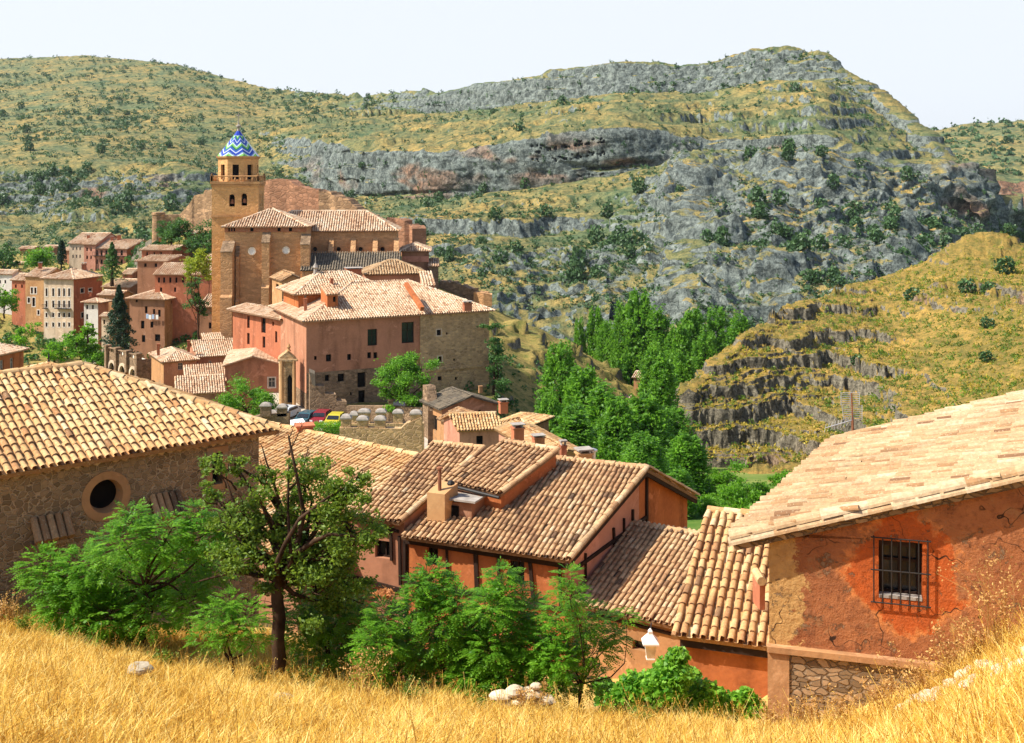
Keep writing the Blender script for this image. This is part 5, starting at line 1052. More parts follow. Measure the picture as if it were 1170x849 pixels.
# low houses in front of the old town --------------------------------------
LG_ = 'low houses below the church'
house('low_town_house', 'tan walled low house with pointed roof and two slim chimneys right of the arcade', 'house', 187, 165, 412.5, 30, 225, 119, 173, 462, 'w_rose', 'hip', .42, .35, group=LG_, matL='w_tan', w=.32, L=.6, wR=((206, 418.5, 5.5, 8), (207.5, 439, 8, 11)), fr='frame_white', chim=((181, 393, 168, 3.2, 13, 'w_red', None), (215.5, 389, 172, 3, 13, 'w_red', None)))
house('low_town_house', 'rose walled long low house with broad tiled roof, rightmost of its row', 'house', 226, 172, 407, 22, 286, 115, 220, 462, 'w_rose', 'gableR', .38, .3, group=LG_, lenL=9, w=.32, L=.6, wR=((262, 411.5, 6, 7), (240, 414, 3, 4)), fr='frame_white')
house('low_town_house', 'small raised red attic behind the broad roof of the rose walled house', 'house', 236, 181, 392, 22, 257, 115, 231, 407, 'w_red', 'shedR', .25, .2, group=LG_, lenL=4, w=.32, L=.6)
house('low_town_house', 'plain rose gabled house with one square window above the green bush', 'house', 257, 150, 417, 9, 321, 100, 250, 470, 'w_rose', 'gableL', .30, .3, group=LG_, lenL=12, w=.3, L=.58, wR=((310.5, 437, 8, 11),), fr='frame_white', surround=.12)
house('low_town_house', 'narrow bright orange parapet house left of the gabled one', 'house', 213, 148, 437, 20, 257, 110, 210, 470, 'w_orange', 'shedR', .45, .2, group=LG_, lenL=3.4, w=.3, L=.58)
house('low_town_house', 'lowest rose lean to with sloping tiled edge just over the big roof', 'house', 203, 138, 450, 18, 257, 110, 199, 480, 'w_rose', 'shedR', .4, .2, group=LG_, lenL=3.4, w=.3, L=.58)
house('roadside_house', 'orange house with tall windows cut by the left edge above the tent roof', 'house', -34, 116, 411, 76, 27, 166, -60, 440, 'w_orange', 'hip', .36, .4, lenL=8, w=.28, L=.52, wR=((13.5, 415.5, 4, 13), (2, 418, 4, 13)), fr='frame_white')
pv = house('tent_roof_pavilion', 'low pavilion with pointed tent roof peeking over the left foreground house', 'pavilion', 52, 100, 431, 28, 98, 142, 14, 445, 'w_orange', 'pyr', .52, .4, tile='tile_warm', w=.25, L=.46)
i_ = root_info[pv.name]; m = MB(); q = (i_['C'] + i_['far']) / 2; zq = i_['z'] + min(np.linalg.norm(i_['R'] - i_['C']), np.linalg.norm(i_['L'] - i_['C'])) * .26 + .2; m.lathe(v3(q, zq - .2), [(.15, 0), (.06, .3), (.1, .5), (.02, .9)], 8); m.build('finial', M['iron'], pv)
# arcade terrace
lg = empty('arcaded_terrace', P(158.6, 440, 178), 'brown stone terrace with three tall blind arches and square posts on its parapet', 'terrace')
Cl = P(158.6, 411, 178); aLg = angdir(132); aRg = angdir(40); Ll = reach(Cl[:2], aLg, 122.5); Rl = reach(Cl[:2], aRg, 174); zl = Cl[2]; D_ = np.linalg.norm(Ll - Cl[:2])
m = MB(); bays = [((k + .22) * D_ / 3, (k + .78) * D_ / 3, zl - 7, zl - 1.6) for k in range(3)]
wall(m, Ll, Cl[:2], zl - 10, zl, zl, bays, .5); wall(m, Cl[:2], Rl, zl - 10, zl, zl); m.poly([v3(Ll, zl - .4), v3(Cl[:2], zl - .4), v3(Rl, zl - .4), v3(Rl + Ll - Cl[:2], zl - .4)]); m.build('wall', M['st_grey'], lg)
dl = -aLg; nl = np.array([dl[1], -dl[0], 0]); d3 = np.array([*dl, 0])
for bnum, w_ in enumerate(bays):
    pane(lg, Ll, Cl[:2], w_, .5, None, mat='dark', name='arch_recess')
    mm = MB(); r_ = (w_[1] - w_[0]) / 2; c0 = v3(Ll, 0) + d3 * (w_[0] + r_) + [0, 0, w_[3] - r_]
    for j in range(12):
        t0, t1 = math.pi * j / 12, math.pi * (j + 1) / 12; f = lambda rr, t: c0 + d3 * rr * math.cos(t) + [0, 0, rr * math.sin(t)] + nl * .12
        mm.prism([f(r_ * 1.3, t0), f(r_ * 1.3, t1), f(r_ * .92, t1), f(r_ * .92, t0)], -nl * .4)
        k_ = lambda t: r_ * 1.02 / max(abs(math.cos(t)), abs(math.sin(t))); mm.prism([c0 + d3 * k_(t) * math.cos(t) + [0, 0, k_(t) * math.sin(t)] - nl * .1 if q_ else f(r_ * .95, t) - nl * .22 for t, q_ in ((t0, 1), (t1, 1), (t1, 0), (t0, 0))], -nl * .2)
    for sx in (0, 1): mm.box(v3(Ll, 0) + d3 * (w_[sx] + (-.12 if sx == 0 else .12) * r_) + nl * .06 + [0, 0, w_[2] + 1.9], (.3, .3, 4), dl)
    mm.build('arch', M['w_cream'], lg)
mp = MB()
for t in np.linspace(0, 1, 4): q = v3(Ll, 0) + d3 * D_ * min(max(t, .02), .98); mp.box(q + [0, 0, zl - 4], (.75, .9, 9.5), dl); mp.box(q + [0, 0, zl + .9], (1.0, 1.0, .25), dl)
for t in np.linspace(0.04, .96, 12): q = v3(Ll, 0) + d3 * D_ * t; mp.box(q + [0, 0, zl + .3], (.16, .2, .6), dl)
mp.box(v3((Ll + Cl[:2]) / 2, zl + .64), (D_, .35, .14), dl); mp.build('parapet', M['st_grey'], lg)
m = MB(); m.poly([v3(Ll, zl - .39) + [0, .5, .0], v3(Cl[:2], zl - .39) + [0, .5, 0], v3(Rl, zl - .39), v3(Rl + Ll - Cl[:2], zl - .39)]); m.build('terrace_floor', M['limestone'], lg)
# crenellated walls ----------------------------------------------------------
def merlon(par, px, pw, ytop, ybot, Y, mat='st_ochre', dpt=.55):
    a, b = P(px, ytop, Y), P(px, ybot, Y); W = pw / F * Y; H = a[2] - b[2]; m = MB(); c = (a + b) / 2 + [0, dpt / 2, 0]; m.box(c - [0, 0, .1 * H], (W, dpt, H * .8)); m.build('merlon', M[mat], par)
    m = MB(); t = a + [0, dpt / 2, -H * .12 - .1]; w2, d2 = W / 2 + .07, dpt / 2 + .07
    v = [t + [sx * w2 * k, sy * d2 * k, dz] for dz, k in ((-.06, 1), (.05, 1), (.22, .72), (.33, .25)) for sx, sy in ((-1, -1), (1, -1), (1, 1), (-1, 1))]
    m.add(v, [(4 * j + i, 4 * j + (i + 1) % 4, 4 * j + 4 + (i + 1) % 4, 4 * j + 4 + i) for j in range(3) for i in range(4)] + [(12, 13, 14, 15)]); m.build('merlon_cap', M['concrete'], par)
cw = empty('battlemented_wall', P(435, 515, 96), 'front row of stone battlements just above the long tiled roof', 'wall', 'stone battlements'); m = MB()
m.prism([P(388, 488.5, 94), P(458, 490, 94), P(464, 484, 94), P(470, 482, 94), P(482, 476, 94), P(482, 525, 94), P(388, 525, 94)], (0, .8, 0)); m.build('wall', M['st_ochre'], cw)
for x, w_, t in ((395, 11, 475), (414, 12, 477), (434, 12, 477)): merlon(cw, x, w_, t, 489.5, 94.1)
merlon(cw, 475, 12, 470, 483, 94.1)
cw2 = empty('battlemented_wall', P(435, 500, 104), 'rear row of stone battlements behind the front one beneath the leafy tree', 'wall', 'stone battlements'); m = MB()
m.prism([P(398, 484, 103), P(484, 484, 103), P(484, 520, 103), P(398, 520, 103)], (0, .8, 0)); m.build('wall', M['st_ochre'], cw2)
for x, w_, t in ((404, 9, 471.5), (416, 13, 468), (435, 11, 468), (454.5, 11, 469)): merlon(cw2, x, w_, t, 485, 103.1)
cw3 = empty('battlemented_wall', P(312, 492, 110), 'short separate piece of battlements at the corner of the left foreground roof', 'wall', 'stone battlements'); m = MB()
m.prism([P(284, 478, 110), P(300, 474, 110), P(330, 472, 110), P(330, 500, 110), P(284, 500, 110)], (0, .8, 0)); m.build('wall', M['st_grey'], cw3)
for x, w_, t in ((303, 12, 461), (311, 11, 471), (322, 11, 463)): merlon(cw3, x, w_, t, 476, 109.5 + (x % 3) * .5, 'st_grey')
# pink houses under the palace ------------------------------------------------
PG = 'pink houses under the palace'
house('village_house', 'dark lichen roofed house right below the stone part of the palace', 'house', 505, 122, 465, 20, 568, 118, 486, 530, 'w_rose', 'gableL', .34, .5, group=PG, tile='tile_grey', matL='w_tan', w=.3, L=.55, wR=((520, 463, 3, 7), (548, 471, 3.2, 5)), wL=((492, 461, 4, 6), (496.5, 483, 6, 17)), chim=((549, 441, 128, 4, 8, 'w_tan', None),))
house('village_house', 'tan house with sloping brown lean to roof between dark roof and pink front', 'house', 526, 112, 485, 42, 545, 125, 504, 530, 'w_tan', 'shedL', .30, .35, group=PG, tile='tile_old', w=.28, L=.52, wL=((521, 499, 2.4, 4),))
house('village_house', 'small rose house with sunlit sloping roof at the edge of the poplars', 'house', 601, 112, 485.5, 60, 627, 152, 570, 525, 'w_rose', 'hip', .26, .4, group=PG, tile='tile_warm', w=.28, L=.52, wR=((606, 487.5, 4, 4),))
house('village_house', 'long narrow house running towards the viewer with warm roof and red chimneys', 'house', 628, 82, 522, 20, 660, 112, 570, 590, 'w_pink', 'gableL', .30, .3, group=PG, tile='tile_warm', lenR=2.8, w=.26, L=.48,
      chim=((575, 459, 90, 9, 13), (591.5, 488, 84, 12, 18), (615, 499, 80, 12, 11)))
house('village_house', 'plain pink fronted house with one dark window and low door above the central roofs', 'house', 525, 104, 490, 9, 573, 110, 520, 545, 'w_pink', 'gableR', .36, .3, group=PG, tile='tile_warm', lenL=5, w=.28, L=.52, wR=((548, 504, 7.5, 12), (528.5, 523, 5.5, 12)), surround=None)
m = MB(); q = P(508, 545, 60); slab_wall('garden_wall', 'rough brown stone wall dropping beside the battlements', 'wall', [(483, 440, 126), (488, 441, 125), (489, 470, 124)], 1, 530, 'st_grey', None, .1, 8)
m = MB(); q = P(507, 537, 46); m.lathe(q - [0, 0, .5], [(.25, 0), (.3, .3), (.38, .6), (.34, .62), (.28, .3)], 14); tag(m.build('plant_pot', M['w_orange'], at=q - [0, 0, .5]), 'orange clay tub standing behind the middle tiled roof', 'pot')
m = MB(); q = P(498, 536, 46.5); m.box(q, (.35, .35, .8)); m.box(q + [.5, .2, -.05], (.25, .25, .6)); m.tube([q + [0, 0, .4], q + [0, 0, .6]], .08, 8); tag(m.build('vent_box', M['concrete'], at=q - [0, 0, .4]), 'grey vent boxes standing beside the orange clay tub', 'vent')
# street, cars, awning -----------------------------------------------------------
m = MB(); m.poly([v3(P(300, 0, 108)[:2], -28.9), v3(P(486, 0, 104)[:2], -28.9), v3(P(492, 0, 156)[:2], -28.9), v3(P(300, 0, 156)[:2], -28.9)]); m.build('street', M['asphalt'])['kind'] = 'structure'
def car(label, px, Y, ang, col, van=False):
    c = v3(P(px, 0, Y)[:2], -28.9); r = empty('parked_car', c, label, 'car', 'cars parked below the palace'); f = np.array([*angdir(ang), 0]); s = np.array([-f[1], f[0], 0]); up = np.array([0, 0, 1.0])
    H = 1.75 if van else 1.42; prof = [(-2.0, .35), (-2.05, .85), (-1.85, 1.0), (-1.45, H - .1), (-1.2, H), (.35, H), (.6, H - .07), (1.15, .95), (1.95, .8), (2.05, .5), (2.0, .3)]
    m = MB(); vs = []; n_ = len(prof)
    for w_ in (-.82, .82):
        for a, z in prof: k = .86 if z > 1.05 else 1; vs.append(c + f * a + s * w_ * k + up * z)
    m.add(vs, [tuple(range(n_))[::-1], tuple(range(n_, 2 * n_))] + [(i, (i + 1) % n_, n_ + (i + 1) % n_, n_ + i) for i in range(n_)]); m.build('body', m_plain('car paint ' + label[:8], col, .25, .5, var=.05), r)
    for a0, a1, nm in ((.64, 1.12, 'windscreen'), (-1.82, -1.48, 'rear_window')):
        z0, z1 = (H - .1, .99) if a0 > 0 else (1.03, H - .12); m = MB(); m.prism([c + f * a0 - s * .62 + up * z0, c + f * a0 + s * .62 + up * z0, c + f * a1 + s * .7 + up * z1, c + f * a1 - s * .7 + up * z1], (f if a0 > 0 else -f) * .04 + up * .03); m.build(nm, M['glass'], r)
    for sx in (-1, 1):
        m = MB(); m.prism([c + f * a + s * sx * .765 + up * z for a, z in ((-1.4, 1.05), (-1.15, H - .12), (.35, H - .12), (.95, 1.03))], s * sx * .03); m.build('side_window', M['glass'], r)
        for a in (-1.25, 1.3):
            m = MB(); q = c + f * a + s * sx * .74 + up * .31; m.tube([q - s * .1, q + s * .1], .31, 14); w_ = m.build('wheel', M['iron'], r); m = MB(); m.tube([q + s * sx * .09, q + s * sx * .115], .17, 10); m.build('rim', M['metal'], w_)
        m = MB(); m.box(c + f * 2.0 + s * sx * .6 + up * .68, (.1, .35, .16), f[:2]); m.build('headlight', M['white'], r)
        m = MB(); m.box(c - f * 2.0 + s * sx * .62 + up * .8, (.1, .28, .2), f[:2]); m.build('tail_light', M['w_red'], r)
car('white and grey car nearest the stone portal', 327, 135, 250, (.55, .57, .58)); car('dark teal car, leftmost in the row by the stair wall', 350, 132, 255, (.03, .09, .11)); car('dark red car between the teal and the yellow car', 367, 132.5, 262, (.22, .02, .03)); car('small yellow car half hidden by the hedge and battlements', 383, 131, 262, (.50, .42, .04))
m = MB(); q = P(341, 484, 118); m.prism([P(331, 480, 119), P(346, 478, 119), P(352, 487, 117), P(332, 489, 117)], (0, 0, -.08)); aw = m.build('canvas_awning', M['white'], at=q); tag(aw, 'white canvas sheet awning beside the red chimney and the hedge', 'awning')
m = MB()
for x, y, Y in ((332, 481, 119), (346, 479, 119), (351, 487, 117), (333, 489, 117)): q = P(x, y, Y); m.tube([q, v3(q, -28.9)], .05, 6)
m.build('awning_poles', M['metal'], aw)
# ------------------------------------------------------------------ vegetation
def leaf_quads(mb, C, size, t, up=.35, asp=.5):
    C = np.asarray(C, float); m = len(C); a = RNG.normal(size=(m, 3)); a[:, 2] *= .7; a /= np.linalg.norm(a, axis=1)[:, None]
    n = RNG.normal(size=(m, 3)) + np.array([-.15, -.1, up * 2]); b = np.cross(n, a); b /= np.linalg.norm(b, axis=1)[:, None] + 1e-9
    s = (size * (.7 + .6 * RNG.random(m)))[:, None]
    V = np.stack([C - a * s * .5, C + b * s * asp * .5, C + a * s * .5, C - b * s * asp * .5], 1).reshape(-1, 3)
    f = np.arange(m * 4).reshape(m, 4); mb.add(V, f, np.repeat(t, 4))
def fronds(mb, C, D, L, t, pairs=6, w=.30):
    """compound leaves: arching stalks with paired leaflets"""
    C = np.asarray(C, float); m = len(C); D = D / (np.linalg.norm(D, axis=1)[:, None] + 1e-9); up = np.array([0, 0, 1.0])
    S = np.cross(D, up); S /= np.linalg.norm(S, axis=1)[:, None] + 1e-9; Ls = (L * (.7 + .6 * RNG.random(m)))[:, None]
    V = []; 
    for k in range(pairs + 1):
        q = (k + .8) / (pairs + 1); c = C + D * Ls * q - up * (Ls * .38 * q * q); ll = Ls * w * (1 - .5 * abs(q - .45))
        dirs = ((S, 1), (S, -1)) if k < pairs else ((D, 1),)
        for s_, sg in dirs:
            ax = s_ * sg * .85 + D * .5 - up * .25; ax /= np.linalg.norm(ax, axis=1)[:, None]; bx = np.cross(ax, up + .25 * RNG.normal(size=(m, 3))); bx /= np.linalg.norm(bx, axis=1)[:, None] + 1e-9
            V.append(np.stack([c, c + ax * ll * .5 + bx * ll * .25, c + ax * ll, c + ax * ll * .5 - bx * ll * .25], 1))
    V = np.stack(V, 1); k_ = V.shape[1]; mb.add(V.reshape(-1, 3), np.arange(m * k_ * 4).reshape(-1, 4), np.repeat(t, k_ * 4))
def ell_points(c, r, n, shell=.55):
    d = RNG.normal(size=(n, 3)); d /= np.linalg.norm(d, axis=1)[:, None]; q = shell + (1 - shell) * RNG.random(n) ** .7; q = np.where(RNG.random(n) < .12, RNG.random(n), q)
    return np.asarray(c) + d * q[:, None] * np.asarray(r), d
def limb(mb, a, b, r0, r1, bend=.12, k=6, n=6):
    a = np.asarray(a, float); b = np.asarray(b, float); L = np.linalg.norm(b - a); off = RNG.normal(size=3) * bend * L; ts = np.linspace(0, 1, n)
    pts = [a + (b - a) * t + off * math.sin(math.pi * t) + RNG.normal(size=3) * .015 * L * (0 < t < 1) for t in ts]; mb.tube(pts, r0 + (r1 - r0) * ts, k); return pts
M['leaf_bright'] = m_leaf('bright green leaves', (.045, .15, .008), (.20, .42, .02), .45)
M['leaf_olive'] = m_leaf('olive green leaves', (.035, .09, .010), (.23, .33, .03), .4)
M['leaf_poplar'] = m_leaf('poplar leaves', (.035, .12, .010), (.20, .42, .03), .45)
M['leaf_far'] = m_leaf('far tree leaves', (.025, .08, .018), (.10, .22, .04), .3)
M['leaf_dark'] = m_leaf('dark conifer needles', (.010, .035, .014), (.035, .085, .03), .1)
M['leaf_lime'] = m_leaf('yellow green leaves', (.10, .18, .01), (.34, .40, .03), .45)
M['leaf_vine'] = m_leaf('vine leaves', (.05, .19, .012), (.26, .50, .04), .4)
M['scrub'] = m_leaf('mountain scrub', (.025, .07, .025), (.09, .17, .05), .15)
M['dry'] = m_leaf('dry stalks', (.34, .17, .05), (.62, .38, .12), .3)
M['dry_rust'] = m_leaf('rust coloured dead leaves', (.40, .14, .04), (.66, .30, .10), .3)
n = NT('dry golden grass', .7, .15); t_ = n.attr(); c = n.ramp(t_, [(0, (.30, .15, .03)), (.35, (.56, .31, .05)), (.65, (.78, .50, .085)), (1, (.90, .72, .26))])
n.col(c); tr = n.nd('ShaderNodeBsdfTranslucent'); n.set(tr.inputs[0], c); ms = n.nd('ShaderNodeMixShader'); ms.inputs[0].default_value = .35
n.t.links.new(n.b.outputs[0], ms.inputs[1]); n.t.links.new(tr.outputs[0], ms.inputs[2]); n.t.links.new(ms.outputs[0], n.t.nodes['Material Output'].inputs[0]); M['grass'] = n.m
GNpx = np.linspace(cN[0], cN[-1], GN.shape[1])
def gz(px, Y):
    i = int(np.clip(np.searchsorted(GNpx, px), 0, len(GNpx) - 1)); col = GN[:, i]; return float(np.interp(Y, col[::-1, 1], col[::-1, 2]))
def lobe_tree(name, label, base_px, Y, lobes, mat, style, L, dens=1.0, trunk_r=.06, group=None, cat='tree', forks=None, bark='bark', base_z=None, extra_limbs=()):
    """lobes: (px, py, r px[, dY]) clumps of the crown, each on its own limb"""
    bz = gz(base_px, Y) if base_z is None else base_z; b = np.array([(base_px - CX) / F * Y, Y, bz]); r = empty(name, b, label, cat, group)
    tm = MB(); lm = MB(); cs = []
    for q in lobes:
        dy = q[3] if len(q) > 3 else RNG.normal() * q[2] / F * Y * .7; c = P(q[0], q[1], Y + dy); rr = q[2] / F * Y; cs.append((c, rr))
    top = np.mean([c for c, _ in cs], axis=0); fk = P(*forks, Y) if forks else b * .55 + top * .45
    limb(tm, b - [0, 0, .3], fk, trunk_r, trunk_r * .75, .04, 8, 8)
    for c, rr in cs:
        limb(tm, fk + (b - fk) * RNG.random() * .25, c, trunk_r * .45, trunk_r * .12, .12)
        for _ in range(4): d = RNG.normal(size=3); d[2] = abs(d[2]) * .6; limb(tm, c - (c - fk) * .2 * RNG.random(), c + unit(d) * rr * .9, trunk_r * .14, .004, .15, 4, 4)
        vol = rr ** 2
        if style == 'frond':
            n_ = int(dens * vol / (L * L) * 62) + 14; p, d = ell_points(c, (rr, rr, rr * .85), n_); keep = pnoise(p / (rr * .45) + 31) > -.26; p, d = p[keep], d[keep]
            dd = d + RNG.normal(size=d.shape) * .35; dd[:, 2] = dd[:, 2] * .5 + .25; t = np.clip(.45 + .22 * RNG.normal(size=len(p)) + .25 * pnoise(p / (rr * .8)), 0, 1); fronds(lm, p, dd, L, t)
        else:
            ps = []
            for _ in range(6):
                n_ = int(dens * vol / (L * L) * 12) + 8; o_ = RNG.normal(size=3) * rr * .5; k_ = RNG.uniform(.35, .72); ps.append(c + o_ + RNG.normal(size=(n_, 3)) * [rr * k_ * .55, rr * k_ * .55, rr * k_ * .33])
            p = np.concatenate(ps); d = None; keep = pnoise(p / (rr * .42) + 31) > -.25; p = p[keep]
            t = np.clip(.45 + .2 * RNG.normal(size=len(p)) + .35 * pnoise(p / (rr * .7)), 0, 1); leaf_quads(lm, p, L, t)
    for a_, b_, r0 in extra_limbs:
        a3, b3 = P(*a_, Y), P(*b_, Y + RNG.normal() * .3); pts = limb(tm, a3, b3, r0, r0 * .3, .10)
        for _ in range(6):
            s0 = pts[RNG.integers(2, 6)]; d = RNG.normal(size=3); d[2] = abs(d[2]); limb(tm, s0, s0 + unit(d) * .45 * RNG.random() + [0, 0, .05], r0 * .22, .004, .2, 4, 4)
    tm.build('trunk', M[bark], r, True); lm.build('crown', M[mat], r); return r
# foreground trees
lobe_tree('ash_tree', 'broad bright green ash tree in front of the stone wall at left', 168, 22.3, [(48, 648, 24), (85, 684, 34), (100, 650, 30), (140, 624, 32), (150, 668, 44), (188, 616, 30), (200, 654, 40), (232, 612, 26), (240, 644, 28), (120, 705, 30), (175, 700, 28), (152, 592, 16), (262, 600, 18), (215, 690, 22), (60, 668, 22), (228, 588, 14)], 'leaf_bright', 'frond', .27, 1.0, .07, forks=(166, 668))
lobe_tree('ash_sapling', 'low leafy sapling left of the ash trunk at the foot of the stone wall', 110, 22.6, [(90, 700, 26), (130, 712, 24), (112, 680, 26), (70, 690, 20)], 'leaf_bright', 'frond', .25, .9, .03)
lobe_tree('almond_tree', 'tall dark trunked almond tree with bare upper twigs and olive crown in the foreground', 318, 21.5, [(262, 600, 24), (246, 570, 16), (296, 566, 20), (285, 640, 24), (352, 556, 26), (392, 566, 24), (404, 600, 26), (372, 600, 30), (388, 640, 32), (350, 640, 28), (345, 590, 26), (402, 668, 22), (362, 680, 28), (258, 650, 18), (322, 610, 22), (243, 537, 12), (268, 530, 12), (408, 548, 16), (300, 600, 22), (310, 668, 16), (275, 618, 20), (335, 570, 20), (365, 640, 26), (420, 620, 18), (385, 585, 24), (342, 660, 22), (330, 530, 14), (300, 540, 13), (380, 690, 20)], 'leaf_olive', 'leaf', .085, .72, .14, forks=(321, 640),
          extra_limbs=[((320, 650), (330, 500), .07), ((320, 620), (258, 548), .06), ((326, 600), (300, 512), .04), ((330, 560), (352, 512), .03), ((318, 665), (228, 664), .05), ((320, 690), (262, 668), .035), ((328, 640), (418, 612), .04), ((330, 520), (344, 488), .02), ((270, 560), (232, 540), .02), ((322, 660), (415, 690), .03)])
lobe_tree('small_tree', 'small light green tree with forked stem alone in the golden grass', 262, 20.2, [(245, 705, 22), (282, 706, 22), (262, 725, 22), (236, 728, 16), (290, 730, 16), (262, 690, 16)], 'leaf_bright', 'frond', .17, .55, .04, forks=(264, 752))
lobe_tree('bush', 'dense green bush just right of the dark almond trunk', 375, 22.2, [(345, 720, 24), (372, 705, 28), (402, 712, 26), (390, 742, 28), (360, 748, 22), (420, 745, 24), (415, 770, 22), (345, 690, 20), (405, 690, 20)], 'leaf_bright', 'frond', .22, 1.0, .04, cat='bush')
lobe_tree('ash_sapling', 'leftmost sapling of the central thicket, low and dark green', 455, 21.0, [(432, 735, 24), (455, 718, 26), (452, 755, 28), (478, 740, 24), (430, 765, 20), (466, 782, 22), (440, 705, 18)], 'leaf_bright', 'frond', .23, 1.05, .04, group='saplings of the central thicket')
lobe_tree('ash_sapling', 'tall sapling with pointed top in the central thicket before the orange wall', 505, 20.8, [(494, 655, 15), (500, 676, 22), (482, 690, 20), (522, 690, 22), (505, 712, 28), (490, 735, 26), (525, 735, 26), (508, 765, 28), (478, 668, 12), (530, 770, 20)], 'leaf_bright', 'frond', .23, 1.3, .045, group='saplings of the central thicket')
lobe_tree('ash_sapling', 'sapling directly under the right window of the half timbered house', 577, 20.6, [(572, 660, 14), (582, 680, 22), (562, 694, 20), (600, 700, 22), (580, 718, 28), (560, 740, 24), (602, 740, 26), (580, 768, 26), (610, 770, 18), (556, 772, 18)], 'leaf_bright', 'frond', .23, 1.3, .045, group='saplings of the central thicket')
lobe_tree('ash_sapling', 'airy sapling at the right end of the central thicket near the lantern', 662, 20.2, [(650, 660, 12), (652, 682, 18), (636, 700, 20), (668, 706, 22), (690, 716, 18), (650, 730, 22), (680, 742, 22), (642, 760, 20), (668, 775, 22), (705, 730, 12), (628, 728, 16), (716, 705, 9)], 'leaf_bright', 'frond', .20, .75, .04, group='saplings of the central thicket')
lobe_tree('bush', 'low bush filling the gap between the two tallest central saplings', 541, 20.6, [(530, 745, 22), (552, 750, 24), (540, 772, 24), (560, 782, 18), (522, 784, 18), (540, 722, 18)], 'leaf_bright', 'frond', .2, 1.1, .03, cat='bush')
lobe_tree('bush', 'low bush between the right tall sapling and the airy one', 625, 20.3, [(612, 745, 20), (632, 752, 22), (622, 775, 22), (640, 784, 16), (604, 780, 16)], 'leaf_bright', 'frond', .2, 1.1, .03, cat='bush')
lobe_tree('dead_shrub', 'rust coloured dead shrub between almond tree and central saplings', 436, 24.5, [(436, 700, 18), (428, 722, 18), (446, 724, 16), (440, 680, 12)], 'dry_rust', 'leaf', .07, .5, .025, cat='shrub')
vm = MB(); vc = empty('creeper', P(780, 815, 23.5), 'bright green broad leaved creeper heaped below the orange wall', 'creeper')
for q in ((712, 798, 18), (735, 792, 20), (760, 785, 22), (775, 800, 20), (742, 808, 18), (800, 802, 16), (822, 800, 14), (845, 806, 14), (765, 762, 14), (785, 775, 14), (725, 780, 14), (862, 810, 12), (705, 812, 16), (790, 815, 16), (697, 800, 14), (770, 772, 18), (752, 778, 18), (830, 812, 18), (805, 790, 14), (720, 815, 20), (760, 815, 20), (850, 798, 12), (690, 785, 10), (775, 750, 10)):
    c_ = P(q[0], q[1], 23.4 + RNG.normal() * .25); rr = q[2] / F * 23.4; p, d = ell_points(c_, (rr * 1.3, rr, rr), int(500 * rr / .3), .5); leaf_quads(vm, p, .11, np.clip(.5 + .3 * RNG.normal(size=len(p)), 0, 1), .8, .8)
vm.build('leaves', M['leaf_vine'], vc)
tm = MB()
for q in (720, 760, 800, 840): limb(tm, P(q, 830, 23.5), P(q + 8, 788, 23.4), .02, .006)
tm.build('stem', M['bark'], vc)
# town and garden trees
def town_tree(label, base, Y, lobes, mat='leaf_far', L=.42, dens=.8, tr=.2, name='tree', cat='tree', group=None):
    bz = P(*base, Y)[2]; return lobe_tree(name, label, base[0], Y, lobes, mat, 'leaf', L, dens, tr, cat=cat, base_z=bz, group=group)
def conifer(name, label, base, top, Y, wpx, mat='leaf_dark', n=5000, L=.5, col=False, group=None):
    b, t = P(*base, Y), P(*top, Y); H = t[2] - b[2]; W = wpx / F * Y / 2; r = empty(name, b, label, 'tree', group); q = RNG.random(n) ** .75
    an = RNG.random(n) * 2 * np.pi; tier = .75 + .35 * np.sin(q * (0 if col else 42) + 2 * np.sin(an * 3)); prof = (1 - q) ** (.35 if col else .9) * (np.minimum(q * 8, 1) if col else 1)
    rad = W * prof * tier * (.35 + .65 * RNG.random(n) ** .5) + .05; p = np.stack([b[0] + rad * np.cos(an), b[1] + rad * np.sin(an), b[2] + H * (.06 + .94 * q) - rad * .12], 1)
    m = MB(); leaf_quads(m, p, L, np.clip(.45 + .25 * RNG.normal(size=n), 0, 1), .1, .4); m.build('crown', M[mat], r)
    m = MB(); m.tube([b - [0, 0, 1], b + [0, 0, H * .9]], [W * .12 + .05, .03], 6); m.build('trunk', M['bark'], r); return r
conifer('conifer', 'big dark spreading conifer in the old town left of the brown block', (136, 425), (137, 326), 212, 58, n=9000)
conifer('conifer', 'grey green pointed conifer in front of the balcony house', (128, 322), (128, 277), 262, 34, 'leaf_far', 3500)
conifer('cypress', 'slim almost black cypress between the far houses at left', (70, 304), (70, 275), 300, 12, n=2500, col=True)
town_tree('round green tree left of the cypress', (45, 306), 300, [(36, 297, 9), (46, 291, 11), (56, 297, 9), (45, 300, 10)], 'leaf_poplar', .6)
town_tree('dark tree at the left border behind the grey house', (4, 312), 300, [(2, 296, 10), (-10, 290, 12), (12, 300, 8), (6, 286, 7)], 'leaf_far', .6)
town_tree('bright bushy tree at the left border below the dull red house', (5, 362), 250, [(2, 346, 10), (10, 340, 9), (-8, 338, 12), (14, 350, 7)], 'leaf_bright', .5)
town_tree('small bright tree beside the road at far left', (23, 396), 200, [(20, 384, 9), (29, 382, 8), (24, 378, 7)], 'leaf_bright', .4)
GB = 'leafy trees below the cream house'
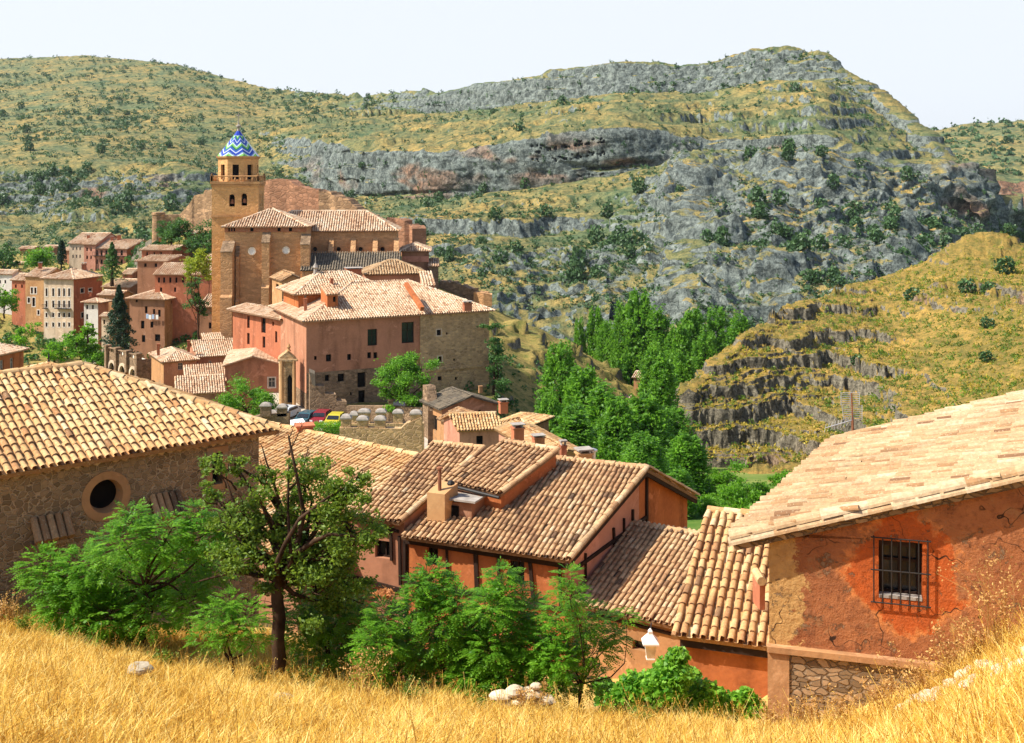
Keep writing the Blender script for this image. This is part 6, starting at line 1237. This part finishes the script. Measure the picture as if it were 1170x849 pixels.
for k_, (x, y, r_) in enumerate(((62, 402, 12), (78, 396, 13), (92, 398, 12), (104, 402, 14), (88, 386, 10), (112, 412, 12), (100, 378, 8))):
    town_tree(['wide low tree leftmost under the tall cream house', 'leafy tree right under the middle of the cream house', 'leafy tree under the red side wall of the cream house', 'dark green tree before the white fronted house', 'small tree touching the foot of the red side wall', 'lowest tree beside the arcaded terrace', 'small upright tree left of the white fronted house'][k_], (x, y + 12), 196 - k_, [(x, y, r_ * .8), (x - r_ * .6, y + 3, r_ * .6), (x + r_ * .6, y + 2, r_ * .6), (x, y - r_ * .4, r_ * .5)], 'leaf_poplar' if k_ % 3 else 'leaf_bright', .42, group=GB)
town_tree('tall thin lime tree with yellow green top against the red house', (227, 394), 205, [(222, 300, 10), (232, 304, 9), (226, 294, 9), (218, 310, 8), (234, 312, 7)], 'leaf_lime', .42, tr=.22)
town_tree('darker ivy clad lower tree under the lime tree top', (229, 396), 207, [(226, 334, 9), (224, 346, 8), (229, 355, 7), (224, 325, 7)], 'leaf_far', .4, tr=.15)
for k_, (x, y, Y, r_, l_) in enumerate(((205, 262, 254, 13, 'dark tree left of the tiny hut'), (196, 268, 254, 10, 'lower tree under the round castle turret'), (237, 270, 250, 14, 'dark tree between the tiny hut and the bell tower'), (219, 279, 248, 11, 'dark tree below the tiny hut'), (232, 286, 246, 9, 'low dark tree beside the tower shaft'), (188, 262, 256, 9, 'leftmost tree at the foot of the castle turret'))):
    town_tree(l_, (x, y + r_), Y, [(x, y, r_ * .8), (x - r_ * .5, y + 3, r_ * .6), (x + r_ * .5, y - 2, r_ * .6)], 'leaf_far', .5, group='trees under the castle wall')
town_tree('round dark green bush before the plain gabled rose house', (283, 476), 132, [(262, 455, 12), (280, 450, 14), (300, 455, 12), (272, 462, 12), (292, 463, 12), (310, 462, 8), (255, 464, 8)], 'leaf_poplar', .26, 1.0, name='bush', cat='bush')
town_tree('leafy walnut tree against the palace wall behind the battlements', (466, 470), 131, [(465, 415, 12), (448, 424, 13), (482, 422, 12), (440, 438, 10), (464, 436, 16), (486, 440, 11), (452, 450, 13), (474, 454, 13), (490, 452, 8), (438, 450, 7)], 'leaf_poplar', .30, 1.1, .25)
town_tree('dark narrow tree at the right corner of the palace stone block', (564, 450), 148, [(565, 372, 8), (563, 390, 9), (566, 408, 10), (565, 426, 11), (572, 440, 9)], 'leaf_far', .35)
town_tree('small dark tree at the right end of the church', (492, 330), 205, [(490, 318, 8), (497, 324, 7), (486, 325, 6)], 'leaf_far', .4)
hm = MB(); hb = P(375, 489, 114); p = np.stack([hb[0] + (RNG.random(4000) - .5) * 3.0, hb[1] + (RNG.random(4000) - .5) * 1.6, hb[2] + (RNG.random(4000) - .5) * 1.1], 1); leaf_quads(hm, p, .14, np.clip(.6 + .2 * RNG.normal(size=4000), 0, 1), .5)
he = hm.build('hedge', M['leaf_bright'], at=hb); tag(he, 'clipped bright green hedge in front of the parked cars', 'hedge')
bx_ = MB(); bx_.box(hb + [0, .2, -1.6], (3.4, 2.2, 2.2)); tag(bx_.build('planter_wall', M['st_grey'], at=hb - [0, 0, 2.6]), 'low stone planter wall carrying the clipped hedge', 'planter')
# poplars: three meshes, copied
def poplar(label, px, top, Y, wpx, base=None, mat='leaf_poplar', n=15000, L=.36, group=None, seed=0):
    bz = float(valley_z(Y)) - .5 if base is None else base; t = P(px, top, Y); b = np.array([t[0], Y, bz]); H = t[2] - bz; W = wpx / F * Y / 2; r = empty('poplar', b, label, 'tree', group)
    m = MB(); tm = MB(); tm.tube([b - [0, 0, 1], b + [0, 0, H * .5], b + [0, 0, H * .95]], [.3, .2, .04], 7); k = 46
    for i in range(k):
        q = .12 + .86 * (i / k) ** .9; an = i * 2.4 + RNG.random(); e = None; prof = math.sin((q * .86 + .11) * math.pi) ** .55 * (1 - .12 * q); rr = W * prof
        c = b + [math.cos(an) * rr * .62, math.sin(an) * rr * .62, H * q]; e = np.array([rr * .33 + .25, rr * .33 + .25, H * .12 + rr * .30]) * RNG.uniform(.7, 1.25); p, d = ell_points(c, e, int(n / k), .3)
        keep = pnoise(p / .9 + 7) > -.12; p = p[keep]; leaf_quads(m, p, L, np.clip(.42 + .22 * RNG.normal(size=len(p)) + .7 * pnoise(p / 1.6) + .1 * (RNG.random() - .5), 0, 1), .3, .6)
        tm.tube([b + [0, 0, H * max(.05, q - .12)], c], [.07, .02], 4)
    m.build('crown', M[mat], r); tm.build('trunk', M['bark'], r); return r
pv = [poplar('tall broad poplar nearest the golden ridge, left of the poplar grove', 640, 398, 138, 66), poplar('rounded poplar right behind the central roof chimneys', 705, 462, 118, 62), poplar('slender poplar crown catching light in the middle of the grove', 757, 410, 140, 46)]
def pop_copy(k, px, top, Y, wpx, label):
    s = pv[k]; t = P(px, top, Y); bz = float(valley_z(Y)) - .5; sH = t[2] - bz; ref = [(398, 138, 66), (462, 118, 62), (410, 140, 46)][k]
    H0 = -(ref[0] - HY) / F * ref[1] - (float(valley_z(ref[1])) - .5); sc = sH / H0; sw = 1.3 * (wpx * Y) / (ref[2] * ref[1]); copy_tree(s, (t[0], Y, bz), (sw, sw, sc), RNG.random() * 6, label)['group'] = PGp
PGp = 'poplars of the riverside grove'
for s in pv: s['group'] = PGp
NL = [ (1, 668, 428, 132, 56, 'poplar immediately right of the broadest near one'), (2, 690, 446, 126, 50, 'pointed poplar above the small rear chimney'), (1, 735, 458, 122, 60, 'full dark poplar above the ridge of the central roof'),
      (0, 770, 470, 126, 56, 'poplar next to the rocky hill foot, upper one'), (1, 785, 500, 112, 50, 'poplar directly above the orange gable end'), (2, 655, 470, 112, 50, 'low poplar behind the rose village house'), (0, 735, 500, 104, 60, 'lowest poplar closest to the central roof ridge'), (1, 628, 460, 124, 34, 'small poplar between rose village house and ridge'), (2, 775, 540, 98, 40, 'last low poplar just left of the meadow'),
      (1, 730, 343, 250, 44, 'tallest of the far poplars at the mountain foot'), (0, 712, 352, 252, 34, 'far poplar left of the tallest far one'), (2, 752, 358, 246, 34, 'far poplar right of the tallest far one'), (1, 680, 360, 262, 26, 'far leftmost poplar behind the golden ridge'), (0, 662, 368, 262, 18, 'small far poplar peeping over the golden ridge'), (1, 790, 362, 242, 40, 'far poplar in the middle of the right hand group'), (0, 820, 358, 244, 44, 'broad far poplar near the rocky hill'), (2, 845, 366, 240, 36, 'rightmost far poplar at the rocky hill edge'),
      (1, 775, 378, 232, 36, 'far poplar lower in front of its group'), (0, 806, 385, 228, 40, 'dark far poplar lower right of the group'), (2, 748, 398, 200, 34, 'mid distance poplar above the light crowned one'), (1, 780, 410, 190, 40, 'mid distance dark poplar left of the rocky ledges'), (0, 693, 372, 256, 30, 'far poplar between the two leftmost far groups'), (2, 762, 430, 165, 44, 'mid distance poplar leaning on the rocky hill')]
for q in NL: pop_copy(*q)
# garden at the foot of the knoll
for k_, (x, y, Y, r_, l_) in enumerate(((818, 548, 118, 12, 'small round light green tree on the meadow'), (832, 545, 119, 9, 'smaller tree right next to the light green one'), (846, 572, 104, 22, 'large bright bush in the riverside garden'), (872, 565, 106, 16, 'bright bush right of the large garden bush'), (812, 582, 100, 16, 'garden bush at the left of the meadow'), (893, 548, 112, 10, 'last garden tree below the rocky ledges'), (905, 546, 113, 12, 'garden tree half hidden by the pale roof'), (862, 590, 98, 14, 'low garden bush behind the bright tiled roof'), (838, 596, 97, 18, 'nearest broad bush of the riverside garden'), (800, 560, 114, 14, 'garden tree closest to the poplars'), (828, 566, 109, 14, 'middle bush between light green tree and large bush'), (880, 583, 99, 14, 'garden bush right beside the pale roof edge'))):
    town_tree(l_, (x, y + r_), Y, [(x, y, r_ * .8), (x - r_ * .7, y + 3, r_ * .6), (x + r_ * .7, y + 2, r_ * .6), (x, y - r_ * .3, r_ * .6)], 'leaf_bright', .28, .9, .1, group='garden trees below the rocky hill')
# --------------- scrub on the hills
def bush_mesh(n_, mat, L):
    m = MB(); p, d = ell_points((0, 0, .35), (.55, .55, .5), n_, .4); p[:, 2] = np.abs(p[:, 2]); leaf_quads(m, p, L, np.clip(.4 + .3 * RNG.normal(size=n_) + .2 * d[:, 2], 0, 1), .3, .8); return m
def field_pts(G, n_, wfun, lo=1, hi=-2):
    sub = G[lo:hi]; w_ = wfun(sub, normals(G)[lo:hi]); w_ = np.clip(w_, 0, None).ravel(); w_ = w_ / w_.sum(); idx = RNG.choice(w_.size, size=n_, replace=False, p=w_); return sub.reshape(-1, 3)[idx]
def scrub_mass(name, label, G, n_, wfun, smin, smax, mat='scrub', q=26, group=None, lo=1, hi=-2):
    pts = field_pts(G, n_, wfun, lo, hi); base, dd = ell_points((0, 0, .3), (.55, .55, .45), q, .5); m = MB()
    sc = (smin + (smax - smin) * RNG.random(n_) ** 2.2) * np.clip(pts[:, 1] / 650, .75, 2.0); ctr = pts[:, None] + (base[None] * RNG.uniform(.8, 1.2, (n_, 1, 3))) * sc[:, None, None]; C = ctr.reshape(-1, 3); S = np.repeat(sc, q)
    mm = len(C); a = RNG.normal(size=(mm, 3)); a /= np.linalg.norm(a, axis=1)[:, None]; b = np.cross(RNG.normal(size=(mm, 3)) + [0, 0, .6], a); b /= np.linalg.norm(b, axis=1)[:, None]
    s = (S * .42)[:, None]; V = np.stack([C - a * s * .5, C + b * s * .4, C + a * s * .5, C - b * s * .4], 1).reshape(-1, 3)
    t = np.repeat(np.clip(.4 + .25 * RNG.normal(size=n_), 0, 1), q * 4); m.add(V, np.arange(mm * 4).reshape(mm, 4), t); o = m.build(name, M[mat]); tag(o, label, 'scrub', group, 'stuff'); return o
def wM(G, N):
    px, py = PX0(G), PY0(G); lowR = sstep(560, 740, px) * sstep(215, 260, py); lf = sstep(250, 90, px + (py - 230)) * sstep(190, 215, py); bench = sstep(.55, .8, N[..., 2])
    clump = sstep(-.15, .25, fbm(G / [45, 45, 30] + 77, 3)); return (.45 + 1.3 * lowR + 2.2 * lf * sstep(40, 70, px) + .3 * sstep(500, 300, px)) * (.15 + clump) * (.3 + bench) * (px > -120) * (px < 1290)
scrub_mass('mountain_scrub', 'dark green scrub and small trees dotted over the big mountain', GM, 26000, wM, 1.0, 3.6, q=16, lo=9)
scrub_mass('distant_scrub', 'dark dots of scrub on the distant hill at right', GF, 700, lambda G, N: sstep(1030, 1060, PX0(G)) * (PY0(G) < 203), 2.5, 6.5, q=16, lo=6)
scrub_mass('knoll_scrub', 'dry golden and green tufts over the rocky hill', GK, 5200, lambda G, N: sstep(.45, .75, N[..., 2]) * (.25 + sstep(900, 1000, PX0(G))), .4, 1.3, 'leaf_scrub_gold' if 'leaf_scrub_gold' in M else 'leaf_olive', 14)
M['gold_tuft'] = m_leaf('golden broom tufts', (.30, .22, .03), (.60, .48, .06), .3)
scrub_mass('golden_tufts', 'yellow broom tufts glowing along the crest of the rocky hill', GK, 5200, lambda G, N: sstep(.45, .75, N[..., 2]) * (.3 + sstep(-.05, .2, fbm(G / 14, 3)) + 1.2 * np.exp(-((PY0(G) - 308) / 14) ** 2)), .3, 1.0, 'gold_tuft', 12)
scrub_mass('ridge_scrub', 'low green scrub on the shaded flank of the golden ridge', GT, 700, lambda G, N: sstep(480, 540, PX0(G)) * sstep(385, 420, PY0(G) - .5 * (PX0(G) - 560)) * (PX0(G) < 760), .5, 2.0, 'leaf_far', 20)
scrub_mass('town_gardens', 'garden greenery and weeds between the houses of the old town', GT, 1900, lambda G, N: sstep(330, 200, PX0(G)) * (PY0(G) > 270) * (PX0(G) > -60) * (.3 + sstep(-.1, .1, fbm(G / 12, 2))), .8, 3.0, 'leaf_far', 20)
# single bushes and trees one can point at: mountain ones share a label
bproto = []
for k_ in range(3): r = empty('mountain_bush', (0, 0, 0), 'dark round juniper bush on the mountain slope', 'bush', 'juniper bushes on the mountain'); bush_mesh(160, 'scrub', .22).build('foliage', M['scrub'], r); bproto.append(r)
pts = field_pts(GM, 240, lambda G, N: wM(G, N) * (PY0(G) < 330) * ((PX0(G) > 120) | (PY0(G) < 250)) * np.clip(700 / G[..., 1], .4, 1.5) ** 1.5, 9)
for k_, p in enumerate(pts):
    s = RNG.uniform(4.0, 7.5); r = bproto[k_] if k_ < 3 else copy_tree(bproto[k_ % 3], p, (s, s, s * RNG.uniform(.9, 1.5)), RNG.random() * 6)
    if k_ < 3: r.location = [float(c) for c in p]; r.scale = (s, s, s * 1.1)
def on_sheet(G, x, y):
    d = (PX0(G) - x) ** 2 + (PY0(G) - y) ** 2; return G.reshape(-1, 3)[np.argmin(d)]
for x, y, r_, l_ in ((1043, 338, 9, 'round dark bush at the left end of the upper rock band'), (1105, 328, 10, 'dark bush on top of the upper rock band, left one'), (1130, 332, 9, 'dark bush on the upper rock band beside its larger neighbour'), (1128, 370, 8, 'small dark bush below the upper rock band'), (1148, 305, 12, 'wide dark bush beside the knob near the right edge'), (1126, 408, 8, 'lone bright bush low on the golden hillside'), (980, 412, 7, 'bush in the cleft of the middle ledges'), (1155, 262, 8, 'bush peeping over the knob at the right edge')):
    p = on_sheet(GK, x, y + r_ * .6); s = 2 * r_ / F * p[1]; o = copy_tree(bproto[0], p, (s, s, s), RNG.random() * 6, l_); o.name = 'hill_bush'; o['group'] = 'bushes on the rocky hill'
# --------------- golden grass
def grass():
    n_ = 300000; pxs = RNG.uniform(-70, 1240, n_ * 2); Y = 6 + 19 * RNG.random(n_ * 2) ** .75
    lim = np.interp(pxs, cN, crest_Y) + .6 + 1.2 * sstep(330, 250, pxs); ok = (Y < lim); pxs, Y = pxs[ok][:n_], Y[ok][:n_]; m_ = len(pxs)
    ix = np.clip(((pxs - cN[0]) / (cN[-1] - cN[0]) * (GN.shape[1] - 1)).astype(int), 0, GN.shape[1] - 1)
    z = np.empty(m_)
    for i in np.unique(ix): s = ix == i; z[s] = np.interp(Y[s], GN[::-1, i, 1], GN[::-1, i, 2])
    b = np.stack([(pxs - CX) / F * Y, Y, z - .01], 1); cl = fbm(b / [.9, .9, 50], 3); cl2 = fbm(b / [.25, .25, 50] + 5, 2)
    keep = RNG.random(m_) < np.clip(.8 + 1.2 * cl2, .15, 1) * (.25 + .75 * sstep(-.34, -.2, fbm(b / [1.6, 1.6, 50] + 3, 3))); b, cl = b[keep], cl[keep]; m_ = len(b)
    H = (.07 + .20 * RNG.random(m_) ** 1.5) * (1 + .9 * cl) * np.interp(b[:, 1], [6, 14, 24], [.75, 1, 1.15]); th = RNG.random(m_) * 2 * np.pi; lean = RNG.normal(size=(m_, 2)) * .85 + np.array([.08, 0]) + .25 * cl[:, None]
    wd = .0045 + .004 * RNG.random(m_); s = np.stack([np.cos(th), np.sin(th), th * 0], 1) * wd[:, None]
    up = np.array([0, 0, 1.0]); l3 = np.concatenate([lean, np.zeros((m_, 1))], 1)
    mid = b + (up * .55 + l3 * .22) * H[:, None]; tip = b + (up * .95 + l3 * .75) * H[:, None]
    V = np.stack([b - s, b + s, mid + s * .8, mid - s * .8, tip], 1).reshape(-1, 3); k = np.arange(m_)[:, None] * 5
    t = np.repeat(np.clip(.60 + .24 * RNG.normal(size=m_) + .9 * cl + .5 * fbm(b / [3, 3, 50] + 11, 2), 0, 1), 5); mb = MB(); mb.v.append(V); mb.t.append(t); mb.n = len(V)
    mb.f = [np.concatenate([k, k + 1, k + 2, k + 3], 1), np.concatenate([k + 3, k + 2, k + 4], 1)]
    o = mb.build('dry_grass', M['grass']); tag(o, 'golden sun dried grass covering the foreground slope', 'grass', kind='stuff')
    n2 = 3000; j = RNG.choice(m_, n2, replace=False); p = b[j]; hh = .28 + .3 * RNG.random(n2); mb = MB(); l2 = np.concatenate([RNG.normal(size=(n2, 2)) * .4, np.ones((n2, 1))], 1) * hh[:, None]
    s = np.zeros((n2, 3)); s[:, 0] = .0028; V = np.stack([p - s, p + s, p + l2 + s, p + l2 - s], 1).reshape(-1, 3); mb.add(V, np.arange(n2 * 4).reshape(n2, 4), np.repeat(RNG.random(n2), 4))
    for q in range(5): leaf_quads(mb, p + l2 * (.8 + .05 * q) + RNG.normal(size=(n2, 3)) * .02, .028, RNG.random(n2) * .6 + .3, .1, .35)
    tag(mb.build('seed_stalks', M['grass']), 'thin dry seed stalks rising above the golden grass', 'grass', kind='stuff')
grass()
# dry bushy stalk plants, each one a thing
def dry_plant(px, py, Y, h, label, n_=26, mat='dry'):
    b = np.array([(px - CX) / F * Y, Y, gz(px, Y)]); hm = h / F * Y; m = MB(); lf = MB()
    for i in range(n_):
        d = np.array([RNG.normal() * .35, RNG.normal() * .3, 1]); e = b + d * hm * (.5 + .5 * RNG.random()); pts = limb(m, b + RNG.normal(size=3) * [.06, .06, 0], e, .006, .002, .08, 3, 4)
        for q in pts[2:]:
            p = q + RNG.normal(size=(9, 3)) * hm * .05; leaf_quads(lf, p, .045, RNG.random(9), .2, .5)
    lf.v and m.v.extend([]); nn_ = m.n; m.v += lf.v; m.t += lf.t; m.f += [f_ + nn_ for f_ in lf.f]; o = m.build('dry_plant', M[mat], at=b); tag(o, label, 'dry plant' if mat == 'dry' else 'weed', 'dry stalky plants in the grass' if mat == 'dry' else 'green weeds in the grass')
for q in ((415, 800, 19.5, 62, 'tall dry plant at the foot of the green bush right of the almond tree'), (1142, 735, 15.5, 110, 'tallest dry plant against the red wall near the right edge'), (1085, 760, 16.3, 62, 'bushy dry plant under the barred window'), (1050, 775, 16.6, 56, 'dry plant leaning on the stone base below the window'), (1010, 795, 17.0, 52, 'dry plant where the stone base meets the grass'), (920, 815, 17.6, 46, 'dry plant in front of the plaster corner of the right house'), (960, 812, 17.2, 40, 'low dry plant in front of the stone base'), (605, 806, 19.2, 40, 'dry tuft beside the heap of white stones'), (8, 700, 22.5, 40, 'dry plant at the left edge under the stone wall'), (70, 705, 22.6, 30, 'dry tuft left of the ash tree foot'), (1115, 750, 15.9, 50, 'dry plant between the window and the tallest dry plant'), (880, 820, 18.0, 36, 'small dry tuft by the house corner and the creeper')): dry_plant(*q)
for q in ((352, 792, 19.8, 34, 'green weed at the right side of the almond trunk'), (298, 775, 20.5, 24, 'small green weed left of the almond trunk'), (190, 742, 21, 26, 'green weed under the ash tree'), (468, 806, 19, 30, 'green weed at the foot of the leftmost sapling'), (545, 808, 18.6, 24, 'green weed just left of the white stone heap'), (735, 822, 18.4, 26, 'green weed in front of the creeper'), (25, 706, 22, 26, 'green weed at the left edge of the slope')): dry_plant(*q, mat='leaf_olive')
# rocks
M['rubble'] = m_plain('tan rubble', (.52, .43, .30), .95, .1, var=.45)
def rock(px, py, Y, wpx, hpx, label, group, mat='rubble', name='rock'):
    z = P(px, py, Y)[2]; c = P(px, py, Y); W = wpx / F * Y / 2; H = hpx / F * Y / 2; th = np.linspace(0, 2 * np.pi, 14, endpoint=False); ph = np.linspace(0, np.pi, 9); vs = []
    for a in ph:
        for b_ in th: vs.append([math.sin(a) * math.cos(b_), math.sin(a) * math.sin(b_), math.cos(a)])
    vs = np.array(vs); off = RNG.random(3) * 50; d = 1 + .45 * fbm(vs * 1.3 + off, 3)[:, None]; v = vs * d * [W, W * .8, H]; v = np.round(v / (W * .18)) * (W * .18) * .45 + v * .55; v = v + c
    k = 14; f = [(i * k + j, (i + 1) * k + j, (i + 1) * k + (j + 1) % k, i * k + (j + 1) % k) for i in range(8) for j in range(k)]; m = MB(); m.add(v, f); o = m.build(name, M[mat], at=c); tag(o, label, 'rock', group); return o
rock(160, 764, 17.6, 30, 12, 'pale rock poking out of the grass below the ash tree', None); rock(322, 800, 17.8, 30, 12, 'flat white rock at the foot of the almond trunk', None); rock(300, 806, 17.4, 22, 9, 'small flat white rock left of the larger one below the almond trunk', None)
for k_, (x, y, w_, h_) in enumerate(((572, 795, 26, 12), (588, 790, 24, 13), (606, 793, 28, 13), (622, 800, 26, 12), (596, 800, 30, 10), (580, 802, 24, 9), (612, 784, 14, 8))):
    rock(x, y, 19.4, w_, h_, 'white stone in the loose heap before the central saplings', 'white stones heaped before the saplings')
# rubble line of an old wall climbing to the right edge
for k_ in range(34):
    t = k_ / 33; x = 1035 + 140 * t + RNG.normal() * 9; Y = 16.6 - 3.4 * t + RNG.normal() * .3; zz_ = gz(x, Y) + .02; y = HY - zz_ / Y * F
    rock(x, y, Y, RNG.uniform(8, 26), RNG.uniform(8, 16), 'pale rubble stone in the broken wall line climbing to the right edge', 'rubble stones of the broken wall line', 'rubble')
# ------------------------------------------------------------------ haze
def haze():
    n = bpy.data.materials.new('haze'); n.use_nodes = True; t = n.node_tree; t.nodes.clear()
    o = t.nodes.new('ShaderNodeOutputMaterial'); v = t.nodes.new('ShaderNodeVolumePrincipled')
    v.inputs['Density'].default_value = HAZE; v.inputs['Color'].default_value = (.80, .90, 1.0, 1); v.inputs['Anisotropy'].default_value = .3
    t.links.new(v.outputs[0], o.inputs['Volume'])
    m = MB(); x0, x1, y0, y1, z0, z1 = -5400, 5400, -3400, 7400, -72, 260
    m.box(((x0 + x1) / 2, (y0 + y1) / 2, (z0 + z1) / 2), (x1 - x0, y1 - y0, z1 - z0)); h = m.build('haze', n); h['kind'] = 'stuff'; h['label'] = 'thin blue summer haze over the valley and hills'; h['category'] = 'haze'
HAZE = 0.000035
haze()
